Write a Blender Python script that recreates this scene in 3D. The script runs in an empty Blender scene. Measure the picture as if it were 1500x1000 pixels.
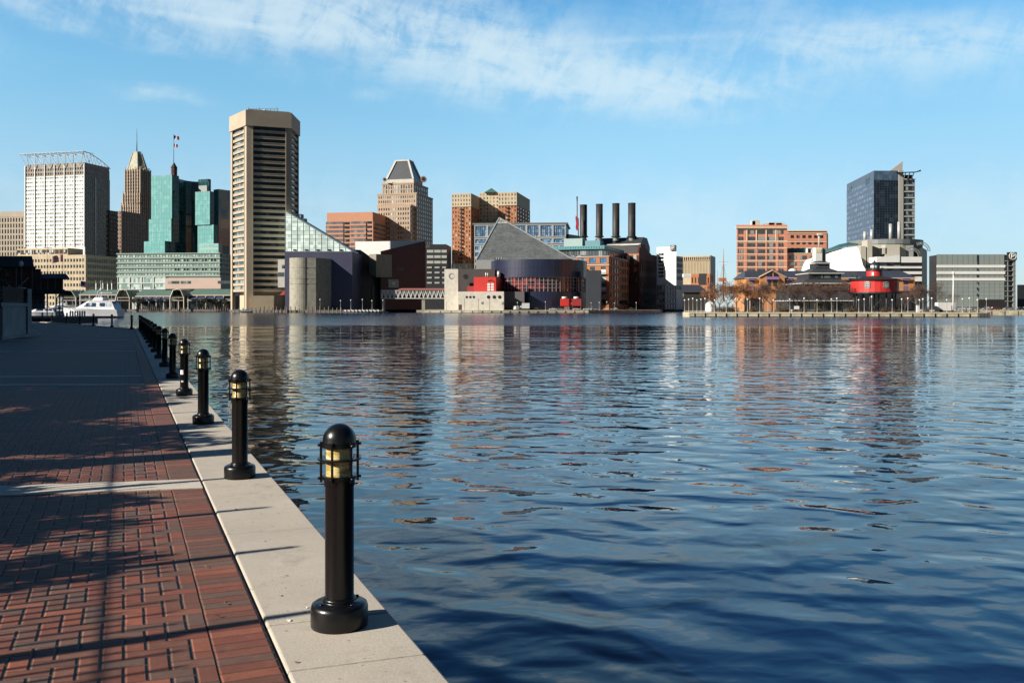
import bpy, math, random
from mathutils import Vector, Matrix
random.seed(7)
scene = bpy.context.scene
R = math.radians

# ------------------------------------------------------------------ camera
F = 1330.0; PX0 = 750.0; HZ = 449.0; EYE = 1.715      # focal length in photo pixels, centre column, horizon row, eye height over the quay
WATER = -2.0; LAND = -0.36
cam_data = bpy.data.cameras.new("camera")
cam = bpy.data.objects.new("camera", cam_data)
scene.collection.objects.link(cam)
cam.location = (0, 0, EYE)
cam.rotation_euler = (R(90), 0, 0)
cam_data.sensor_width = 36.0
cam_data.lens = 36.0 * F / 1500.0
cam_data.shift_y = -51.0 / 1500.0
cam_data.clip_start = 0.05
cam_data.clip_end = 20000
scene.camera = cam

# ------------------------------------------------------------------ light
SUN_AZ = 244.5; SUN_EL = 27.0
scene.view_settings.view_transform = 'Standard'
scene.view_settings.look = 'None'
scene.view_settings.exposure = 0.92
scene.view_settings.gamma = 1.0
world = bpy.data.worlds.new("World")
scene.world = world
world.use_nodes = True
wt = world.node_tree
bg = wt.nodes['Background']
sky = wt.nodes.new('ShaderNodeTexSky')
sky.sky_type = 'NISHITA'; sky.sun_disc = False
sky.sun_elevation = R(SUN_EL); sky.sun_rotation = R(SUN_AZ)
sky.air_density = 1.0; sky.dust_density = 0.35; sky.ozone_density = 2.2
bg.inputs['Strength'].default_value = 0.10
sun_data = bpy.data.lights.new("sun", 'SUN')
sun_data.energy = 5.0; sun_data.angle = R(0.5); sun_data.color = (1.0, 0.915, 0.81)
sun = bpy.data.objects.new("sun", sun_data)
scene.collection.objects.link(sun)
sdir = Vector((math.sin(R(SUN_AZ)) * math.cos(R(SUN_EL)), math.cos(R(SUN_AZ)) * math.cos(R(SUN_EL)), math.sin(R(SUN_EL))))
sun.rotation_euler = sdir.to_track_quat('Z', 'Y').to_euler()
sun.location = (-60, -20, 80)

def build_clouds():
    """thin cirrus in the sky: noise laid out on the dome by direction"""
    N = wt.nodes; L = wt.links
    tc = N.new('ShaderNodeTexCoord')
    sep = N.new('ShaderNodeSeparateXYZ'); L.new(tc.outputs['Generated'], sep.inputs[0])
    def math_(op, a, b=None, c=None, clamp=False):
        n = N.new('ShaderNodeMath'); n.operation = op; n.use_clamp = clamp
        for i, v in enumerate((a, b, c)):
            if v is None: continue
            if isinstance(v, (int, float)): n.inputs[i].default_value = v
            else: L.new(v, n.inputs[i])
        return n.outputs[0]
    X, Y, Z = sep.outputs
    az = math_('ARCTAN2', X, Y)                      # radians from +Y towards +X
    hyp = math_('SQRT', math_('ADD', math_('MULTIPLY', X, X), math_('MULTIPLY', Y, Y)))
    el = math_('ARCTAN2', Z, hyp)
    def smooth(v, a, b):
        m = N.new('ShaderNodeMapRange'); m.interpolation_type = 'SMOOTHSTEP'; L.new(v, m.inputs[0])
        m.inputs[1].default_value = a; m.inputs[2].default_value = b
        return m.outputs[0]
    def comb(x, y, z=0.0):
        c = N.new('ShaderNodeCombineXYZ')
        for i, v in enumerate((x, y, z)):
            if isinstance(v, (int, float)): c.inputs[i].default_value = v
            else: L.new(v, c.inputs[i])
        return c.outputs[0]
    def noise(vec, scale, detail, rough, dist=0.0):
        n = N.new('ShaderNodeTexNoise'); n.inputs['Scale'].default_value = scale
        n.inputs['Detail'].default_value = detail; n.inputs['Roughness'].default_value = rough
        n.inputs['Distortion'].default_value = dist
        L.new(vec, n.inputs['Vector']); return n.outputs[0]
    # bands (az0, el0, slope, half-length, half-thickness, strength)
    warp = noise(comb(math_('MULTIPLY', az, 3.0), math_('MULTIPLY', el, 7.0)), 2.2, 5, 0.6)
    elw = math_('ADD', el, math_('MULTIPLY', math_('SUBTRACT', warp, 0.5), 0.06))
    bands = [(-0.12, 0.305, -0.17, 0.19, 0.042, 1.3), (-0.22, 0.292, -0.03, 0.16, 0.016, 0.9), (0.09, 0.240, -0.07, 0.17, 0.026, 1.35), (0.20, 0.232, 0.03, 0.07, 0.012, 0.7), (-0.01, 0.268, -0.22, 0.13, 0.034, 0.8), (-0.24, 0.318, -0.02, 0.12, 0.012, 0.7),
             (-0.38, 0.305, -0.06, 0.22, 0.020, 0.95), (-0.43, 0.276, -0.09, 0.13, 0.012, 0.85), (-0.30, 0.290, -0.035, 0.24, 0.0035, 0.8),
             (-0.20, 0.275, 0.00, 0.12, 0.010, 0.45), (-0.37, 0.213, -0.03, 0.035, 0.0072, 0.8), (-0.155, 0.226, 0.03, 0.018, 0.006, 0.5),
             (0.49, 0.262, -0.01, 0.20, 0.026, 0.75), (0.34, 0.262, -0.10, 0.12, 0.016, 0.6), (0.26, 0.31, -0.25, 0.16, 0.030, 0.40), (0.36, 0.245, -0.03, 0.2, 0.030, 0.4),
             (-0.57, 0.250, -0.12, 0.06, 0.014, 0.4), (0.16, 0.283, 0.0, 0.16, 0.004, 0.35), (0.0, 0.10, 0.0, 2.2, 0.045, 0.30)]
    total = None
    for a0, e0, sl, hl, ht, st in bands:
        da = math_('SUBTRACT', az, a0)
        q1 = math_('POWER', math_('ABSOLUTE', math_('DIVIDE', da, hl)), 2.0)
        de = math_('SUBTRACT', math_('SUBTRACT', elw if ht > 0.007 else el, e0), math_('MULTIPLY', da, sl))
        q2 = math_('POWER', math_('ABSOLUTE', math_('DIVIDE', de, ht)), 2.0)
        g = math_('MULTIPLY', math_('EXPONENT', math_('MULTIPLY', math_('ADD', q1, q2), -1.0)), st)
        total = g if total is None else math_('ADD', total, g)
    # fibres: streaks lying along the bands, a finer feathering across them
    rot = N.new('ShaderNodeMapping'); rot.inputs['Rotation'].default_value = (0, 0, R(10)); L.new(comb(az, el), rot.inputs[0])
    st_ = N.new('ShaderNodeMapping'); st_.inputs['Scale'].default_value = (6.0, 20.0, 1); L.new(rot.outputs[0], st_.inputs[0])
    fib = noise(st_.outputs[0], 1.3, 9, 0.62, 0.6)
    rot2 = N.new('ShaderNodeMapping'); rot2.inputs['Rotation'].default_value = (0, 0, R(-62)); L.new(comb(az, el), rot2.inputs[0])
    st2 = N.new('ShaderNodeMapping'); st2.inputs['Scale'].default_value = (13.0, 22.0, 1); L.new(rot2.outputs[0], st2.inputs[0])
    fib2 = noise(st2.outputs[0], 1.6, 8, 0.66, 0.4)
    tex = math_('ADD', math_('MULTIPLY', fib, 0.55), math_('MULTIPLY', fib2, 0.45))
    tex = smooth(tex, 0.36, 0.66)
    # unseen upper sky: a faint scatter of the same cirrus (it only shows mirrored in the water)
    upper = math_('MULTIPLY', smooth(el, 0.33, 0.5), math_('MULTIPLY', smooth(noise(comb(math_('MULTIPLY', az, 1.5), math_('MULTIPLY', el, 4.0)), 1.6, 6, 0.6), 0.45, 0.75), 0.10))
    dens = math_('MULTIPLY', math_('ADD', total, upper), math_('ADD', math_('MULTIPLY', tex, 0.85), 0.08))
    dens = math_('SUBTRACT', 1.0, math_('EXPONENT', math_('MULTIPLY', dens, -1.35)))
    # clear winter air: a cooler, less milky gradient than the model's own
    ramp = N.new('ShaderNodeValToRGB'); L.new(math_('DIVIDE', el, 0.5), ramp.inputs[0]); e = ramp.color_ramp.elements
    tones = [(0.0, (.56, .70, 1.0)), (0.035, (.56, .69, .98)), (0.105, (.57, .69, .87)), (0.21, (.68, .78, .85)), (0.35, (.74, .93, .92)), (0.49, (.68, 1.0, 1.0)), (0.63, (.49, .92, 1.02)), (0.80, (.25, .54, .80)), (1.0, (.13, .32, .52))]
    e[0].position = 0; e[0].color = (*tones[0][1], 1); e[1].position = 1; e[1].color = (*tones[-1][1], 1)
    for q, c in tones[1:-1]: k = e.new(q); k.color = (*c, 1)
    tn = N.new('ShaderNodeMix'); tn.data_type = 'RGBA'; tn.blend_type = 'MULTIPLY'; tn.inputs[0].default_value = 1.0
    L.new(sky.outputs[0], tn.inputs[6]); L.new(ramp.outputs[0], tn.inputs[7])
    side = math_('SUBTRACT', 1.0, math_('MULTIPLY', math_('MULTIPLY', smooth(az, 0.0, 0.55), 0.22), math_('SUBTRACT', 1.0, smooth(el, 0.1, 0.45))))
    # the unseen sky to either side is darkened to deepen the shade
    side = math_('MULTIPLY', side, math_('SUBTRACT', 1.0, math_('MULTIPLY', smooth(math_('ABSOLUTE', az), 0.58, 1.15), 0.68)))
    tn2 = N.new('ShaderNodeVectorMath'); tn2.operation = 'SCALE'; L.new(tn.outputs[2], tn2.inputs[0]); L.new(side, tn2.inputs['Scale'])
    mix = N.new('ShaderNodeMix'); mix.data_type = 'RGBA'
    L.new(math_('MULTIPLY', dens, 0.78), mix.inputs[0])
    L.new(tn2.outputs[0], mix.inputs[6]); mix.inputs[7].default_value = (4.0, 4.75, 5.0, 1)
    L.new(mix.outputs[2], bg.inputs['Color'])
build_clouds()

# ------------------------------------------------------------------ helpers
COL = scene.collection
def KX(px): return (px - PX0) / F
def PX(px, Y): return (px - PX0) / F * Y
def PZ(py, Y): return EYE - (py - HZ) / F * Y

MATS = {}; ALB = [1.0]
def mat(name, color, rough=0.7, metal=0.0, var=0.12, scale=1.0, bump=0.0, spec=0.5, tint=None, rnd=0.0, coat=0.0, emit=None):
    """principled material whose colour wanders a little with a noise of the given size in metres"""
    if name in MATS: return MATS[name]
    color = tuple(c * ALB[0] for c in color); tint = tint and tuple(c * ALB[0] for c in tint)
    m = bpy.data.materials.new(name); m.use_nodes = True
    nt = m.node_tree; N = nt.nodes; L = nt.links; p = N['Principled BSDF']
    p.inputs['Roughness'].default_value = rough; p.inputs['Metallic'].default_value = metal
    p.inputs['Specular IOR Level'].default_value = spec; p.inputs['Coat Weight'].default_value = coat
    geo = N.new('ShaderNodeNewGeometry')
    n = N.new('ShaderNodeTexNoise'); n.inputs['Scale'].default_value = 1.0 / scale; n.inputs['Detail'].default_value = 5
    n.inputs['Roughness'].default_value = 0.65; L.new(geo.outputs['Position'], n.inputs['Vector'])
    c2 = tint or tuple(c * 0.55 for c in color)
    mx = N.new('ShaderNodeMix'); mx.data_type = 'RGBA'
    mr = N.new('ShaderNodeMapRange'); mr.inputs[1].default_value = 0.35; mr.inputs[2].default_value = 0.7
    mr.inputs[4].default_value = min(1.0, var * 2.2); L.new(n.outputs[0], mr.inputs[0]); L.new(mr.outputs[0], mx.inputs[0])
    mx.inputs[6].default_value = (*color, 1); mx.inputs[7].default_value = (*c2, 1)
    out = mx.outputs[2]
    if rnd > 0:      # each window or object a little different
        oi = N.new('ShaderNodeObjectInfo')
        h = N.new('ShaderNodeHueSaturation'); mm = N.new('ShaderNodeMapRange')
        mm.inputs[3].default_value = 1 - rnd; mm.inputs[4].default_value = 1 + rnd
        L.new(oi.outputs['Random'], mm.inputs[0]); L.new(mm.outputs[0], h.inputs['Value']); L.new(out, h.inputs['Color']); out = h.outputs[0]
    L.new(out, p.inputs['Base Color'])
    if emit: p.inputs['Emission Color'].default_value = (*emit[0], 1); p.inputs['Emission Strength'].default_value = emit[1]
    if bump > 0:
        b = N.new('ShaderNodeBump'); b.inputs['Strength'].default_value = 1.0; b.inputs['Distance'].default_value = bump
        n2 = N.new('ShaderNodeTexNoise'); n2.inputs['Scale'].default_value = 6.0 / scale; n2.inputs['Detail'].default_value = 4
        L.new(geo.outputs['Position'], n2.inputs['Vector']); L.new(n2.outputs[0], b.inputs['Height']); L.new(b.outputs[0], p.inputs['Normal'])
    MATS[name] = m
    return m

def glass(name, color, rough=0.12, cell=(2.0, 3.3), light=(0.35, 0.4, 0.4), share=0.2, spec=0.8, metal=0.0, rnd=0.25, wobble=0.02):
    """window glass seen from outside: dark, glossy, with blinds drawn behind some of the panes"""
    if name in MATS: return MATS[name]
    m = bpy.data.materials.new(name); m.use_nodes = True
    nt = m.node_tree; N = nt.nodes; L = nt.links; p = N['Principled BSDF']
    p.inputs['Roughness'].default_value = rough; p.inputs['Metallic'].default_value = metal
    p.inputs['Specular IOR Level'].default_value = spec
    geo = N.new('ShaderNodeNewGeometry')
    sp = N.new('ShaderNodeVectorMath'); sp.operation = 'DIVIDE'; sp.inputs[1].default_value = (cell[0], cell[0], cell[1])
    L.new(geo.outputs['Position'], sp.inputs[0])
    fl = N.new('ShaderNodeVectorMath'); fl.operation = 'FLOOR'; L.new(sp.outputs[0], fl.inputs[0])
    wn = N.new('ShaderNodeTexWhiteNoise'); L.new(fl.outputs[0], wn.inputs['Vector'])
    cr = N.new('ShaderNodeMapRange'); cr.inputs[1].default_value = 1 - share - 0.02; cr.inputs[2].default_value = 1 - share + 0.02
    L.new(wn.outputs['Value'], cr.inputs[0])
    mx = N.new('ShaderNodeMix'); mx.data_type = 'RGBA'; mx.inputs[6].default_value = (*color, 1); mx.inputs[7].default_value = (*light, 1)
    L.new(cr.outputs[0], mx.inputs[0])
    h = N.new('ShaderNodeHueSaturation'); mm = N.new('ShaderNodeMapRange')
    mm.inputs[3].default_value = 1 - rnd; mm.inputs[4].default_value = 1 + rnd
    L.new(wn.outputs['Value'], mm.inputs[0]); L.new(mm.outputs[0], h.inputs['Value']); L.new(mx.outputs[2], h.inputs['Color'])
    L.new(h.outputs[0], p.inputs['Base Color'])
    b = N.new('ShaderNodeBump'); b.inputs['Distance'].default_value = wobble * cell[0]
    n2 = N.new('ShaderNodeTexNoise'); n2.inputs['Scale'].default_value = 0.35 / cell[0]; n2.inputs['Detail'].default_value = 3
    L.new(geo.outputs['Position'], n2.inputs['Vector']); L.new(n2.outputs[0], b.inputs['Height']); L.new(b.outputs[0], p.inputs['Normal'])
    MATS[name] = m
    return m

def link(o, parent=None):
    COL.objects.link(o)
    if parent: o.parent = parent
    return o

def tag(o, label=None, cat=None, group=None, kind=None):
    if label: o['label'] = label
    if cat: o['category'] = cat
    if group: o['group'] = group
    if kind: o['kind'] = kind
    return o

def thing(name, label, cat, loc=(0, 0, 0), rz=0.0, group=None):
    o = bpy.data.objects.new(name, None); o.empty_display_size = 0.3
    COL.objects.link(o); o.location = loc; o.rotation_euler = (0, 0, rz)
    return tag(o, label, cat, group)

class MB:
    """collects shapes in the local space of the thing they belong to"""
    def __init__(s): s.v = []; s.f = []; s.sm = []
    def add(s, vs, fs, smooth=False):
        k = len(s.v); s.v += [tuple(v) for v in vs]; s.f += [tuple(i + k for i in f) for f in fs]; s.sm += [smooth] * len(fs)
        return s
    def box(s, x0, x1, y0, y1, z0, z1, M=None):
        vs = [(x0, y0, z0), (x1, y0, z0), (x1, y1, z0), (x0, y1, z0), (x0, y0, z1), (x1, y0, z1), (x1, y1, z1), (x0, y1, z1)]
        if M is not None: vs = [M @ Vector(v) for v in vs]
        return s.add(vs, [(0, 3, 2, 1), (4, 5, 6, 7), (0, 1, 5, 4), (1, 2, 6, 5), (2, 3, 7, 6), (3, 0, 4, 7)])
    def prism(s, poly, z0, z1, top=None, smooth=False):
        """vertical prism over a counter-clockwise outline; top: a second outline of the same length for a tapered one; z0/z1 may be lists"""
        n = len(poly); t = top or poly
        za = z0 if isinstance(z0, (list, tuple)) else [z0] * n
        zb = z1 if isinstance(z1, (list, tuple)) else [z1] * n
        a = sum(poly[i][0] * poly[(i + 1) % n][1] - poly[(i + 1) % n][0] * poly[i][1] for i in range(n))
        if a < 0: poly = poly[::-1]; t = t[::-1]; za = za[::-1]; zb = zb[::-1]
        vs = [(p[0], p[1], za[i]) for i, p in enumerate(poly)] + [(p[0], p[1], zb[i]) for i, p in enumerate(t)]
        s.add(vs, [tuple(range(n))[::-1], tuple(range(n, 2 * n))])
        k = len(s.v) - 2 * n
        s.f += [(k + i, k + (i + 1) % n, k + n + (i + 1) % n, k + n + i) for i in range(n)]; s.sm += [smooth] * n
        return s
    def tube(s, pts, rad, n=8, cap=True):
        pts = [Vector(p) for p in pts]
        if not isinstance(rad, (list, tuple)): rad = [rad] * len(pts)
        rings = []; u = None
        for i, p in enumerate(pts):
            d = (pts[min(i + 1, len(pts) - 1)] - pts[max(i - 1, 0)]).normalized()
            if u is None:
                u = d.cross(Vector((0, 0, 1)))
                if u.length < 0.05: u = d.cross(Vector((0, 1, 0)))
            u = (u - d * u.dot(d)).normalized(); w = d.cross(u)
            rings.append([p + (u * math.cos(2 * math.pi * j / n) + w * math.sin(2 * math.pi * j / n)) * rad[i] for j in range(n)])
        vs = [q for r in rings for q in r]
        fs = [(i * n + j, i * n + (j + 1) % n, (i + 1) * n + (j + 1) % n, (i + 1) * n + j) for i in range(len(pts) - 1) for j in range(n)]
        s.add(vs, fs, n > 5)
        if cap:
            k = len(s.v) - len(vs); s.f += [tuple(k + j for j in range(n))[::-1], tuple(k + (len(pts) - 1) * n + j for j in range(n))]; s.sm += [False, False]
        return s
    def lathe(s, prof, c=(0, 0), n=24, smooth=True, a0=0.0, a1=None, sx=1.0, sy=1.0):
        """profile of (radius, z) turned round a vertical axis at c"""
        full = a1 is None; m = n if full else n + 1; a1 = 2 * math.pi if full else a1
        vs = []
        for r, z in prof:
            for j in range(m):
                a = a0 + (a1 - a0) * j / n
                vs.append((c[0] + r * sx * math.cos(a), c[1] + r * sy * math.sin(a), z))
        fs = []
        for i in range(len(prof) - 1):
            for j in range(n):
                j2 = (j + 1) % m if full else j + 1
                fs.append((i * m + j, i * m + j2, (i + 1) * m + j2, (i + 1) * m + j))
        s.add(vs, fs, smooth)
        return s
    def quad(s, a, b, c, d): return s.add([a, b, c, d], [(0, 1, 2, 3)])
    def slab(s, pts, t):
        """flat polygon given a real thickness t along its normal"""
        P = [Vector(p) for p in pts]; nrm = (P[1] - P[0]).cross(P[2] - P[0]).normalized() * t
        n = len(P); vs = P + [p - nrm for p in P]
        return s.add(vs, [tuple(range(n)), tuple(range(n, 2 * n))[::-1]] + [(i, n + i, n + (i + 1) % n, (i + 1) % n) for i in range(n)])
    def build(s, name, m, parent=None, bevel=0.0, seg=2):
        me = bpy.data.meshes.new(name); me.from_pydata(s.v, [], s.f)
        me.polygons.foreach_set('use_smooth', s.sm)
        for mm in (m if isinstance(m, (list, tuple)) else [m]): me.materials.append(mm)
        me.update()
        o = bpy.data.objects.new(name, me); link(o, parent)
        if bevel > 0:
            b = o.modifiers.new('bevel', 'BEVEL'); b.width = bevel; b.segments = seg; b.limit_method = 'ANGLE'; b.angle_limit = R(40)
        return o

def copy_tree(o, parent=None):
    c = o.copy(); COL.objects.link(c)
    if parent: c.parent = parent
    for ch in o.children: copy_tree(ch, c)
    return c
# ------------------------------------------------------------------ water and land
UA = Vector((-0.3927, 0.9197)); VA = Vector((0.9197, 0.3927))      # along the quay, across it towards the water
def QP(u, v): return (UA.x * u + VA.x * v, UA.y * u + VA.y * v)
QROT = math.atan2(VA.y, VA.x)                                      # local x = across, local y = along

def water_material():
    m = bpy.data.materials.new("harbour_water"); m.use_nodes = True
    nt = m.node_tree; N = nt.nodes; L = nt.links; p = N['Principled BSDF']
    p.inputs['Base Color'].default_value = (0.003, 0.012, 0.034, 1)
    p.inputs['IOR'].default_value = 1.36
    geo = N.new('ShaderNodeNewGeometry')
    sep = N.new('ShaderNodeSeparateXYZ'); L.new(geo.outputs['Position'], sep.inputs[0])
    def noise(scale, rot, sx, sy, detail=2.0, rough=0.5, dist=0.0):
        mp = N.new('ShaderNodeMapping'); mp.inputs['Rotation'].default_value = (0, 0, R(rot)); L.new(geo.outputs['Position'], mp.inputs[0])
        mq = N.new('ShaderNodeMapping'); mq.inputs['Scale'].default_value = (sx, sy, 1); L.new(mp.outputs[0], mq.inputs[0])
        n = N.new('ShaderNodeTexNoise'); n.inputs['Scale'].default_value = scale; n.inputs['Detail'].default_value = detail
        n.inputs['Roughness'].default_value = rough; n.inputs['Distortion'].default_value = dist
        L.new(mq.outputs[0], n.inputs['Vector']); return n.outputs[0]
    def rng(v, a, b, c, d):
        r = N.new('ShaderNodeMapRange'); r.interpolation_type = 'SMOOTHSTEP'; L.new(v, r.inputs[0])
        for i, q in enumerate((a, b, c, d)): r.inputs[i + 1].default_value = q
        return r.outputs[0]
    def mul(a, b):
        r = N.new('ShaderNodeMath'); r.operation = 'MULTIPLY'
        for i, q in enumerate((a, b)):
            if isinstance(q, (int, float)): r.inputs[i].default_value = q
            else: L.new(q, r.inputs[i])
        return r.outputs[0]
    def add(a, b):
        r = N.new('ShaderNodeMath'); r.operation = 'ADD'; L.new(a, r.inputs[0]); L.new(b, r.inputs[1]); return r.outputs[0]
    # swell, wavelets and ripples, each its own heading; patches of calmer and livelier water
    calm = rng(noise(0.045, 0, 0.6, 1.0, 3), 0.35, 0.65, 0.65, 1.25)
    dist = rng(sep.outputs[1], 25.0, 130.0, 1.0, 0.45)
    h = mul(noise(0.25, 14, 0.7, 1.0, 2), 0.10)
    h = add(h, mul(mul(noise(0.12, 8, 0.55, 1.0, 2), 0.30), rng(sep.outputs[1], 20.0, 110.0, 0.1, 1.0)))
    h = add(h, mul(mul(noise(1.0, 14, 0.80, 1.0, 1.2, 0.45, 0.3), 0.088), mul(calm, dist)))
    h = add(h, mul(mul(noise(2.5, -12, 0.8, 1.0, 1.5, 0.45, 0.3), 0.0105), mul(calm, dist)))
    h = add(h, mul(mul(noise(6.5, 5, 0.7, 1.0, 2), 0.0009), mul(calm, dist)))
    b = N.new('ShaderNodeBump'); b.inputs['Distance'].default_value = 1.0; b.inputs['Strength'].default_value = 1.0
    L.new(h, b.inputs['Height']); L.new(b.outputs[0], p.inputs['Normal'])
    # a breeze roughens the water towards the far piers
    far = rng(add(sep.outputs[1], mul(noise(0.02, 0, 0.25, 1, 3), 60.0)), 185.0, 228.0, 0.0, 1.0)
    rr = N.new('ShaderNodeMapRange'); L.new(far, rr.inputs[0]); rr.inputs[3].default_value = 0.012; rr.inputs[4].default_value = 0.18
    L.new(rr.outputs[0], p.inputs['Roughness'])
    return m

water = MB().add([(-9000, -400, 0), (9000, -400, 0), (9000, 12000, 0), (-9000, 12000, 0)], [(0, 1, 2, 3)]).build('water', water_material())
water.location.z = WATER; tag(water, 'blue rippled harbour water mirroring the skyline', kind='structure')

# far land: one sheet behind the shorelines, with stone quay faces
M_LAND = mat('land_paving', (0.16, 0.15, 0.14), 0.9, var=0.4, scale=9)
M_STONE = mat('quay_stone', (0.42, 0.38, 0.27), 0.85, var=0.5, scale=2.5, tint=(0.16, 0.14, 0.10))
M_STONED = mat('quay_stone_dark', (0.10, 0.10, 0.09), 0.9, var=0.5, scale=2.5)
def land(name, pts, label, stone, z=LAND, skirt=True):
    """pts: shoreline as (px, Y) going left to right, closed far behind"""
    front = [(PX(px, Y), Y) for px, Y in pts]
    mb = MB().prism(front, WATER - 2, z)
    o = mb.build(name, stone if skirt else M_LAND); tag(o, label, kind='structure'); return o
shore = [(-1500, 9000), (-900, 700), (100, 706), (342, 700), (540, 655), (655, 650), (960, 655), (1010, 660), (1300, 600), (1362, 560), (2600, 560), (4500, 9000)]
o = MB().prism([(PX(px, Y), Y) for px, Y in shore], WATER - 2, LAND - 0.02).build('ground', M_LAND); tag(o, 'paved city ground behind the waterfront', kind='structure')
def pier(name, label, corners, wallmat, z=LAND, wall_t=0.8):
    """a stone pier: corners (px, Y) in order; a lighter capping course runs round its rim"""
    P = [(PX(px, Y), Y) for px, Y in corners]
    o = MB().prism(P, WATER - 2, z).build(name, wallmat); tag(o, label, kind='structure')
    return o
pier('west_pier', 'stone pier under the tall tan tower', [(338, 566), (415, 545), (500, 539), (562, 537), (566, 657), (336, 702)], M_STONED)
pier('museum_pier', 'pale stone pier under the museum with the slate pyramid', [(622, 528), (700, 520), (790, 517), (862, 514), (960, 545), (975, 700), (640, 700)], mat('pier_stone', (0.40, 0.37, 0.29), 0.85, var=0.5, scale=3, tint=(0.2, 0.18, 0.14)))
pier('south_pier', 'long stone pier carrying the red lighthouse', [(1000, 333), (1010, 330), (1446, 312), (1450, 322), (1330, 440), (1100, 640), (1005, 640)], M_STONE)
pier('east_quay', 'stone quay in front of the grey parking garage', [(1366, 398), (1900, 380), (1900, 600), (1340, 600)], M_STONE, z=LAND + 0.5)

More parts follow.
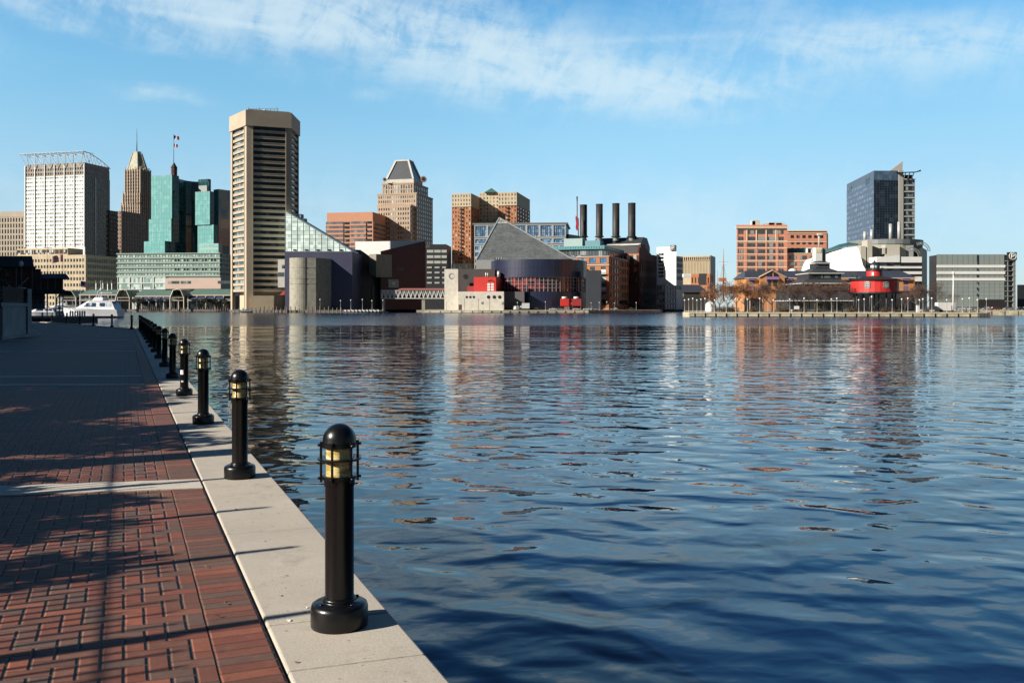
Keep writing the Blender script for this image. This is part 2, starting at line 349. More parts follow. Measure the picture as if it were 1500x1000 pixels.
# ------------------------------------------------------------------ near quay
def quay():
    # body under everything
    far = [(-28.9, 69.6), (-52.6, 101.5), (-88.0, 150.0)]
    outline = [QP(-9, 1.361), QP(74.2, 1.361)] + far + [(-260, 150), (-120, -20), (-30, -20)]
    o = MB().prism(outline, WATER - 2, -0.03).build('quay_wall', mat('quay_concrete', (0.30, 0.29, 0.26), 0.85, var=0.4, scale=1.5))
    tag(o, 'concrete quay body rising out of the harbour', kind='structure')
    # brick field, soldier border, coping: sheets with their own procedural patterns
    def brick_mat(name, border=False, dark=False):
        m = bpy.data.materials.new(name); m.use_nodes = True
        nt = m.node_tree; N = nt.nodes; L = nt.links; p = N['Principled BSDF']
        tc = N.new('ShaderNodeTexCoord'); sep = N.new('ShaderNodeSeparateXYZ'); L.new(tc.outputs['Object'], sep.inputs[0])
        def mt(op, a, b=None, c=None, clamp=False):
            n = N.new('ShaderNodeMath'); n.operation = op; n.use_clamp = clamp
            for i, q in enumerate((a, b, c)):
                if q is None: continue
                if isinstance(q, (int, float)): n.inputs[i].default_value = q
                else: L.new(q, n.inputs[i])
            return n.outputs[0]
        def nz(vec, s, d=3, r=0.5):
            n = N.new('ShaderNodeTexNoise'); n.inputs['Scale'].default_value = s; n.inputs['Detail'].default_value = d; n.inputs['Roughness'].default_value = r
            L.new(vec, n.inputs['Vector']); return n
        wv = nz(tc.outputs['Object'], 3.0, 3); ws = N.new('ShaderNodeSeparateColor'); L.new(wv.outputs['Color'], ws.inputs[0])
        x = mt('ADD', sep.outputs[0], mt('MULTIPLY', mt('SUBTRACT', ws.outputs[0], 0.5), 0.012))
        y = mt('ADD', sep.outputs[1], mt('MULTIPLY', mt('SUBTRACT', ws.outputs[1], 0.5), 0.014))
        if border: W, H = 0.281, 0.0985
        else: W, H = 0.1035, 0.1
        r_ = mt('ADD', y, mt('MULTIPLY', x, 0.02 if border else 0.10))
        xs = mt('DIVIDE', mt('SUBTRACT', x, 0.4065), W) if border else mt('DIVIDE', x, W)
        row = mt('FLOOR', mt('DIVIDE', r_, H)); fr = mt('FRACT', mt('DIVIDE', r_, H)); col = mt('FLOOR', xs); fx = mt('FRACT', xs)
        def eq(k): return mt('COMPARE', dd, float(k), 0.1)
        dl, dr_, db, dt = (mt('MULTIPLY', fx, W), mt('MULTIPLY', mt('SUBTRACT', 1.0, fx), W), mt('MULTIPLY', fr, H), mt('MULTIPLY', mt('SUBTRACT', 1.0, fr), H))
        cb = N.new('ShaderNodeCombineXYZ')
        if border: L.new(row, cb.inputs[0]); L.new(col, cb.inputs[1])
        else:      # herringbone: two-cell bricks lying and standing by turns
            dd = mt('FLOORED_MODULO', mt('SUBTRACT', col, row), 4.0)
            dr_ = mt('ADD', dr_, eq(0)); dl = mt('ADD', dl, eq(1)); db = mt('ADD', db, eq(2)); dt = mt('ADD', dt, eq(3))
            L.new(mt('SUBTRACT', row, eq(2)), cb.inputs[0]); L.new(mt('SUBTRACT', col, eq(1)), cb.inputs[1]); L.new(mt('GREATER_THAN', dd, 1.5), cb.inputs[2])
        ex = mt('MINIMUM', dl, dr_); ey = mt('MINIMUM', db, dt)
        wn = N.new('ShaderNodeTexWhiteNoise'); L.new(cb.outputs[0], wn.inputs['Vector'])
        ramp = N.new('ShaderNodeValToRGB'); L.new(wn.outputs['Value'], ramp.inputs[0]); e = ramp.color_ramp.elements
        cols = [(0.0, (0.165, 0.046, 0.023)), (0.22, (0.115, 0.046, 0.026)), (0.40, (0.195, 0.056, 0.027)), (0.58, (0.112, 0.050, 0.032)), (0.80, (0.098, 0.060, 0.042)), (1.0, (0.22, 0.068, 0.033))]
        if dark: cols = [(q, (c[0] * 0.20 + 0.022, c[1] * 0.35 + 0.02, c[2] * 0.4 + 0.022)) for q, c in cols]  # far paving: greyer tones, with the shade over it worked into the colour
        e[0].position = cols[0][0]; e[0].color = (*cols[0][1], 1); e[1].position = 1.0; e[1].color = (*cols[-1][1], 1)
        for q, c in cols[1:-1]: k = e.new(q); k.color = (*c, 1)
        def sm(v, a, b):
            q = N.new('ShaderNodeMapRange'); q.interpolation_type = 'SMOOTHSTEP'; L.new(v, q.inputs[0]); q.inputs[1].default_value = a; q.inputs[2].default_value = b; return q.outputs[0]
        jag = mt('MULTIPLY', mt('SUBTRACT', nz(tc.outputs['Object'], 90, 2).outputs[0], 0.5), 0.004)
        jx = sm(mt('ADD', ex, jag), 0.0028, 0.0062); jy = sm(mt('ADD', ey, jag), 0.0006, 0.0030)
        jmask = mt('MULTIPLY', jx, mt('ADD', mt('MULTIPLY', jy, 0.6), 0.4))  # open joints; those along the quay painted darker for shadow, crosswise ones fainter
        fine = nz(tc.outputs['Object'], 38, 6, 0.7); big = nz(tc.outputs['Object'], 0.9, 5, 0.65); mid = nz(tc.outputs['Object'], 9, 5, 0.7)
        wear = mt('ADD', mt('MULTIPLY', big.outputs[0], 0.75), mt('ADD', mt('MULTIPLY', mid.outputs[0], 0.45), mt('MULTIPLY', fine.outputs[0], 0.45)))
        hs = N.new('ShaderNodeHueSaturation'); L.new(ramp.outputs[0], hs.inputs['Color'])
        L.new(mt('ADD', mt('MULTIPLY', wear, 1.05), 0.10), hs.inputs['Value'])
        # pale scuffed dust and darker spots
        dust = N.new('ShaderNodeMix'); dust.data_type = 'RGBA'; L.new(mt('MULTIPLY', sm(mid.outputs[0], 0.52, 0.78), 0.28), dust.inputs[0])
        L.new(hs.outputs[0], dust.inputs[6]); dust.inputs[7].default_value = (0.17, 0.13, 0.11, 1)
        spots = nz(tc.outputs['Object'], 7.5, 3); sp = N.new('ShaderNodeMix'); sp.data_type = 'RGBA'; L.new(mt('MULTIPLY', sm(spots.outputs[0], 0.66, 0.72), 0.55), sp.inputs[0])
        L.new(dust.outputs[2], sp.inputs[6]); sp.inputs[7].default_value = (0.035, 0.03, 0.028, 1)
        mo = N.new('ShaderNodeMix'); mo.data_type = 'RGBA'; L.new(jmask, mo.inputs[0]); mo.inputs[6].default_value = (0.012, 0.010, 0.009, 1); L.new(sp.outputs[2], mo.inputs[7])
        L.new(mo.outputs[2], p.inputs['Base Color'])
        p.inputs['Roughness'].default_value = 0.72
        # relief: open joints, rounded arrises, tilt of each brick, pitted face
        rx = sm(ex, 0.0, 0.014); ry = sm(ey, 0.0, 0.010)
        tl = mt('MULTIPLY', mt('SUBTRACT', wn.outputs['Value'], 0.5), mt('MULTIPLY', fr, 0.003))
        hgt = mt('ADD', mt('ADD', mt('MULTIPLY', mt('MULTIPLY', rx, ry), 0.0075), mt('MULTIPLY', fine.outputs[0], 0.0022)), mt('ADD', tl, mt('MULTIPLY', wn.outputs['Value'], 0.0030)))
        b = N.new('ShaderNodeBump'); b.inputs['Distance'].default_value = 1.0; L.new(hgt, b.inputs['Height']); L.new(b.outputs[0], p.inputs['Normal'])
        return m
    def strip(name, poly, z, m, label, th=None):
        mb = MB()
        if th: mb.prism(poly, z - th, z)
        else: mb.add([(x, y, z) for x, y in poly], [tuple(range(len(poly)))])
        o = mb.build(name, m); o.rotation_euler.z = QROT; tag(o, label, kind='structure'); return o
    # local x across (v), local y along (u)
    near = [(-14, -9), (0.402, -9), (0.402, 21.4), (-14, 20.2)]
    strip('brick_paving', near, 0.0, brick_mat('red_brick_pavers'), 'red brick paving of the promenade in a staggered pattern')
    fk = [(-14, 20.2), (0.402, 21.4), (0.402, 74), (-0.35, 74.0)]
    # farther paving reaches the corner and the left bank
    def loc(x, y): return (x * VA.x + y * VA.y, x * UA.x + y * UA.y)
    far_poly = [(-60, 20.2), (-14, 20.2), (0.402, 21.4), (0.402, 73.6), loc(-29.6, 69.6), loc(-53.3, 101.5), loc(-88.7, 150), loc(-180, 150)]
    strip('shaded_grey_paving', far_poly, -0.002, brick_mat('shaded_grey_pavers', dark=True), 'grey paving of the farther promenade, darkened for its shade')
    strip('brick_border', [(0.4065, -9), (0.6875, -9), (0.6875, 73.6), (0.4065, 73.6)], 0.002, brick_mat('border_bricks', border=True), 'soldier course of red bricks along the coping')
    # concrete with its own mottling, trowel lines and small pits
    def concrete(name, base, dirt, lines=True):
        m = bpy.data.materials.new(name); m.use_nodes = True
        nt = m.node_tree; N = nt.nodes; L = nt.links; p = N['Principled BSDF']; p.inputs['Roughness'].default_value = 0.88
        tc = N.new('ShaderNodeTexCoord')
        def nz(s, d, r, sc=(1, 1, 1)):
            mp = N.new('ShaderNodeMapping'); mp.inputs['Scale'].default_value = sc; L.new(tc.outputs['Object'], mp.inputs[0])
            n = N.new('ShaderNodeTexNoise'); n.inputs['Scale'].default_value = s; n.inputs['Detail'].default_value = d; n.inputs['Roughness'].default_value = r
            L.new(mp.outputs[0], n.inputs['Vector']); return n.outputs[0]
        def mr(v, a, b, c=0.0, d=1.0):
            q = N.new('ShaderNodeMapRange'); L.new(v, q.inputs[0]); q.inputs[1].default_value = a; q.inputs[2].default_value = b; q.inputs[3].default_value = c; q.inputs[4].default_value = d; return q.outputs[0]
        def mix(f, a, b):
            q = N.new('ShaderNodeMix'); q.data_type = 'RGBA'; L.new(f, q.inputs[0])
            for i, v in ((6, a), (7, b)):
                if isinstance(v, tuple): q.inputs[i].default_value = (*v, 1)
                else: L.new(v, q.inputs[i])
            return q.outputs[2]
        big = nz(0.8, 6, 0.65); fine = nz(60, 4, 0.8); brush = nz(7.0, 4, 0.6, (1.0, 14.0, 1.0)); pits = nz(26, 1, 0.5)
        c = mix(mr(big, 0.3, 0.75), base, tuple(q * 0.72 for q in base))
        c = mix(mr(fine, 0.35, 0.75, 0, 0.32), c, tuple(q * 0.45 for q in base))
        c = mix(mr(brush, 0.4, 0.7, 0, 0.16), c, tuple(q * 0.55 for q in base))
        c = mix(mr(pits, 0.735, 0.76, 0, 0.7), c, dirt)
        c = mix(mr(nz(2.3, 5, 0.7), 0.56, 0.76, 0, 0.5), c, dirt)
        L.new(c, p.inputs['Base Color'])
        b = N.new('ShaderNodeBump'); b.inputs['Distance'].default_value = 0.0022; L.new(fine, b.inputs['Height'])
        b2 = N.new('ShaderNodeBump'); b2.inputs['Distance'].default_value = 0.0035; L.new(brush, b2.inputs['Height']); L.new(b.outputs[0], b2.inputs['Normal'])
        L.new(b2.outputs[0], p.inputs['Normal'])
        return m
    conc = concrete('coping_concrete', (0.47, 0.425, 0.35), (0.13, 0.11, 0.09))
    MATS['conc_fore'] = conc
    # coping slabs: cast lengths with open joints between them
    joints = [-9, -3.6, 0.35, 4.32, 4.98, 7.1, 9.25, 11.5, 13.82, 16.1, 18.4, 22.9, 27.5, 32.1, 36.7, 41.2, 45.8, 50.4, 54.9, 59.5, 64.1, 68.7, 74.2]
    mb = MB()
    for a, b in zip(joints, joints[1:]):
        mb.prism([(0.703, a + 0.004), (1.361, a + 0.004 - 0.05), (1.361, b - 0.004 - 0.05), (0.703, b - 0.004)], -0.35, 0.012)
    o = mb.build('stone_coping', conc, bevel=0.012); o.rotation_euler.z = QROT; tag(o, 'pale concrete coping along the water edge', kind='structure')
    # corner coping running away along the left bank
    a, b = Vector((-28.6, 69.9)), Vector((-52.3, 101.8)); d = (b - a).normalized(); n = Vector((-d.y, d.x))
    o = MB().prism([tuple(a), tuple(b), tuple(b + n * 0.66), tuple(a + n * 0.66)], -0.35, 0.012).build('stone_coping', conc); tag(o, 'pale concrete coping turning left at the corner', kind='structure')
    # concrete bands laid across the paving
    def band(uc, ang, wid, xr, nm):
        s = math.tan(R(ang))
        poly = [(-30, uc - wid / 2 + (-30 - 0.4) * s), (xr, uc - wid / 2), (xr, uc + wid / 2), (-30, uc + wid / 2 + (-30 - 0.4) * s)]
        o = strip('concrete_band', poly, 0.006, MATS['band'], nm, th=0.03)
    MATS['band'] = concrete('band_concrete', (0.56, 0.52, 0.44), (0.12, 0.10, 0.09))
    for k in range(5):      # the nearest band is a bundle of narrow ribs
        s = math.tan(R(-12)); w = 0.092; u0 = 9.02 + k * 0.096
        o = strip('concrete_band', [(-30, u0 + (-30.6) * s), (0.68, u0), (0.68, u0 + w), (-30, u0 + w + (-30.6) * s)], 0.010, MATS['band'], 'ribbed pale concrete band crossing the red bricks', th=0.04)
    for uc, nm in ((21.6, 'nearer of two pale bands in the shaded paving'), (24.2, 'farther of two pale bands in the shaded paving'), (37.8, 'single pale band across the shaded paving'), (50.5, 'thin far band across the shaded paving'), (59.0, 'farthest thin band across the shaded paving')):
        band(uc, -20, 0.42, 0.40, nm)
quay()

# a few dead leaves and twigs on the bricks and the coping
M_LEAF = mat('dead_leaf', (0.16, 0.09, 0.05), 0.8, var=0.4, scale=0.05)
for k, (px, py) in enumerate(((367, 866), (330, 886), (420, 846), (412, 876), (301, 832), (346, 748), (450, 893), (434, 974), (262, 765), (423, 912), (318, 905), (193, 745))):
    Y = F * EYE / (py - HZ); X = PX(px, Y); s = random.uniform(0.008, 0.020)
    pts = [(math.cos(a) * s * random.uniform(0.6, 1.2), math.sin(a) * s * random.uniform(0.35, 0.7), 0.004 + 0.004 * math.sin(2 * a)) for a in [i * math.pi / 4 for i in range(8)]]
    mb = MB().add(pts + [(0, 0, 0.007)], [(i, (i + 1) % 8, 8) for i in range(8)])
    o = mb.build('dead_leaf', M_LEAF if k % 3 else mat('paper_scrap', (0.6, 0.58, 0.55), 0.8)); o.location = (X, Y, 0.012); o.rotation_euler.z = k * 1.3
    tag(o, 'tiny dry leaf or scrap lying on the quay', 'leaf', 'litter scattered on the bricks and coping')

# ------------------------------------------------------------------ bollard lights
M_BLACK = mat('black_enamel', (0.005, 0.005, 0.0055), 0.30, var=0.5, scale=0.05, spec=0.42, bump=0.0006)
def lens_material():
    m = bpy.data.materials.new('amber_lens'); m.use_nodes = True
    nt = m.node_tree; N = nt.nodes; L = nt.links; p = N['Principled BSDF']
    tc = N.new('ShaderNodeTexCoord'); sep = N.new('ShaderNodeSeparateXYZ'); L.new(tc.outputs['Object'], sep.inputs[0])
    n = N.new('ShaderNodeTexNoise'); n.inputs['Scale'].default_value = 14; n.inputs['Detail'].default_value = 4
    mp = N.new('ShaderNodeMapping'); mp.inputs['Scale'].default_value = (1, 1, 2.5); L.new(tc.outputs['Object'], mp.inputs[0]); L.new(mp.outputs[0], n.inputs['Vector'])
    r = N.new('ShaderNodeValToRGB'); L.new(n.outputs[0], r.inputs[0]); e = r.color_ramp.elements
    e[0].position = 0.38; e[0].color = (0.48, 0.34, 0.10, 1); e[1].position = 0.66; e[1].color = (0.80, 0.74, 0.58, 1); k = e.new(0.52); k.color = (0.84, 0.66, 0.26, 1)
    L.new(r.outputs[0], p.inputs['Base Color']); p.inputs['Roughness'].default_value = 0.16
    p.inputs['Transmission Weight'].default_value = 0.35; p.inputs['Coat Weight'].default_value = 0.6
    return m
M_LENS = lens_material(); M_LENS2 = mat('grey_lamp_core', (0.35, 0.33, 0.28), 0.3, metal=0.4, var=0.5, scale=0.05)
def make_bollard():
    t = thing('bollard_light', 'tallest black bollard light, nearest on the coping', 'bollard', (0, 0, 0), 0, 'bollard lights along the water edge')
    base = [(0.0, 0.0), (0.150, 0.0), (0.152, 0.012), (0.152, 0.098), (0.146, 0.116), (0.128, 0.126), (0.090, 0.128), (0.086, 0.136), (0.090, 0.142), (0.086, 0.150), (0.078, 0.154), (0.0, 0.154)]
    b = MB().lathe(base, n=48)
    for k in range(4): a = math.pi / 4 + k * math.pi / 2; b.lathe([(0, 0.126), (0.009, 0.126), (0.009, 0.134), (0, 0.136)], (0.115 * math.cos(a), 0.115 * math.sin(a)), 8)
    b.build('base', M_BLACK, t)
    s = MB().lathe([(0.0765, 0.150), (0.0765, 0.742), (0.082, 0.748), (0.082, 0.775), (0.086, 0.782), (0.0, 0.782)], n=40)
    s.lathe([(0, 0), (0.006, 0), (0.006, 0.003), (0, 0.003)], n=8)
    s.build('post', M_BLACK, t)
    ln = []                                                        # ribbed lens
    for k in range(22):
        z = 0.792 + k * 0.0076; ln += [(0.0695, z), (0.0732, z + 0.0026), (0.0732, z + 0.0050), (0.0695, z + 0.0076)]
    le = MB().lathe(ln, n=40).build('lens', M_LENS, t)
    MB().lathe([(0.0, 0.79), (0.034, 0.79), (0.040, 0.86), (0.034, 0.955), (0, 0.955)], n=20).build('lamp_core', M_LENS2, le)
    c = MB()                                                       # cage: rings and four pairs of bars with bolts
    def ring(z, r0, r1, h): c.lathe([(r0, z), (r1, z), (r1, z + h), (r0, z + h), (r0, z)], n=40, smooth=False)
    ring(0.782, 0.060, 0.094, 0.020); ring(0.886, 0.0785, 0.1165, 0.010); ring(0.952, 0.060, 0.094, 0.018)
    for k in range(6):
        a = math.radians(18) + k * math.pi / 3; M = Matrix.Rotation(a, 4, 'Z')
        c.box(0.091, 0.104, -0.0055, 0.0055, 0.768, 0.985, M)
        for z in (0.790, 0.966): c.tube([M @ Vector((0.100, 0, z)), M @ Vector((0.116, 0, z))], 0.0075, 8)
    c.build('cage', M_BLACK, t, bevel=0.0015, seg=1)
    d = [(0.0, 0.966), (0.090, 0.966), (0.091, 0.978)] + [(0.0885 * math.cos(a), 0.988 + 0.090 * math.sin(a)) for a in [i * math.pi / 2 / 14 for i in range(15)]]
    MB().lathe(d, n=40).build('dome_cap', M_BLACK, t)
    return t
bol = make_bollard()
N_BOL = 16
word = ['nearest', 'second', 'third', 'fourth', 'fifth', 'sixth', 'seventh', 'eighth', 'ninth', 'tenth', 'eleventh', 'twelfth', 'thirteenth', 'fourteenth', 'fifteenth', 'last']
for i in range(N_BOL):
    o = bol if i == 0 else copy_tree(bol)
    Y = 4.87 + 4.20 * i; o.location = (-0.427 * Y + 1.154, Y, 0.012); o.rotation_euler.z = random.uniform(-0.3, 0.3) if i else 0.0
    o.scale = (1, 1, random.uniform(0.985, 1.015) if i else 1.0)
    lab = 'black bollard light on the coping, %s from the front of the long row' % word[i]
    if i == 0: lab = 'black bollard light with amber lens, biggest and nearest on the coping'
    if i == 3: lab = 'black bollard light with torn white sticker, fourth in the row'
    if i == N_BOL - 1: lab = 'black bollard light at the far end of the long row'
    o['label'] = lab
    if i == 3:
        for (a0, a1, z0, z1) in ((-2.25, -1.35, 0.40, 0.485), (-1.9, -1.35, 0.255, 0.285)):
            MB().lathe([(0.0785, z0), (0.0785, z1)], n=6, a0=a0, a1=a1).build('sticker', mat('white_sticker', (0.75, 0.75, 0.74), 0.6, var=0.6, scale=0.03), o)
corner = [(193, 68.5), (164, 75.5), (137, 81.5), (117, 87), (98, 93), (76, 98), (62, 103)]
cw = ['right beside the end of the long row', 'second from the corner on the left bank', 'third from the corner on the left bank', 'fourth from the corner on the left bank', 'fifth from the corner on the left bank', 'second bollard light from the concrete parapet', 'closest to the concrete parapet at left']
for (px, Y), w in zip(corner, cw):
    o = copy_tree(bol); o.location = (PX(px, Y), Y, 0.012); o['label'] = 'small far black bollard light, ' + w
    o['group'] = 'bollard lights round the corner'

# ------------------------------------------------------------------ concrete ramp wall with railing at far left
def ramp_wall():
    t = thing('concrete_parapet', 'shaded grey concrete parapet wall with iron railing at far left', 'wall', (PX(20, 50), 50, 0))
    ox, oy = PX(20, 50), 50
    def L_(px, Y): return (PX(px, Y) - ox, Y - oy)
    mc = mat('parapet_concrete', (0.26, 0.27, 0.27), 0.9, var=0.4, scale=1.2)
    w = MB().prism([L_(4, 47.5), L_(41, 53), L_(38, 75), L_(-300, 75), L_(-300, 50)], 0, 1.72)
    w.prism([L_(2, 47.3), L_(42, 52.8), L_(40, 75.2), L_(-301, 75.2), L_(-301, 49.8)], 1.72, 1.92)
    w.build('wall', mc, t, bevel=0.02)
    MB().prism([L_(40.5, 52.6), L_(46.5, 53.4), L_(46.2, 54.6), L_(40.5, 54)], 0, 2.75).build('pillar', mc, t, bevel=0.02)
    MB().prism([L_(3, 46.6), L_(30, 50), L_(52, 52.2), L_(60, 54.5), L_(56, 60), L_(38, 76), L_(-301, 76), L_(-301, 48.6)], 0, 0.14).build('plinth', mc, t, bevel=0.02)
    iron = mat('iron_rail', (0.02, 0.02, 0.022), 0.5)
    a = Vector((*L_(-300, 50.2), 0)); b = Vector((*L_(4, 47.9), 0)); c = Vector((*L_(38, 53), 0))
    r = MB()
    for z in (2.02, 2.78): r.tube([a + Vector((0, 0, z)), b + Vector((0, 0, z)), c + Vector((0, 0, z))], 0.025, 6)
    r.build('handrail', iron, t)
    bars = MB()
    for (p, q) in ((a, b), (b, c)):
        n = int((q - p).length / 0.16)
        for k in range(n):
            s = p.lerp(q, k / n); bars.box(s.x - 0.011, s.x + 0.011, s.y - 0.011, s.y + 0.011, 1.9, 2.80 if k % 9 else 2.88)
    bars.build('baluster', iron, t)['kind'] = 'stuff'
ramp_wall()

# ------------------------------------------------------------------ what stands to the left and throws its shade over the promenade
def wide_block(name, label, u0, u1, v0, v1, h, m, rows):
    x, y = QP((u0 + u1) / 2, (v0 + v1) / 2)
    t = thing(name, label, 'building', (x, y, 0), QROT)
    hw, hl = (v1 - v0) / 2, (u1 - u0) / 2
    w = MB().box(-hw, hw, -hl, hl, 0, h); w.box(-hw - 0.25, hw + 0.25, -hl - 0.25, hl + 0.25, h, h + 0.5)
    w.build('wall', m, t)
    g = glass('shop_glass', (0.02, 0.03, 0.04)); n = max(2, int(hl * 2 / 6)); fh = h / rows
    for r in range(rows):
        for k in range(n):
            yc = -hl + (k + 0.5) * 2 * hl / n
            MB().box(hw, hw + 0.06, yc - 1.9, yc + 1.9, r * fh + 1.0, r * fh + fh - 0.9).build('window', g, t)
    return t
wide_block('brick_hall', 'low red brick hall left of the promenade', 21.5, 108, -44, -17, 11.6, mat('hall_brick', (0.24, 0.10, 0.07), 0.85, scale=3), 3)
wide_block('hotel_block', 'tall pale hotel block left of the inner basin', 112, 246, -84, -46, 33, mat('hotel_wall', (0.38, 0.34, 0.28), 0.85, scale=5), 9)

M_BARK = mat('bark', (0.10, 0.075, 0.055), 0.9, var=0.4, scale=0.2, bump=0.01)
def branches(mb, p, d, L, r, depth, spread=0.55, tips=None, rng=random, n=5, up=0.1):
    """one tapered limb that forks; tips collects the ends"""
    segs = 3; pts = [p]; rad = [r]
    for k in range(segs):
        d = (d + Vector((rng.gauss(0, .12), rng.gauss(0, .12), rng.gauss(0, .06) + up * 0.3))).normalized()
        pts.append(pts[-1] + d * L / segs); rad.append(r * (1 - 0.4 * (k + 1) / segs))
    mb.tube(pts, rad, n, cap=False)
    if depth == 0:
        if tips is not None: tips.append(pts[-1]); tips.append(pts[-2])
        return
    for k in range(rng.choice((2, 3, 3))):
        ax = Vector((rng.gauss(0, 1), rng.gauss(0, 1), rng.gauss(0, 0.4))).normalized()
        nd = (d + ax * spread + Vector((0, 0, up))).normalized()
        branches(mb, pts[-1 - (k % 2)], nd, L * rng.uniform(0.6, 0.82), rad[-1 - (k % 2)] * 0.72, depth - 1, spread, tips, rng, max(3, n - 1), up)
def leaf_mesh(tips, per, size, sd, flat=0.5, rng=random):
    mb = MB()
    for t in tips:
        for k in range(per):
            c = t + Vector((rng.gauss(0, sd), rng.gauss(0, sd), rng.gauss(0, sd * 0.8)))
            a = Vector((rng.gauss(0, 1), rng.gauss(0, 1), rng.gauss(0, 1))).normalized(); b = a.cross(Vector((rng.gauss(0, 1), rng.gauss(0, 1), rng.gauss(0, 1)))).normalized()
            s = size * rng.uniform(0.5, 1.3)
            mb.add([c + a * s, c + b * s * 0.6, c - a * s, c - b * s * 0.6], [(0, 1, 2, 3)])
    return mb
def street_tree(u, v, h, r, crown_z, leaf, label, seed, per=3, depth=4, size=0.06, leafmat=None, spread=0.6):
    rg = random.Random(seed); x, y = QP(u, v)
    t = thing('bare_tree', label, 'tree', (x, y, 0), 0, 'young trees left of the promenade')
    tr = MB(); tips = []
    tr.tube([(0, 0, 0), (0.03, 0, crown_z * 0.5), (0, 0.03, crown_z)], [r * 1.25, r, r * 0.9], 10)
    tr.build('trunk', M_BARK, t)
    cr = MB()
    for k in range(4):
        a = k * 1.6 + rg.uniform(0, 0.6)
        branches(cr, Vector((0, 0.03, crown_z - 0.1 * k)), Vector((math.cos(a) * spread, math.sin(a) * spread, 1)).normalized(), (h - crown_z) * 0.36, r * 0.6, depth, 0.5, tips, rg)
    c = cr.build('crown', M_BARK, t)
    if leaf: leaf_mesh(tips, per, size, 0.16, rng=rg).build('leaves', leafmat or mat('dry_leaves', (0.20, 0.11, 0.05), 0.8, var=0.4, scale=0.3), c)
    return t
def evergreen(u, v, h, w, label, seed, n=4200):
    rg = random.Random(seed); x, y = QP(u, v); t = thing('evergreen_shrub', label, 'shrub', (x, y, 0), rg.uniform(0, 3), 'evergreen shrubs left of the promenade')
    MB().tube([(0, 0, 0), (0, 0, h * 0.7)], [0.08, 0.03], 6).build('stem', M_BARK, t)
    pts = []
    lobes = [(rg.gauss(0, w * 0.4), rg.gauss(0, w * 0.4), rg.uniform(0.25, 0.85) * h, rg.uniform(0.25, 0.5) * w) for k in range(12)]
    for k in range(n):
        lx, ly, lz, lr = rg.choice(lobes); d = Vector((rg.gauss(0, 1), rg.gauss(0, 1), rg.gauss(0, 1))).normalized() * lr * rg.random() ** 0.4
        pts.append(Vector((lx, ly, min(h, max(0.1, lz)))) + d)
    leaf_mesh(pts, 1, 0.10, 0.02, rng=rg).build('foliage', mat('evergreen_leaf', (0.035, 0.06, 0.02), 0.6, var=0.5, scale=0.3), t)
for k, (u, v, h, w) in enumerate([(3.6, -5.8, 2.2, 1.2), (5.6, -5.6, 2.35, 1.1), (7.2, -5.4, 2.5, 1.2), (8.9, -5.4, 2.6, 1.2), (10.6, -5.5, 2.7, 1.2), (12.0, -5.3, 2.9, 1.3), (13.4, -5.4, 3.0, 1.4), (14.9, -5.4, 3.1, 1.4), (16.4, -5.4, 3.2, 1.5), (17.9, -5.4, 3.3, 1.5), (19.3, -5.4, 3.4, 1.5), (20.6, -5.4, 3.5, 1.5), (22.0, -5.4, 3.6, 1.5)]):
    evergreen(u, v, h, w, 'dense evergreen shrub beside the promenade', k)
def iron_fence():
    v0 = -4.0; x, y = QP(11, v0); t = thing('iron_fence', 'tall black picket fence left of the brick promenade', 'fence', (x, y, 0), QROT); iron = mat('iron_rail', (0.02, 0.02, 0.022), 0.5)
    pk = MB(); y_ = -9.0
    while y_ < 9.2: pk.box(-.011, .011, y_, y_ + .026, .1, 2.04 + .14 * (int(y_ * 10) % 2)); y_ += .105
    pk.build('picket', iron, t)['kind'] = 'stuff'
    MB().box(-.012, .012, -9, 9.2, 1.98, 1.992).build('rail', iron, t); MB().box(-.03, .03, -9, 9.2, .22, .28).build('rail', iron, t)
    for u in (2.2, 3.5, 4.9, 6.32, 7.7, 9.2, 12.45, 13.85, 15.3, 16.8, 18.2, 19.7):
        MB().tube([(0, u - 11, 0), (0, u - 11, 2.3), (0, u - 11, 2.62)], [.048, .045, .028], 10).build('post', iron, t)
iron_fence()
street_tree(10.8, -6.2, 13.5, 0.25, 7.0, True, 'thick trunked old tree left of the bricks', 40, per=3, depth=4, size=0.09)
ALB[0] = 0.76
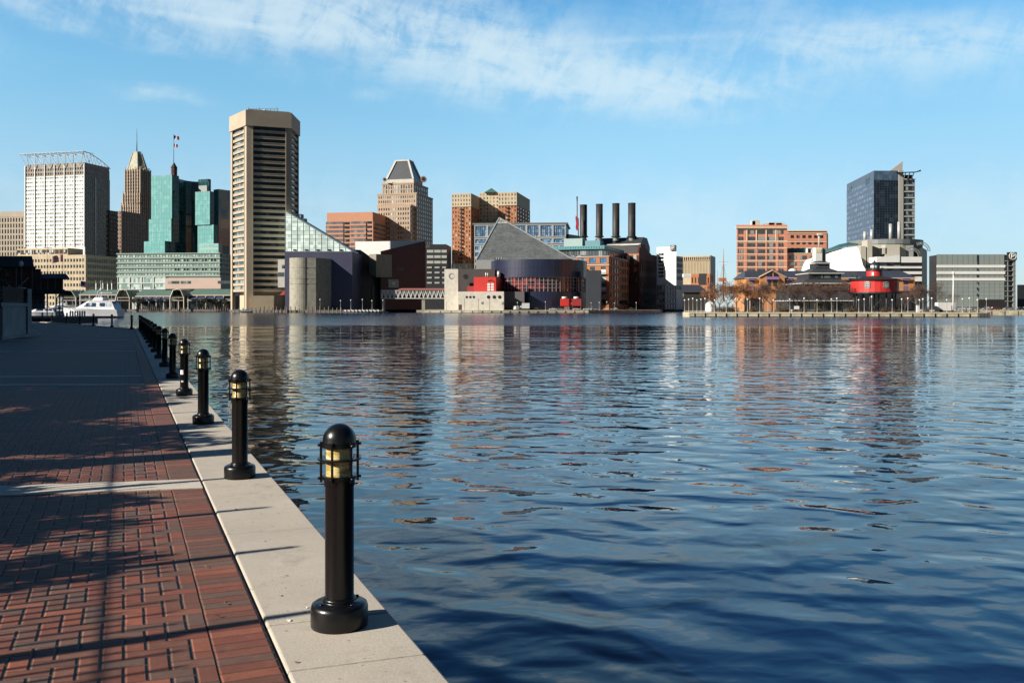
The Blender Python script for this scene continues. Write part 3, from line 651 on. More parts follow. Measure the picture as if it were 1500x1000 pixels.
# ------------------------------------------------------------------ buildings
class Bldg:
    """one building: an empty at its foot, one wall mesh, windows and other parts as children"""
    def __init__(s, name, label, px, Y, wallmat, cat='building', group=None):
        s.o = Vector((PX(px, Y), Y, LAND)); s.root = thing(name, label, cat, s.o, 0, group); s.wm = wallmat; s.mb = MB(); s.win = []
    def l(s, p, z=None):
        return (p[0] - s.o.x, p[1] - s.o.y) if z is None else (p[0] - s.o.x, p[1] - s.o.y, z - LAND)
    def prism(s, pts, z0, z1, mb=None, top=None):
        zf = lambda z: [q - LAND for q in z] if isinstance(z, (list, tuple)) else z - LAND
        (mb or s.mb).prism([s.l(p) for p in pts], zf(z0), zf(z1), [s.l(p) for p in top] if top else None)
    def part(s, name, mb, m, parent=None, bevel=0): return mb.build(name, m, parent or s.root, bevel)
    def M(s, P0, P1):
        d = Vector((P1[0] - P0[0], P1[1] - P0[1])).normalized()
        return Matrix(((d.x, -d.y, 0, P0[0] - s.o.x), (d.y, d.x, 0, P0[1] - s.o.y), (0, 0, 1, -LAND), (0, 0, 0, 1)))
    def face(s, P0, P1, z0, z1, cols, rows, m, wf=0.6, hf=0.6, relief=0.25, mar=(0, 0, 0, 0), name='window', skip=None, mbx=None, alt=None):
        """a grid of windows on the wall from P0 to P1 (left to right seen from outside); piers and spandrels stand proud of the panes"""
        mb = mbx or s.mb; M = s.M(P0, P1); W = (Vector(P1[:2]) - Vector(P0[:2])).length
        a, b, c, d = mar; w = (W - a - b) / cols; h = (z1 - z0 - c - d) / rows
        ang = math.atan2(P1[1] - P0[1], P1[0] - P0[0])
        if relief > 0:
            for i in range(cols + 1):
                x0 = a + i * w - (1 - wf) * w / 2 if i else 0.0
                x1 = a + i * w + (1 - wf) * w / 2 if i < cols else W
                if x1 - x0 > 0.02: mb.box(x0, x1, -relief - 0.04, 0, z0 + 0.02, z1 - 0.02, M)
            for j in range(rows + 1):
                y0 = z0 + c + j * h - (1 - hf) * h / 2 if j else z0 + 0.03
                y1 = z0 + c + j * h + (1 - hf) * h / 2 if j < rows else z1 - 0.03
                if y1 - y0 > 0.02: mb.box(0.03, W - 0.03, -relief, 0, y0, y1, M)
        for j in range(rows):
            for i in range(cols):
                if skip and skip(i, j): continue
                mm = alt(i, j) if alt and alt(i, j) else m
                c0 = M @ Vector((a + (i + 0.5) * w, -0.06, z0 + c + (j + 0.5) * h))
                s.win.append((w * wf, h * hf, c0, ang, mm, name))
    def pane(s, P0, P1, x0, x1, z0, z1, m, name='window', out=0.06):
        M = s.M(P0, P1); ang = math.atan2(P1[1] - P0[1], P1[0] - P0[0])
        s.win.append((x1 - x0, z1 - z0, M @ Vector(((x0 + x1) / 2, -out, (z0 + z1) / 2)), ang, m, name))
    def done(s, cap=100):
        if s.mb.v: s.mb.build('wall', s.wm, s.root)
        s.win.sort(key=lambda q: -q[0] * q[1])
        cache = {}; count = {}; rest = {}
        for w, h, c, ang, m, name in s.win:
            count[name] = count.get(name, 0) + 1
            if count[name] <= cap:
                k = (round(w, 2), round(h, 2), m.name)
                if k not in cache:
                    q = MB().box(-w / 2, w / 2, -0.04, 0.05, -h / 2, h / 2)
                    me = bpy.data.meshes.new(name); me.from_pydata(q.v, [], q.f); me.materials.append(m); cache[k] = me
                o = bpy.data.objects.new(name, cache[k]); link(o, s.root); o.location = c; o.rotation_euler.z = ang
            else: rest.setdefault(name, []).append((w, h, c, ang, m))
        for name, L in rest.items():
            ms = []; mb = MB(); idx = []
            for w, h, c, ang, m in L:
                if m not in ms: ms.append(m)
                mb.box(-w / 2, w / 2, -0.04, 0.05, -h / 2, h / 2, Matrix.Translation(c) @ Matrix.Rotation(ang, 4, 'Z')); idx += [ms.index(m)] * 6
            o = mb.build(name, ms, s.root); o.data.polygons.foreach_set('material_index', idx); o['kind'] = 'stuff'
        return s.root
def cbox(pL, pC, pR, Y, th):
    """ground plan of a box whose nearest corner stands at column pC, depth Y; th turns it; returns left, corner, right, back"""
    c = Vector((PX(pC, Y), Y)); a = Vector((-math.cos(R(th)), math.sin(R(th)))); b = Vector((math.sin(R(th)), math.cos(R(th))))
    def ln(d, px): k = KX(px); return (k * c.y - c.x) / (d.x - k * d.y)
    A = c + a * ln(a, pL); B = c + b * ln(b, pR)
    return A, c, B, A + (B - c)
def out(poly, r):
    """outline pushed outwards by r"""
    c = sum((Vector(p) for p in poly), Vector((0, 0))) / len(poly)
    return [Vector(p) + (Vector(p) - c).normalized() * r for p in poly]

G_DARK = glass('glass_dark', (0.015, 0.022, 0.03), light=(0.10, 0.12, 0.12), share=0.15)
G_GREY = glass('glass_grey', (0.06, 0.075, 0.085), light=(0.22, 0.24, 0.23), share=0.3)
G_PALE = glass('glass_pale', (0.30, 0.34, 0.33), light=(0.48, 0.5, 0.47), share=0.4, rough=0.25)
G_BLUE = glass('glass_blue', (0.06, 0.14, 0.26), light=(0.16, 0.26, 0.38), share=0.3, cell=(1.6, 2.2))
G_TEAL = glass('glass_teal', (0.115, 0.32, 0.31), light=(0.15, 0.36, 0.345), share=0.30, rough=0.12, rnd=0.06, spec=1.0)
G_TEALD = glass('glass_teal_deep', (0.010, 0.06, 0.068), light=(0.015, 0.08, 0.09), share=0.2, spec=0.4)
M_WHITE = mat('white_paint', (0.74, 0.75, 0.72), 0.6, var=0.15, scale=4)
M_OFFW = mat('off_white_stone', (0.62, 0.60, 0.53), 0.8, var=0.2, scale=5)
M_CREAM = mat('cream_stone', (0.60, 0.49, 0.33), 0.8, var=0.2, scale=6)
M_TAN = mat('tan_concrete', (0.47, 0.37, 0.25), 0.8, var=0.22, scale=7)
M_BRICK = mat('red_brick', (0.42, 0.15, 0.075), 0.85, var=0.3, scale=3, tint=(0.24, 0.09, 0.055))
M_ORBRICK = mat('orange_brick', (0.48, 0.20, 0.09), 0.85, var=0.25, scale=3)
M_DBRICK = mat('dark_brick', (0.085, 0.032, 0.024), 0.88, var=0.35, scale=4)
M_GREYM = mat('grey_metal', (0.20, 0.22, 0.22), 0.5, var=0.2, scale=4)
M_SLATE = mat('slate_roof', (0.045, 0.05, 0.055), 0.6, var=0.4, scale=1.5)
M_DARK = mat('dark_metal', (0.025, 0.027, 0.03), 0.5, var=0.3, scale=2)
M_COPPER = mat('green_copper', (0.10, 0.24, 0.19), 0.65, var=0.3, scale=4)

# ---- far left: ribbed office block
b = Bldg('office_block', 'ribbed beige office block cut by the left edge of the picture', 0, 900, mat('ribbed_beige', (0.46, 0.40, 0.31), 0.8, var=0.2, scale=5))
A, C, B_, D = cbox(-22, 60, 74, 900, 8)
b.prism([A, C, B_, D], LAND, PZ(309, 900)); b.prism(out([A, C, B_, D], 0.8), PZ(317, 900), PZ(309.5, 900))
b.face(A, C, LAND, PZ(317.5, 900), 20, 16, G_DARK, 0.52, 0.72, 0.7); b.done()

# ---- white gridded tower with a truss crown
W_T = mat('white_grid', (0.84, 0.86, 0.84), 0.55, var=0.12, scale=8)
b = Bldg('office_tower', 'white gridded office tower with open white truss crown', 124, 850, W_T)
A, C, B_, D = cbox(37.5, 124, 160, 850, 14); zt = PZ(238, 850); z1 = PZ(256, 850); zb = PZ(361, 850)
b.prism([A, C, B_, D], LAND, z1)
b.face(A, C, zb, z1 - 0.1, 24, 18, glass('glass_mint', (0.17, 0.20, 0.19), light=(0.40, 0.42, 0.39), share=0.5, rough=0.4, cell=(2.3, 3.6), spec=0.4), 0.86, 0.44, 0.3)
dk = MB(); s_ = C + (B_ - C) * 0.42
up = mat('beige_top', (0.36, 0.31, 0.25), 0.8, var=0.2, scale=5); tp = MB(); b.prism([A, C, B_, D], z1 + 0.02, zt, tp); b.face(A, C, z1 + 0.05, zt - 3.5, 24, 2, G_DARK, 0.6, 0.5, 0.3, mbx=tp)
b.face(C, B_, z1 + 0.05, zt - 3.5, 12, 2, G_DARK, 0.6, 0.5, 0.3, mbx=tp); b.part('attic', tp, up)
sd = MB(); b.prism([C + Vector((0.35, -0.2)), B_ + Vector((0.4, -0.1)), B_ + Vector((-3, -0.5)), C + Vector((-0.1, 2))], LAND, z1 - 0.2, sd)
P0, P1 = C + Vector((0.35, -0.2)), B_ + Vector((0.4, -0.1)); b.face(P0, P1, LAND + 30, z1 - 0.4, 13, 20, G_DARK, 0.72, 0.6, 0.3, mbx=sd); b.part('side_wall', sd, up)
fin = MB(); f0 = P0 + (P1 - P0) * 0.42; b.prism([f0 + Vector((-0.3, -1.4)), f0 + Vector((0.7, -1.4)), f0 + Vector((0.7, 0)), f0 + Vector((-0.3, 0))], PZ(375, 850), PZ(258, 850), fin); b.part('white_fin', fin, M_WHITE)
mu = MB(); M = b.M(A, C); Wd = (C - A).length
for k in range(7): mu.box(k * Wd / 6 - 0.4, k * Wd / 6 + 0.4, -1.0, -0.38, zb, zt - 1, M)
b.part('mullion', mu, W_T)['kind'] = 'stuff'
tr = MB(); zr = PZ(222, 850); n = (C - A).normalized(); nn = Vector((n.y, -n.x)); dn = B_ - C
rail = []; foot = []
for k in range(17):
    t = k / 16; p = A + (C - A) * t; foot.append(p); rail.append(A + (C - A) * (t * 1.05 - 0.075 if t < 1 else 1.0) + nn * 2.5)
for q, (zz, off) in enumerate(((zr, 0), (zr - 0.5, 14))):
    for k in range(16):
        tr.tube([b.l(rail[k] - nn * off, zz), b.l(rail[k + 1] - nn * off, zz)], 0.24, 5)
for k in range(0, 17):
    if k % 2 == 0: tr.tube([b.l(rail[k], zr), b.l(rail[k] - nn * 14, zr - 0.5)], 0.16, 5)
for k in range(0, 16, 2):
    fm = foot[k + 1] + nn * 0.6; tr.tube([b.l(rail[k], zr), b.l(fm, zt - 4.5)], 0.32, 5); tr.tube([b.l(rail[k + 2], zr), b.l(fm, zt - 4.5)], 0.32, 5)
    tr.tube([b.l(rail[k] - nn * 14, zr), b.l(foot[k + 1] - nn * 8, zt)], 0.18, 5); tr.tube([b.l(rail[k + 2] - nn * 14, zr), b.l(foot[k + 1] - nn * 8, zt)], 0.18, 5)
    tr.tube([b.l(rail[k + 1], zr), b.l(rail[k + 2] - nn * 14, zr)], 0.19, 5); tr.tube([b.l(rail[k + 1], zr), b.l(rail[k] - nn * 14, zr)], 0.19, 5)
arc = [(rail[16] + (B_ + Vector((.6, 1)) - rail[16]) * t, zr - (zr - zt + 1.0) * t ** 1.8) for t in [i / 8 for i in range(9)]]
tr.tube([b.l(p, z) for p, z in arc], 0.36, 5)
for k in range(1, 9):
    p, z = arc[k]; base = C + dn * (k - 0.5) / 8; tr.tube([b.l(p, z), b.l(base, zt)], 0.22, 5); p, z = arc[k - 1]; tr.tube([b.l(p, z), b.l(base, zt)], 0.22, 5)
b.part('roof_truss', tr, M_WHITE); b.done()

# ---- cream podium block before it
b = Bldg('podium_block', 'low cream block with rows of square windows below the white tower', 126, 790, M_CREAM)
A, C, B_, D = cbox(-30, 126, 170, 790, 14); zt = PZ(373, 790)
b.prism([A, C, B_, D], LAND, zt); b.face(A, C, LAND, zt, 36, 8, G_DARK, 0.62, 0.5, 0.4, (1, 1, 2, 2.0)); b.face(C, B_, LAND, zt, 16, 8, G_DARK, 0.78, 0.62, 0.4, (1, 1, 2, 2.0))
A2, C2 = A + (C - A) * 0.32, A + (C - A) * 0.80; back = (B_ - C) * 0.6; sh = (B_ - C) * 0.12
q = [A2 + sh, C2 + sh, C2 + back, A2 + back]; b.prism(q, zt, PZ(362, 790)); b.face(q[0], q[1], zt, PZ(362, 790), 12, 1, glass('glass_brown', (0.05, 0.035, 0.03)), 0.9, 0.62, 0.3)
b.done()
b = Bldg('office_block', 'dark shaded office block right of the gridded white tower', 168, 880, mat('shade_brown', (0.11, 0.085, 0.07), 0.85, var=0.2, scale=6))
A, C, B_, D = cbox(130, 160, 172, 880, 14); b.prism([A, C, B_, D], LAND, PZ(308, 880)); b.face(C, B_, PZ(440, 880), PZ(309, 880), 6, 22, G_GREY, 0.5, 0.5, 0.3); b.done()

# ---- stepped deco tower with copper crown
M_DECO = mat('deco_stone', (0.31, 0.22, 0.16), 0.85, var=0.35, scale=6, tint=(0.24, 0.15, 0.11)); M_DECOL = mat('deco_light', (0.52, 0.43, 0.32), 0.8, var=0.25, scale=4)
b = Bldg('deco_tower', 'brown stepped deco skyscraper with pale pointed crown and antenna', 205, 1000, M_DECO)
ribs = MB()
for (pl, pc, pr, py0, py1, n1, n2) in ((177.5, 206, 221.5, 449, 300, 8, 5), (180, 206, 221, 300, 283, 7, 5), (183, 206.5, 220.5, 283, 248, 6, 5)):
    A, C, B_, D = cbox(pl, pc, pr, 1000, 16); z0, z1 = PZ(py0, 1000), PZ(py1, 1000); b.prism([A, C, B_, D], z0, z1)
    rows = 20 if py0 == 449 else (3 if py0 == 300 else 7)
    b.face(A, C, max(z0, PZ(372, 1000)), z1, n1, min(rows, 14), G_DARK, 0.36, 0.62, 0.3, (1, 1, 0, 1.5)); b.face(C, B_, max(z0, PZ(372, 1000)), z1, n2, min(rows, 14), G_DARK, 0.36, 0.62, 0.3, (1, 1, 0, 1.5))
    for (p, q, n) in ((A, C, n1), (C, B_, n2)):
        M = b.M(p, q); W = (q - p).length
        for k in range(n + 1):
            x = 0.6 + k * (W - 1.2) / n; ribs.box(x - 0.45, x + 0.45, -1.0, -0.3, max(z0, z1 - 26), z1 + (2.8 if k % 2 == 0 else 1.2), M)
b.part('buttress', ribs, M_DECOL)['kind'] = 'stuff'
base = [Vector((PX(p, Y), Y)) for p, Y in ((187, 1008), (202, 1001), (214.5, 1006), (217, 1016), (212, 1028), (198, 1032), (188, 1026), (185.5, 1016))]
cc = sum(base, Vector((0, 0))) / 8; top = [cc + (p - cc) * 0.45 for p in base]; cr = MB(); b.prism(base, PZ(248, 1000), PZ(222, 1000), cr, top)
for p, q in zip(base, top): cr.tube([b.l(p, PZ(250, 1000)), b.l(q, PZ(221.5, 1000))], [0.8, 0.5], 5)
cr2 = [cc + (p - cc) * 0.40 for p in base]; b.prism(cr2, PZ(222, 1000), PZ(219.5, 1000), cr); b.part('crown', cr, mat('old_copper', (0.42, 0.44, 0.33), 0.7, var=0.5, scale=3, tint=(0.26, 0.22, 0.15)))
an = MB().tube([b.l(cc, PZ(220, 1000)), b.l(cc, PZ(205, 1000)), b.l(cc, PZ(184, 1000))], [0.6, 0.4, 0.12], 6); b.part('antenna', an, M_DARK); b.done()
b = Bldg('stone_block', 'lower dark stone block in front of the deco skyscraper', 178, 930, M_DECO)
A, C, B_, D = cbox(168, 178, 213, 930, 16); b.prism([A, C, B_, D], LAND, PZ(309, 930)); b.face(A, C, PZ(370, 930), PZ(309, 930), 3, 10, G_DARK, 0.4, 0.6, 0.3); b.face(C, B_, PZ(370, 930), PZ(309, 930), 9, 10, G_DARK, 0.4, 0.55, 0.3); b.done()

# ---- cupola with flags beyond the green glass
t = Bldg('brick_cupola', 'dark red pointed cupola rising behind the teal glass tower', 255, 1100, mat('cupola_brick', (0.14, 0.05, 0.045), 0.8), cat='tower')
oc = lambda r: [(PX(255, 1100) + r * math.cos(a), 1100 + r * math.sin(a)) for a in [math.pi / 8 + k * math.pi / 4 for k in range(8)]]
t.prism(oc(3.6), LAND, PZ(246, 1100)); t.face(oc(3.6)[5], oc(3.6)[6], PZ(256, 1100), PZ(247, 1100), 1, 1, G_DARK, 0.5, 0.7, 0.1)
rf = MB(); t.prism(oc(4.1), PZ(246, 1100), PZ(238, 1100), rf, [(PX(255, 1100) + 0.3 * math.cos(k), 1100 + 0.3 * math.sin(k)) for k in [math.pi / 8 + j * math.pi / 4 for j in range(8)]]); t.part('roof', rf, M_DARK); t.done()
def flag_mat(name, cols, w, h, canton=None):
    m = bpy.data.materials.new(name); m.use_nodes = True; nt = m.node_tree; N = nt.nodes; L = nt.links; p = N['Principled BSDF']; p.inputs['Roughness'].default_value = 0.8
    tc = N.new('ShaderNodeTexCoord'); sp = N.new('ShaderNodeSeparateXYZ'); L.new(tc.outputs['Generated'], sp.inputs[0])
    a = N.new('ShaderNodeMath'); a.operation = 'MULTIPLY'; L.new(sp.outputs[2], a.inputs[0]); a.inputs[1].default_value = 6.5
    f = N.new('ShaderNodeMath'); f.operation = 'FRACT'; L.new(a.outputs[0], f.inputs[0]); g = N.new('ShaderNodeMath'); g.operation = 'GREATER_THAN'; L.new(f.outputs[0], g.inputs[0]); g.inputs[1].default_value = 0.5
    mx = N.new('ShaderNodeMix'); mx.data_type = 'RGBA'; L.new(g.outputs[0], mx.inputs[0]); mx.inputs[6].default_value = (*cols[0], 1); mx.inputs[7].default_value = (*cols[1], 1); o = mx.outputs[2]
    if canton:
        x = N.new('ShaderNodeMath'); x.operation = 'LESS_THAN'; L.new(sp.outputs[0], x.inputs[0]); x.inputs[1].default_value = 0.42
        z = N.new('ShaderNodeMath'); z.operation = 'GREATER_THAN'; L.new(sp.outputs[2], z.inputs[0]); z.inputs[1].default_value = 0.46
        k = N.new('ShaderNodeMath'); k.operation = 'MULTIPLY'; L.new(x.outputs[0], k.inputs[0]); L.new(z.outputs[0], k.inputs[1])
        m2 = N.new('ShaderNodeMix'); m2.data_type = 'RGBA'; L.new(k.outputs[0], m2.inputs[0]); L.new(o, m2.inputs[6]); m2.inputs[7].default_value = (*canton, 1); o = m2.outputs[2]
    L.new(o, p.inputs['Base Color']); return m
F_US = flag_mat('striped_flag', ((0.45, 0.03, 0.04), (0.75, 0.75, 0.75)), 1, 1, (0.03, 0.04, 0.16)); F_RW = flag_mat('checked_flag', ((0.5, 0.05, 0.05), (0.7, 0.66, 0.5)), 1, 1)
def flagpole(px, Y, y0, y1, label, flags, r=0.2, white=True):
    t = thing('flagpole', label, 'flagpole', (PX(px, Y), Y, PZ(y0, Y))); h = PZ(y1, Y) - PZ(y0, Y)
    MB().tube([(0, 0, 0), (0, 0, h)], [r, r * 0.5], 6).tube([(0, 0, h), (0, 0, h + r * 2.4)], r * 1.2, 6).build('pole', M_WHITE if white else M_DARK, t)
    for (dy, w, hh, m, rz) in flags:
        fl = MB(); z0 = h - dy * Y / F; n = 8
        vs = [(i * w / n, math.sin(i * 1.1) * w * 0.07 + s, z0 - j * hh - 0.22 * w * (i / n) ** 2) for s in (0, 0.06) for j in (0, 1) for i in range(n + 1)]
        k = n + 1; fs = [(i, i + 1, k + i + 1, k + i) for i in range(n)] + [(2 * k + i, 3 * k + i, 3 * k + i + 1, 2 * k + i + 1) for i in range(n)]
        fo = fl.add(vs, fs, True).build('flag', m, t); fo.rotation_euler.z = rz
    return t
flagpole(254.5, 1100, 239, 198, 'tall pole flying two flags above the dark red cupola', [(0.5, 7.0, 4.4, F_US, 0.1), (12.5, 5.0, 3.8, F_RW, 0.1)], 0.35, False)

# ---- teal glass complex
def teal(name, label, px, Y): return Bldg(name, label, px, Y, mat('teal_frame', (0.09, 0.20, 0.19), 0.5, var=0.15, scale=6))
b = teal('glass_tower', 'teal glass tower with stepped left block beside the deco skyscraper', 252, 770)
TH = 20
for (pl, pc, pr, y0, y1, nr, nc) in ((221.5, 252, 262, 320, 256, 9, 8), (218, 251, 262, 354, 320, 5, 9), (211, 241.5, 256, 371, 353.5, 3, 8)):
    A, C, B_, D = cbox(pl, pc, pr, 770 if y0 < 360 else 764, TH); z0, z1 = PZ(y0, 770), PZ(y1, 770); b.prism([A, C, B_, D], z0, z1)
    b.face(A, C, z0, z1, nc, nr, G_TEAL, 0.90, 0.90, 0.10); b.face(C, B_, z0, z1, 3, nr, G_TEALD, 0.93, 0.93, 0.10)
b.done()
b = Bldg('glass_tower', 'dark concave teal glass tower between two lighter glass blocks', 272, 785, mat('deep_teal_frame', (0.03, 0.09, 0.10), 0.5))
pts = [Vector((PX(p, Y), Y)) for p, Y in ((252.5, 778), (257, 776), (263, 790), (272, 800), (282, 806), (291, 808), (306, 806), (306, 830), (252.5, 830))]
zs = [PZ(258, 785)] * 2 + [PZ(258.5, 785)] * 2 + [PZ(260, 785)] * 2 + [PZ(261, 785)] * 3
b.prism(pts, LAND, min(zs))
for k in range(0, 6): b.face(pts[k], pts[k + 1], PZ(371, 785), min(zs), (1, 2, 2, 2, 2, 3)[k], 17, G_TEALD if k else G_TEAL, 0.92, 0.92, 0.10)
r = MB()
for yy in (311, 329): b.prism([p + Vector((0, -1.2)) for p in pts[1:6]] + [pts[5], pts[4], pts[3], pts[2], pts[1]], PZ(yy + 1.2, 785), PZ(yy - 1, 785), r)
b.part('belt', r, M_DARK)
A, C, B_, D = cbox(290.5, 304.5, 309, 815, TH); b.prism([A, C, B_, D], PZ(300, 815), PZ(262, 815)); b.face(A, C, PZ(279, 815), PZ(262, 815), 4, 3, G_TEALD, 0.9, 0.85, 0.1); b.done()
b = teal('glass_tower', 'shorter teal glass tower with dark right flank and grey roof box', 307.5, 770)
for (pl, pc, pr, y0, y1, nr, nc) in ((286, 307.5, 313.5, 329, 280, 7, 6), (289.5, 313, 319, 371, 329, 6, 7)):
    A, C, B_, D = cbox(pl, pc, pr, 772, TH); z0, z1 = PZ(y0, 772), PZ(y1, 772); b.prism([A, C, B_, D], z0, z1)
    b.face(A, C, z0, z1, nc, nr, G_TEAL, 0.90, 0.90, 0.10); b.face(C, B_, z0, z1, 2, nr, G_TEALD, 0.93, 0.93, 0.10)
A, C, B_, D = cbox(291, 303, 306, 778, TH); g = MB(); b.prism([A, C, B_, D], PZ(281, 778), PZ(271.5, 778), g); b.part('roof_box', g, mat('grey_box', (0.33, 0.35, 0.33), 0.7))
g = MB(); A, C, B_, D = cbox(292, 320, 326, 765, TH); b.prism([A, C, B_, D], PZ(371, 765), PZ(356.5, 765), g); b.face(A, C, PZ(371, 765), PZ(356.5, 765), 6, 2, G_TEAL, 0.8, 0.6, 0.1, mbx=g); b.part('lower_block', g, mat('sage_stone', (0.33, 0.42, 0.37), 0.7)); b.done()
b = Bldg('glass_tower', 'blue green glass slab with painted reflections on its right side, left of the tan tower', 320, 820, mat('blue_frame', (0.12, 0.22, 0.25), 0.5))
A, C, B_, D = cbox(313, 320, 337, 820, 35); b.prism([A, C, B_, D], LAND, PZ(277, 820)); b.face(A, C, PZ(360, 820), PZ(277, 820), 4, 16, G_TEAL, 0.92, 0.92, 0.1); b.face(C, B_, PZ(360, 820), PZ(277, 820), 7, 16, glass('glass_painted_reflections', (0.07, 0.17, 0.21), light=(0.22, 0.18, 0.13), share=0.35, cell=(6, 9)), 0.92, 0.92, 0.1); b.done()  # tan patches in the right-hand glass colour stand in for reflections
M_SAGE = mat('sage_panel', (0.25, 0.35, 0.30), 0.65, var=0.15, scale=6)
b = Bldg('hotel_podium', 'long sage green hotel podium with rows of pale windows above the pavilions', 322, 745, M_SAGE)
A, C, B_, D = cbox(172, 322, 345, 745, 6); z1 = PZ(371, 745); z0 = PZ(404, 745)
b.prism([A, C, B_, D], LAND, z1)
G_MINT = glass('glass_mint_bright', (0.22, 0.32, 0.29), light=(0.42, 0.50, 0.45), share=0.5, rough=0.3, cell=(1.8, 3.6))
b.face(A, C, z0, z1, 34, 5, G_MINT, 0.72, 0.5, 0.3, alt=lambda i, j: G_DARK if i > 17 and j in (1, 3) and (i % 3) else None); b.face(C, B_, z0, z1, 6, 5, G_GREY, 0.6, 0.5, 0.3)
bal = MB()
for yy in (370.5, 377.5, 384.5, 391.5, 398.5, 404): b.prism([A + Vector((-0.6, -0.9)), C + Vector((0.6, -0.9)), C + Vector((0.5, -0.3)), A + Vector((-0.5, -0.3))], PZ(yy + 0.9, 745), PZ(yy - 0.4, 745), bal)
b.part('ledge', bal, mat('pale_sage', (0.34, 0.44, 0.38), 0.65))['kind'] = 'stuff'
lo = MB(); M_ = A + (C - A) * 0.48; b.prism([A + Vector((0.8, -1.4)), M_ + Vector((0, -1.4)), M_, A + Vector((0.8, 0))], LAND, PZ(404.6, 745), lo)
b.face(A + Vector((0.8, -1.4)), M_ + Vector((0, -1.4)), PZ(424, 745), PZ(404.8, 745), 4, 2, G_MINT, 0.9, 0.84, 0.5, mbx=lo); b.part('glass_front', lo, mat('white_frame', (0.6, 0.66, 0.62), 0.6))
pk = MB(); E_ = C + Vector((1.5, -2.6)); b.prism([M_ + Vector((0.2, -2.4)), E_, C + Vector((1.5, 0)), M_], PZ(423, 745), PZ(407, 745), pk)
b.part('peach_panel', pk, mat('peach_panel', (0.62, 0.46, 0.38), 0.7, var=0.08, scale=8))
for (x0, x1) in ((2, 12), (13, 22), (45, 57), (60, 66)): b.pane(M_ + Vector((0.2, -2.4)), E_, x0, x1, PZ(415.5, 745), PZ(411.5, 745), G_GREY, out=0.05)
b.done()

# ---- the pentagonal tower
M_T1 = mat('tower_concrete', (0.50, 0.41, 0.30), 0.78, var=0.18, scale=9)
Q = [Vector(p) for p in ((-183.3, 591.3), (-166.7, 570.0), (-141.3, 579.2), (-142.2, 606.0), (-168.2, 613.7))]
b = Bldg('concrete_tower', 'tallest tan five sided concrete tower with dark ribbon windows and plain crown', 361, 570, M_T1)
def along(p, q, t): return p + (q - p) * t
zt = PZ(161, 570); zc = PZ(184, 570); z0 = PZ(427, 570)
core = out(Q, -2.1); b.prism(core, z0, zc + 1); b.prism(out(Q, 0.9), zc, zt); b.prism(out(Q, -1.2), zt, zt + 0.8)
nfl = 27; fh = (zc - z0) / nfl
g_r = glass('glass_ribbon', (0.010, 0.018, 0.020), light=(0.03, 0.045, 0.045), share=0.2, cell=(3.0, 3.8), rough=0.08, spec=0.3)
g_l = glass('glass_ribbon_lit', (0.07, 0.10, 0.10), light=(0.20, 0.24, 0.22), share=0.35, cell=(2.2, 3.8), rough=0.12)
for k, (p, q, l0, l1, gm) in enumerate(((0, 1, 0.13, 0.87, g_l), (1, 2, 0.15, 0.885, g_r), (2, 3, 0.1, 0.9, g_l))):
    P0, P1 = Q[p], Q[q]; W = (P1 - P0).length; M = b.M(P0, P1)
    b.mb.box(0.15, W * l0, 0, 1.9, LAND, zc + 0.5, M); b.mb.box(W * l1, W - 0.15, 0, 1.9, LAND, zc + 0.5, M)      # corner piers
    b.mb.box(W * l0 - 0.6, W * l0, -0.25, 1.9, LAND, zc, M)
    b.mb.box(W * l1, W * l1 + 0.6, -0.25, 1.9, LAND, zc, M)
    for j in range(nfl):
        z = z0 + j * fh
        b.mb.box(W * l0 - 0.02, W * l1 + 0.02, 0.32, 1.9, z, z + fh * 0.44, M); b.mb.box(W * l0, W * l1, 0.18, 0.9, z + fh * 0.36, z + fh * 0.44, M)
        c0 = M @ Vector((W * (l0 + l1) / 2, 1.25, z + fh * 0.72)); b.win.append((W * (l1 - l0), fh * 0.56, c0, math.atan2(P1.y - P0.y, P1.x - P0.x), gm, 'window'))
fs = MB(); b.prism(out(Q, -5.5), LAND, z0 + 1, fs); b.part('lobby_core', fs, M_CREAM)
lb = MB(); b.prism([Q[1] + Vector((4, -3)), Q[1] + Vector((17, 0.5)), Q[1] + Vector((16, 8)), Q[1] + Vector((3, 4))], LAND, PZ(433, 570), lb); b.part('entrance_block', lb, M_CREAM)
cn = sum(Q, Vector((0, 0))) / 5; rr = MB()
for k in range(9):
    p = cn + Vector((-9 + k * 2.3, -7)); rr.tube([b.l(p, zt), b.l(p, zt + 4.0)], 0.16, 5)
for z in (2.2, 3.8): rr.tube([b.l(cn + Vector((-9, -7)), zt + z), b.l(cn + Vector((9.5, -7)), zt + z)], 0.15, 5)
for dx in (-10, -3, 8.5): rr.tube([b.l(cn + Vector((dx, -5)), zt), b.l(cn + Vector((dx, -5)), zt + 5.6)], 0.12, 5)
b.part('roof_rail', rr, M_GREYM)
ds = MB().lathe([(0, -1.3), (0.8, -1.0), (1.25, 0), (0.8, 1.0), (0, 1.3)], n=12); o = b.part('radome', ds, M_WHITE); o.location = b.l(cn + Vector((1.5, -9)), zt + 1.9)
b.done()
b = Bldg('office_block', 'small dark glass block peeping out right of the tan tower', 440, 700, M_DARK)
for (l, c, r, y) in ((430, 441, 445, 313.5), (430, 446, 450, 320)):
    A, C, B_, D = cbox(l, c, r, 700 - (y > 314), 10); b.prism([A, C, B_, D], LAND, PZ(y, 700)); b.face(A, C, PZ(345, 700), PZ(y, 700), 4, 5, G_BLUE, 0.8, 0.6, 0.1)
b.done()

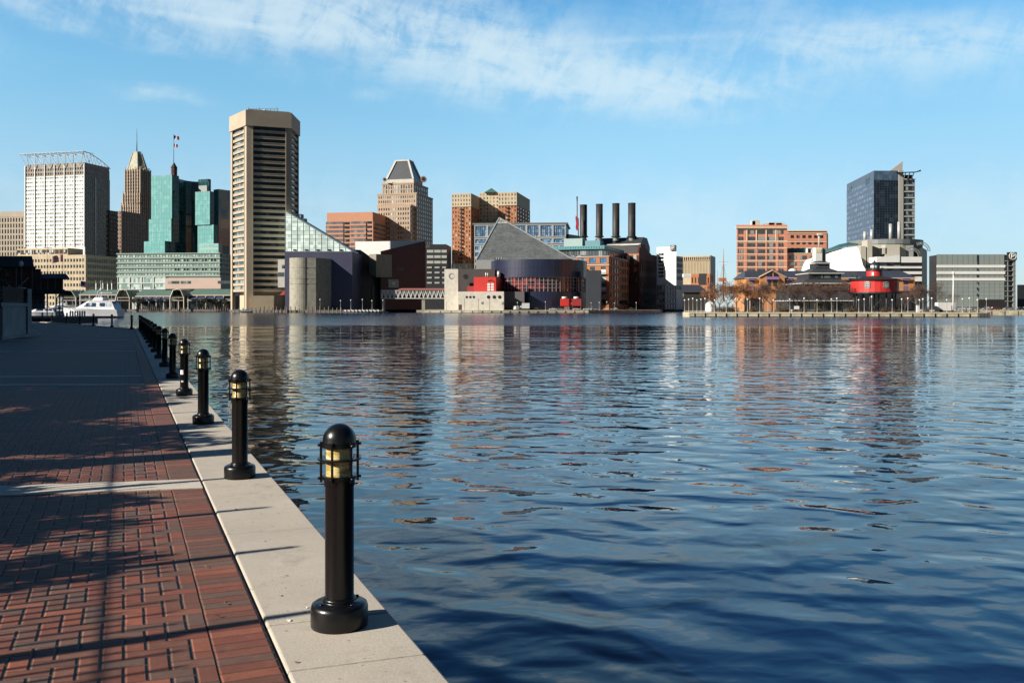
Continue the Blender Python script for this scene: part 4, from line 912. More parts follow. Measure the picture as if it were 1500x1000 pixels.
# ---- orange office with grey ribbons
M_OR = mat('orange_panel', (0.60, 0.28, 0.16), 0.75, var=0.1, scale=6)
b = Bldg('office_block', 'salmon orange office block with grey ribbon windows', 546, 860, M_OR)
A, C, B_, D = cbox(477.5, 546, 565, 860, 10); zt = PZ(310.5, 860); z1 = PZ(324, 860); z0 = PZ(375, 860)
b.prism([A, C, B_, D], LAND, z1 - 0.5); b.prism([along(A, C, 0.02), C, B_, D], z1 - 0.5, zt); W = (C - A).length
gg = glass('glass_slate', (0.13, 0.13, 0.14), light=(0.2, 0.2, 0.2), share=0.3, cell=(3, 4)); fh = (z1 - z0) / 8; M = b.M(A, C)
for j in range(8):
    z = z0 + j * fh
    b.mb.box(0.02, W * 0.38, -0.9, 0, z, z + fh * 0.42, M); b.mb.box(W * 0.53, W * 0.86, -0.9, 0, z, z + fh * 0.42, M); b.mb.box(W * 0.38, W * 0.53, -0.3, 0, z, z + fh * 0.30, M)
    b.pane(A, C, 0.1, W * 0.38, z + fh * 0.42, z + fh, gg, out=0.5); b.pane(A, C, W * 0.53, W * 0.86, z + fh * 0.42, z + fh, gg, out=0.5); b.pane(A, C, W * 0.40, W * 0.51, z + fh * 0.30, z + fh * 0.9, G_DARK)
    b.pane(A, C, W * 0.88, W * 0.985, z + fh * 0.42, z + fh * 0.98, G_DARK)
b.face(C, B_, z0, z1, 1, 8, gg, 0.98, 0.55, 0.3); b.done()

# ---- pyramid topped tower
M_LM = mat('buff_granite', (0.50, 0.38, 0.27), 0.8, var=0.2, scale=6)
b = Bldg('stepped_tower', 'buff stepped tower with dark truncated pyramid roof framed in white', 605, 905, M_LM); TH = 14
for (pl, pc, pr, Yc, y0, y1, n1, n2, nr) in ((553, 610, 633.5, 905, 449, 283, 17, 8, 26), (560, 606, 626.5, 909, 283, 267, 12, 6, 2)):
    A, C, B_, D = cbox(pl, pc, pr, Yc, TH); z0, z1 = PZ(y0, 905), PZ(y1, 905); b.prism([A, C, B_, D], z0, z1)
    mid = (n1 * 5) // 12
    b.face(A, C, max(z0, PZ(362, 905)), z1, n1, min(nr, 12), G_GREY, 0.55, 0.55 if y0 > 300 else 0.8, 0.3, (0.8, 0.8, 0, 1.2), alt=lambda i, j: G_PALE if abs(i - mid) < 2 else None); b.face(C, B_, max(z0, PZ(362, 905)), z1, n2, min(nr, 12), G_DARK, 0.6, 0.62, 0.3, (0.8, 0.8, 0, 1.2), alt=lambda i, j: G_BLUE if i in (3, 4) else None)
    b.prism(out([A, C, B_, D], 0.9), z1 - 0.9, z1 + 0.5)
A, C, B_, D = cbox(553, 601, 611, 893, TH); z0, z1 = LAND, PZ(300.5, 893); b.prism([A, C, B_, D], z0, z1); b.face(A, C, PZ(365, 893), z1, 13, 9, G_DARK, 0.5, 0.52, 0.3, (0.8, 0.8, 0, 1.2), alt=lambda i, j: G_PALE if i in (5, 6, 7) else None); b.face(C, B_, PZ(365, 893), z1, 3, 9, G_DARK, 0.5, 0.52, 0.3, (0.8, 0.8, 0, 1.2)); b.prism(out([A, C, B_, D], 0.8), z1 - 0.8, z1 + 0.4)
A, C, B_, D = cbox(566, 605.5, 618, 912, TH); zb, z2 = PZ(267, 912), PZ(233.5, 912); cc = (A + C + B_ + D) / 4
base = [A, C, B_, D]; top = [cc + (p - cc) * 0.47 for p in base]
rf = MB(); b.prism(base, zb + 3.2, z2, rf, top); ro = b.part('roof', rf, mat('roof_slate_blue', (0.055, 0.065, 0.075), 0.35, var=0.2, scale=5))
fr = MB(); b.prism(out(base, 0.8), zb, zb + 3.4, fr)
for i in range(4):
    p, q = base[i], top[i]; p2, q2 = base[(i + 1) % 4], top[(i + 1) % 4]; fr.tube([b.l(p, zb + 3.0), b.l(q, z2)], 1.25, 4)
b.prism(out(top, 1.2), z2 - 0.4, z2 + 1.1, fr); b.part('roof_frame', fr, M_OFFW, ro)
for (px, py, r) in ((620.5, 262.5, 3.1), (563.5, 263, 2.0)):
    o = MB().tube([(0, -1.2, 0), (0, 1.2, 0)], r, 20).build('roundel', M_DECO if px > 600 else M_LM, b.root); o.location = b.l((PX(px, 912), 912), PZ(py, 912)); MB().tube([(0, -1.35, 0), (0, 1.35, 0)], r * 0.6, 20).build('glazing', G_DARK, o)
b.done()

# ---- dark block with pale bands
b = Bldg('office_block', 'black office block with interrupted white bands near the truss bridge', 654, 760, mat('black_panel', (0.025, 0.026, 0.03), 0.5))
A, C, B_, D = cbox(596, 655, 661, 760, 1); b.prism([A, C, B_, D], LAND, PZ(363, 760)); b.prism([along(A, C, 0.55) + Vector((0, 6)), along(A, C, 0.96) + Vector((0, 6)), B_, D], PZ(363, 760), PZ(357, 760))
W = (C - A).length
for yy, full in ((368, 1), (376, 1), (384, 1), (391.5, 0), (399, 0), (406.5, 0), (414, 0)):
    for (x0, x1) in (((0.50, 0.66), (0.68, 0.84), (0.86, 0.99)) if full else ((0.50, 0.62), (0.69, 0.81), (0.88, 0.97))):
        b.pane(A, C, W * x0, W * x1, PZ(yy + (2 if full else 1.3), 760), PZ(yy - (2 if full else 1), 760), mat('pale_band', (0.45, 0.47, 0.42), 0.6), name='band', out=0.3)
b.done()

# ---- twin apartment towers
b = Bldg('apartment_tower', 'brick red and cream apartment towers with green pyramid roof', 712, 800, M_ORBRICK)
def apt(pl, pc, pr, Yc, yt, ym, yb, n1, n2, th=12):
    A, C, B_, D = cbox(pl, pc, pr, Yc, th); zt, zm, zb = PZ(yt, Yc), PZ(ym, Yc), PZ(yb, Yc)
    b.prism([A, C, B_, D], zb, zm); nr = int((zm - zb) / 3.3)
    b.face(A, C, zb, zm, n1, nr, G_DARK, 0.42, 0.5, 0.25, alt=lambda i, j: G_PALE if i not in (n1 // 2,) and (i * 7 + j * 3) % 4 == 0 else None); b.face(C, B_, zb, zm, n2, nr, G_GREY, 0.42, 0.5, 0.25)
    cm = MB(); b.prism(out([A, C, B_, D], 0.3), zm, zt, cm); b.prism(out([A, C, B_, D], 0.9), zm - 0.5, zm + 0.4, cm); b.prism(out([A, C, B_, D], 0.7), zt - 0.5, zt + 0.5, cm)
    b.face(out([A, C, B_, D], 0.3)[0], out([A, C, B_, D], 0.3)[1], zm, zt, n1, 3, G_GREY, 0.42, 0.5, 0.25, mbx=cm); b.part('upper_wall', cm, M_CREAM)
    bc = MB(); M = b.M(A, C); W = (C - A).length
    for j in range(nr):
        z = zb + (j + 0.1) * (zm - zb) / nr; bc.box(W * 0.42, W * 0.58, -1.6, -0.3, z, z + 0.9, M)
    b.part('balconies', bc, M_DARK); return A, C, B_, D
A, C, B_, D = apt(662, 690, 712, 800, 284, 302, 386, 7, 6)
bs = MB(); b.prism(out([A, C, B_, D], 0.6), LAND, PZ(386, 800), bs); b.face(out([A, C, B_, D], 0.6)[0], out([A, C, B_, D], 0.6)[1], PZ(395, 800), PZ(386, 800), 3, 1, G_PALE, 0.6, 0.6, 0.3, mbx=bs); b.part('base', bs, M_CREAM)
apt(730, 757, 776, 812, 282, 300, 400, 6, 5)
A, C, B_, D = cbox(702, 731, 738, 825, 12); cm = MB(); b.prism([A, C, B_, D], LAND, PZ(281.5, 825), cm); b.face(A, C, PZ(330, 825), PZ(282, 825), 6, 9, G_GREY, 0.4, 0.5, 0.25, mbx=cm, alt=lambda i, j: G_TEALD if i == 2 else None); b.part('core_wall', cm, M_CREAM)
A, C, B_, D = cbox(709, 727, 731, 822, 12); cc = (A + C + B_ + D) / 4; rf = MB(); b.prism([A, C, B_, D], PZ(281.5, 822), PZ(274.5, 822), rf, [cc + (p - cc) * 0.06 for p in (A, C, B_, D)]); b.part('roof', rf, mat('green_roof', (0.05, 0.13, 0.10), 0.6)); b.done()

# ---- blue glass frame building
b = Bldg('glass_office', 'wide blue glass office with pale frame behind the slate pyramid', 829, 730, mat('pale_frame', (0.42, 0.45, 0.45), 0.6, var=0.1, scale=6))
A, C, B_, D = cbox(695, 829, 833, 730, 6); zt = PZ(328, 730); b.prism([A, C, B_, D], LAND, zt)
W = (C - A).length; M = b.M(A, C)
b.face(A, C, PZ(347, 730), PZ(328.5, 730), 7, 1, G_BLUE, 0.86, 0.86, 0.7); b.face(A, C, PZ(357, 730), PZ(348, 730), 7, 1, G_BLUE, 0.86, 0.66, 0.7)
b.face(A, C, PZ(395, 730), PZ(358, 730), 14, 4, G_BLUE, 0.8, 0.6, 0.5)
mu = MB()
for k in range(7):
    for q in range(1, 5): x = W * (k + 0.07 + 0.86 * q / 5) / 7; mu.box(x - 0.09, x + 0.09, -0.35, 0, PZ(347, 730), PZ(329, 730), M)
for yy in (335, 340.5): mu.box(0.2, W - 0.2, -0.33, 0, PZ(yy + .2, 730), PZ(yy - .2, 730), M)
b.part('glazing_bars', mu, M_GREYM)
rs = MB(); b.prism(out([A, C, B_, D], 1.8), zt, PZ(325.8, 730), rs); b.part('roof', rs, M_GREYM); b.done()
b = Bldg('service_block', 'small dark blue block between blue glass office and chimneys', 835, 735, mat('navy_panel', (0.06, 0.09, 0.13), 0.5))
A, C, B_, D = cbox(829.5, 833, 852, 735, 30); b.prism([A, C, B_, D], LAND, PZ(343, 735)); b.done()
# ------------------------------------------------------------------ museum west half: glass wedge, purple base, concrete drum
M_PURP = mat('purple_panel', (0.050, 0.052, 0.105), 0.55, var=0.2, scale=5)
M_CONC = mat('raw_concrete', (0.40, 0.38, 0.30), 0.85, var=0.45, scale=2.2, tint=(0.25, 0.24, 0.19))
M_DGREY = mat('dark_grey_panel', (0.045, 0.048, 0.046), 0.7, var=0.25, scale=4)
b = Bldg('museum_hall', 'waterfront hall with sloping glass wedge over purple base and round concrete drum', 417, 558, M_PURP)
p0 = Vector((PX(417.5, 558), 558)); p1 = Vector((PX(516, 558), 558)); bk = Vector((0, 42))
zt = PZ(368.5, 558); b.prism([p0, p1, p1 + bk, p0 + bk], LAND, zt)
wd = MB(); za = PZ(309, 558); w0 = p0 + Vector((0, 0.5)); w1 = Vector((PX(514.5, 558), 558.5))
vs = [b.l(w0, zt), b.l(w1, zt), b.l(w1, zt + 0.7), b.l(w0, za)]
vs = vs + [(v[0], v[1] + 26, v[2]) for v in vs]
wd.add(vs, [(0, 1, 2, 3), (5, 4, 7, 6), (3, 2, 6, 7), (0, 3, 7, 4), (1, 5, 6, 2), (0, 4, 5, 1)])
def lit_glass():
    m = glass('wedge_glass', (0.50, 0.62, 0.58), light=(0.62, 0.74, 0.69), share=0.35, rough=0.45, spec=0.3, cell=(2.6, 2.2), rnd=0.16); return m
wo = b.part('glass_wedge', wd, lit_glass())
mu = MB(); n = 11
for k in range(n + 1):
    t = k / n; x = w0.x + (w1.x - w0.x) * t; zz = za + (zt + 0.7 - za) * t
    if zz - zt > 0.5: mu.box(x - b.o.x - 0.10, x - b.o.x + 0.10, 0.36, 0.56, zt - LAND, zz - LAND)
for j in range(1, 10):
    z = zt + j * 2.6; t = (za - z) / (za - zt - 0.7)
    if t > 0.02: mu.box(w0.x - b.o.x, w0.x - b.o.x + (w1.x - w0.x) * t, 0.40, 0.54, z - LAND - 0.06, z - LAND + 0.06)
mu.tube([b.l(w0, za), b.l(w1, zt + 0.7)], 0.35, 5); mu.tube([(b.l(w0, za)[0], b.l(w0)[1] + 26, za - LAND), (b.l(w1)[0], b.l(w1)[1] + 26, zt + 0.7 - LAND)], 0.35, 5)
mu.box(w0.x - b.o.x, w1.x - b.o.x, 0.2, 0.52, zt - LAND - 0.3, zt - LAND + 0.25)
b.part('glazing_bars', mu, mat('green_grey_frame', (0.34, 0.40, 0.37), 0.6), wo)
for k in range(5): b.pane(p0, p1, 4.9 + k * 7.1, 6.9 + k * 7.1, PZ(368, 558) + 0.2, PZ(365.5, 558) + 0.2, G_DARK, name='vent', out=-0.2)
dr = MB(); cx, cy, rr_ = PX(444, 552), 552.5, 8.2
arc = [Vector((cx + rr_ * math.cos(a), cy + rr_ * math.sin(a))) for a in [R(180 + k * 8.5) for k in range(15)]]
e_ = Vector((PX(462, 546.4), 546.4)); e2 = Vector((PX(491, 561), 561))
poly = [Vector((cx - rr_, 564))] + arc + [e_ + Vector((0.3, 0)), e2, Vector((e2.x, 564))]
b.prism(poly, LAND, PZ(377.5, 546), dr); b.part('concrete_drum', dr, M_CONC)
jn = MB()
for yy in (392, 408, 415.8):
    pl = [p + (p - Vector((cx, cy))).normalized() * 0.05 if i < 16 else p for i, p in enumerate(poly[1:17])]
    for q, r_ in zip(pl, pl[1:]): jn.tube([b.l(q, PZ(yy, 546)), b.l(r_, PZ(yy, 546))], 0.07, 4)
b.part('joint', jn, mat('joint_shade', (0.16, 0.15, 0.12), 0.9))['kind'] = 'stuff'
sb = MB(); q0 = Vector((PX(407, 566), 566)); q1 = Vector((PX(417, 566), 566)); b.prism([q0, q1, q1 + bk * 0.3, q0 + bk * 0.3], PZ(421, 566), PZ(380, 566), sb); b.part('side_block', sb, M_OFFW)
b.pane(q0, q1, 2.6, 4.2, PZ(393, 566), PZ(388, 566), G_DARK); b.pane(q0, q1, 0.1, 4.3, PZ(405, 566), PZ(399, 566), G_GREY)
bn = MB(); bn.slab([b.l(Vector((PX(409, 564), 564)), PZ(432, 564)), b.l(Vector((PX(417, 564), 564)), PZ(432, 564)), b.l(Vector((PX(417, 564), 564)), PZ(425, 564))], 0.3); b.part('red_canopy', bn, mat('red_canvas', (0.55, 0.06, 0.04), 0.7))
b.done()
# dark grey block and projecting beige box
b = Bldg('grey_hall', 'shaded dark grey block with a projecting beige box between glass wedge and red hall', 516, 590, M_DGREY)
q = [Vector((PX(515.5, 590), 590)), Vector((PX(560, 606), 606)), Vector((PX(562, 640), 640)), Vector((PX(520, 640), 640))]
zz = [PZ(371, 590), PZ(384, 606), PZ(384, 606), PZ(371, 590)]
b.prism(q, LAND, zz)
up = MB(); b.prism([Vector((PX(515.5, 592), 592)), Vector((PX(528, 598), 598)), Vector((PX(541, 602), 602)), Vector((PX(541, 630), 630)), Vector((PX(517, 630), 630))], PZ(385, 592), [PZ(365.5, 592), PZ(366, 598), PZ(375, 602), PZ(375, 602), PZ(365.5, 592)], up); b.part('upper_wall', up, M_DGREY)
bx = MB(); A, C, B_, D = cbox(541, 551, 574, 588, 38); b.prism([A, C, B_, D], [PZ(400, 588), PZ(406, 588), PZ(405, 588), PZ(405, 588)], PZ(372, 588), bx); b.part('beige_box', bx, mat('beige_panel', (0.30, 0.27, 0.20), 0.8, var=0.25, scale=4))
sbx = MB(); A, C, B_, D = cbox(566, 569, 584, 583, 38); b.prism([A, C, B_, D], PZ(421, 583), PZ(409, 583), sbx); b.face(C, B_, PZ(419, 583), PZ(411, 583), 1, 1, G_DARK, 0.35, 0.5, 0.1, mbx=sbx); b.part('grey_box', sbx, M_GREYM)
lowb = MB(); b.prism([Vector((PX(545, 600), 600)), Vector((PX(583, 612), 612)), Vector((PX(583, 640), 640)), Vector((PX(545, 640), 640))], LAND, PZ(418, 600), lowb); b.part('low_wall', lowb, M_DARK)
b.done()
# dark red hall with the sloping top
b = Bldg('red_hall', 'dark maroon hall with sloping roof line and bright white rear wall', 590, 606, mat('maroon_panel', (0.10, 0.014, 0.013), 0.6, var=0.25, scale=5))
q = [Vector((PX(557.5, 600), 600)), Vector((PX(623.5, 620), 620)), Vector((PX(623.5, 640), 640)), Vector((PX(560, 640), 640))]
b.prism(q, LAND, [PZ(368, 600), PZ(352.5, 620), PZ(352.5, 620), PZ(368, 600)])
wh = MB(); A, C, B_, D = cbox(520.5, 618, 622, 645, 12); b.prism([A, C, B_, D], LAND, PZ(352.5, 645), wh); b.part('white_wall', wh, mat('bright_white', (0.80, 0.80, 0.77), 0.6, var=0.08, scale=6))
d_ = (q[1] - q[0]).normalized()
for k, x in enumerate((24.0 - 12.5, 13.1, 14.4, 16.0)):      # four raised pale characters on the wall
    lt = MB(); M = b.M(q[0], q[1]); z = PZ(394, 606) - LAND + LAND
    if k == 0: lt.box(x, x + 0.22, -0.25, 0, z - 1.0, z + 1.0, M)
    else:
        lt.box(x, x + 0.9, -0.25, 0, z + 0.75, z + 1.0, M); lt.box(x, x + 0.9, -0.24, 0, z - 1.0, z - 0.75, M); lt.box(x + 0.02, x + 0.22, -0.26, 0, z - 0.9, z + 0.9, M)
        if k != 1: lt.box(x + 0.7, x + 0.88, -0.26, 0, z - 0.9, z + 0.9, M)
        if k == 2: lt.box(x + 0.1, x + 0.8, -0.23, 0, z - 0.1, z + 0.1, M)
    b.part('letter', lt, M_GREYM)
M = b.M(q[0], q[1])
for (x, yy, w, h) in ((22, 362, 1.6, 1.2), (29, 362, 1.6, 1.2), (30.5, 389, 0.9, 5)): b.pane(q[0], q[1], x, x + w, PZ(yy, 610) - h, PZ(yy, 610), M_DARK, name='vent')
b.done()

# ------------------------------------------------------------------ truss footbridge
t = thing('truss_bridge', 'white steel truss footbridge linking the two museum piers', 'footbridge', (PX(605, 572), 572, WATER))
x0, x1 = PX(559, 572) - PX(605, 572), PX(652, 572) - PX(605, 572); zt_, zb_ = PZ(425, 572) - WATER, PZ(437.5, 572) - WATER
fr = MB(); n = 15; w = (x1 - x0) / n
for y in (-2, 2):
    fr.box(x0, x1, y - 0.16, y + 0.16, zt_ - 0.35, zt_); fr.box(x0, x1, y - 0.16, y + 0.16, zb_, zb_ + 0.45)
    for k in range(n):
        a = x0 + k * w; fr.tube([(a, y, zb_ + 0.4), (a + w / 2, y, zt_ - 0.3)], 0.2, 4); fr.tube([(a + w / 2, y, zt_ - 0.3), (a + w, y, zb_ + 0.4)], 0.2, 4); fr.box(a - 0.1, a + 0.1, y - 0.1, y + 0.1, zb_, zt_)
fr.build('truss', mat('steel_white', (0.72, 0.74, 0.70), 0.5), t)
MB().box(x0, x1, -1.8, 1.8, zb_ + 0.1, zb_ + 0.3).build('deck', M_DARK, t)
MB().box(x0 + 11, x1, -2.5, 2.5, zt_ + 0.02, zt_ + 0.35).prism([(x0 + 11, -2.5), (x1, -2.5), (x1, 2.5), (x0 + 11, 2.5)], zt_ + 0.35, zt_ + 1.2, [(x0 + 11, -0.2), (x1, -0.2), (x1, 0.2), (x0 + 11, 0.2)]).build('roof', mat('rose_roof', (0.36, 0.13, 0.11), 0.7), t)
MB().box(PX(620.5, 572) - PX(605, 572) - 1, PX(620.5, 572) - PX(605, 572) + 1, -1.5, 1.5, -2, zb_).box(x0 + 1, x0 + 2, -1.5, 1.5, -2, zb_).build('support', M_CONC, t)
gl = MB()
for k in range(9): gl.box(x0 + 0.4 + k * 1.2, x0 + 0.5 + k * 1.2, -1.0, -0.9, 1.6, zb_)
gl.build('frame_posts', M_DARK, t)['kind'] = 'stuff'
o = MB().prism([(PX(612, 580), 572), (PX(640, 580), 572), (PX(650, 600), 640), (PX(600, 600), 640)], WATER - 1, LAND - 0.1).build('ground', mat('pale_apron', (0.34, 0.31, 0.24), 0.85)); tag(o, 'low pale apron beside the footbridge support', kind='structure')

# ------------------------------------------------------------------ museum with the slate pyramid
M_NAVY = mat('navy_panel_gloss', (0.020, 0.025, 0.062), 0.32, var=0.2, scale=6, spec=0.7)
b = Bldg('pyramid_museum', 'museum with slate glass pyramid over curved navy drum and bright red box', 760, 545, M_NAVY)
M_LW = mat('pale_board_concrete', (0.74, 0.70, 0.60), 0.8, var=0.3, scale=2.2, tint=(0.5, 0.46, 0.38))
c_ = Vector((PX(789.5, 570), 572)); r_ = 30.2
def arcp(r, a0, a1, n): return [Vector((c_.x + r * math.cos(R(a0 + (a1 - a0) * i / n)), c_.y + r * math.sin(R(a0 + (a1 - a0) * i / n)))) for i in range(n + 1)]
full = arcp(r_, 180, 360, 40); zz1, zz2, zz3 = PZ(380, 545), PZ(405.6, 545), PZ(427, 545)
b.prism(full, zz2, zz1); b.prism(full, LAND, zz3)
k0 = len(b.mb.sm)
gi = MB(); b.prism(arcp(r_ - 1.2, 180, 360, 40), zz3, zz2, gi); b.part('window_band', gi, glass('museum_glass', (0.035, 0.02, 0.025), light=(0.16, 0.03, 0.03), share=0.35, cell=(3.4, 2.4), rough=0.1))
mu = MB()
for k in range(35):
    a = R(184 + k * 5.0); p = c_ + Vector((math.cos(a), math.sin(a))) * (r_ - 0.7)
    mu.tube([b.l(p, zz3), b.l(p, zz2)], 0.13, 4)
for j in range(1, 4):
    pts = arcp(r_ - 0.7, 184, 356, 34); z = zz3 + (zz2 - zz3) * j / 4
    mu.tube([b.l(p, z) for p in pts], 0.10, 4)
mu.tube([b.l(p, zz2 - 0.1) for p in arcp(r_ - 0.4, 184, 356, 34)], 0.22, 4)
b.part('glazing_bars', mu, mat('mauve_frame', (0.42, 0.36, 0.36), 0.6))
jt = MB()
for k in range(1, 12):
    a = R(180 + k * 15); p = c_ + Vector((math.cos(a), math.sin(a))) * (r_ + 0.02); jt.tube([b.l(p, zz2 + .1), b.l(p, zz1 - .1)], 0.06, 4)
jt.tube([b.l(p, (zz1 + zz2) / 2) for p in arcp(r_ + 0.02, 182, 358, 40)], 0.06, 4)
b.part('panel_joint', jt, M_DARK)['kind'] = 'stuff'
rp = MB()
for (px, w, h) in ((759, 5, .6), (790, 9, .8), (820, 10, .5), (776, 2, .8), (846, 4, .4)):
    q = (PX(px, 560), 556); rp.box(q[0] - b.o.x - w / 2, q[0] - b.o.x + w / 2, 556 - b.o.y, 560 - b.o.y, zz1 - LAND, zz1 - LAND + h)
for px in (728, 731, 735): q = (PX(px, 556), 556); rp.tube([b.l(q, zz1), b.l(q, zz1 + 2.0)], 0.4, 8)
b.part('roof_hatch', rp, M_GREYM)['kind'] = 'stuff'
# pyramid
ap = b.l(Vector((PX(731.5, 585), 585)), PZ(319, 585)); L0 = b.l(Vector((PX(697, 572), 572)), PZ(381, 572)); R0 = b.l(Vector((PX(838, 578), 578)), PZ(379, 578))
Rb = b.l(Vector((PX(842, 620), 622)), PZ(379, 578)); Lb = b.l(Vector((PX(697, 600), 612)), PZ(381, 572))
py = MB(); py.add([L0, R0, Rb, Lb, ap], [(0, 1, 4), (1, 2, 4), (2, 3, 4), (3, 0, 4), (3, 2, 1, 0)])
def slate_glass():
    m = bpy.data.materials.new('slate_pyramid_glass'); m.use_nodes = True; nt = m.node_tree; N = nt.nodes; L = nt.links; p = N['Principled BSDF']; p.inputs['Roughness'].default_value = 0.35
    tc = N.new('ShaderNodeTexCoord'); mp = N.new('ShaderNodeMapping'); mp.inputs['Rotation'].default_value = (0, 0, 0.0); L.new(tc.outputs['Object'], mp.inputs[0])
    sp = N.new('ShaderNodeSeparateXYZ'); L.new(mp.outputs[0], sp.inputs[0])
    cb = N.new('ShaderNodeCombineXYZ'); L.new(sp.outputs[0], cb.inputs[0]); L.new(sp.outputs[2], cb.inputs[1])
    br = N.new('ShaderNodeTexBrick'); br.offset = 0.5; br.inputs['Scale'].default_value = 1.0; br.inputs['Brick Width'].default_value = 1.6; br.inputs['Row Height'].default_value = 1.1; br.inputs['Mortar Size'].default_value = 0.07
    br.inputs['Color1'].default_value = (0.085, 0.095, 0.097, 1); br.inputs['Color2'].default_value = (0.125, 0.137, 0.139, 1); br.inputs['Mortar'].default_value = (0.18, 0.195, 0.197, 1); L.new(cb.outputs[0], br.inputs['Vector'])
    n = N.new('ShaderNodeTexNoise'); n.inputs['Scale'].default_value = 0.22; n.inputs['Detail'].default_value = 8; n.inputs['Roughness'].default_value = 0.75; L.new(tc.outputs['Object'], n.inputs['Vector'])
    r = N.new('ShaderNodeMapRange'); L.new(n.outputs[0], r.inputs[0]); r.inputs[1].default_value = 0.35; r.inputs[2].default_value = 0.7; r.inputs[3].default_value = 0.8; r.inputs[4].default_value = 1.35
    h = N.new('ShaderNodeHueSaturation'); L.new(br.outputs[0], h.inputs['Color']); L.new(r.outputs[0], h.inputs['Value']); L.new(h.outputs[0], p.inputs['Base Color'])
    return m
po = b.part('glass_pyramid', py, slate_glass())
ed = MB()
for q in (L0, R0, Rb): ed.tube([q, ap], 0.45, 5)
b.part('ridge', ed, mat('pale_ridge', (0.40, 0.42, 0.41), 0.6), po)
V = Vector; tip = MB(); f = 0.135
A4 = [V(ap) + (V(q) - V(ap)) * f + V((0, -0.12 if i < 2 else 0.1, 0.05)) for i, q in enumerate((L0, R0, Rb, Lb))]; tip.add([*A4, V(ap) + V((0, -0.1, 0.2))], [(0, 1, 4), (1, 2, 4), (2, 3, 4), (3, 0, 4)])
b.part('glass_tip', tip, glass('tip_glass', (0.22, 0.27, 0.26), light=(0.38, 0.42, 0.40), share=0.4, cell=(1.6, 1.6)), po)
lw = MB(); b.prism([Vector((PX(697, 571), 571)), Vector((PX(724, 571), 571)), Vector((PX(724, 600), 600)), Vector((PX(697, 600), 600))], LAND, PZ(381, 572) + 0.1, lw); b.part('grey_base', lw, mat('light_grey_panel', (0.36, 0.37, 0.36), 0.7))
# concrete pieces to the left
ct = MB(); A, C, B_, D = cbox(651, 671, 673, 534, 3); b.prism([A, C, B_, D], LAND, PZ(394, 534), ct); b.part('concrete_tower', ct, M_LW); TW = (A, C)
gw = MB(); A2, C2, B2, D2 = cbox(671.2, 725, 726, 548, 1); b.prism([A2, C2, B2, D2], LAND, PZ(394, 548), gw); b.part('dark_wall', gw, mat('charcoal_block', (0.085, 0.075, 0.07), 0.75, var=0.2, scale=3))
ww = MB(); A3, C3, B3, D3 = cbox(671, 738, 740, 527, 2); b.prism([A3, C3, B3, D3], LAND, PZ(427, 527), ww); b.part('white_wall', ww, M_LW)
dw = MB(); A5, C5, B5, D5 = cbox(737, 768, 770, 536, 3); b.prism([A5, C5, B5, D5], LAND, PZ(427, 536), dw); b.part('grey_wall', dw, mat('mid_grey_block', (0.13, 0.125, 0.13), 0.75))
def disc(P0, P1, x, py_, Y, r, m, name):
    M = b.M(P0, P1); z = PZ(py_, Y); o = MB().tube([(0, 0.1, 0), (0, -0.12, 0)], r, 20).build(name, m, b.root); o.location = M @ Vector((x, 0, z)); return o
d5 = lambda px, Y: (PX(px, Y))
disc(TW[0], TW[1], PX(661.5, 534) - TW[0].x, 404.5, 534, 1.7, M_GREYM, 'clock_disc'); disc(TW[0], TW[1], PX(662.5, 534) - TW[0].x, 404.5, 533.8, 1.25, M_LW, 'clock_disc')
disc(A2, C2, PX(682, 548) - A2.x, 405, 548, 1.5, M_DARK, 'round_window')
for px in (683.5, 688.8, 694, 715.6, 724, 732): disc(A3, C3, PX(px, 527) - A3.x, 435, 527, 1.0 if px > 700 else 0.7, M_DARK, 'round_window')
for (px, yy, w, h) in ((705, 442, 1.2, 1.4), (735, 442, 1, 1.6)): b.pane(A3, C3, PX(px, 527) - A3.x, PX(px, 527) - A3.x + w, PZ(yy, 527) - h, PZ(yy, 527), M_GREYM, name='vent')
b.pane(A3, C3, 0.3, 2.1, LAND + 0.1, PZ(446, 527), mat('brown_door', (0.12, 0.06, 0.04), 0.7), name='door')
jn = MB(); M = b.M(A3, C3)
for px in (680, 701, 717): jn.box(PX(px, 527) - A3.x - 0.05, PX(px, 527) - A3.x + 0.05, -0.05, 0.02, LAND + 0.1, PZ(437, 527), M)
b.part('joint', jn, M_DARK)['kind'] = 'stuff'
M_RED = mat('bright_red_panel', (0.62, 0.035, 0.025), 0.5, var=0.08, scale=4)
rb = MB(); A6, C6, B6, D6 = cbox(694, 726.5, 743, 531, 8); b.prism([A6, C6, B6, D6], PZ(427, 531) + 0.05, PZ(405.8, 531), rb); rbo = b.part('red_box', rb, M_RED)
rb2 = MB(); A7, C7, B7, D7 = cbox(684, 694.5, 696, 536, 5); b.prism([A7, C7, B7, D7], PZ(427, 531) + 0.05, PZ(419, 536), rb2); b.part('red_annex', rb2, mat('deep_red_panel', (0.36, 0.03, 0.03), 0.6))
for (px0, px1) in ((714, 718.2), (719.4, 723.6)):
    for (ya, yb) in ((417.8, 414.8), (421.8, 418.8), (425.8, 422.8)): b.pane(A6, C6, PX(px0, 531) - A6.x, PX(px1, 531) - A6.x, PZ(ya, 531), PZ(yb, 531), M_WHITE, name='white_panel', out=0.08)
gr = MB(); M = b.M(A6, C6); gr.tube([M @ Vector((PX(715, 531) - A6.x, -0.15, PZ(411.5, 531))), M @ Vector((PX(720, 531) - A6.x, -0.15, PZ(410, 531))), M @ Vector((PX(724, 531) - A6.x, -0.15, PZ(413, 531)))], 0.22, 5); b.part('dark_mark', gr, M_DARK)
pp = MB()
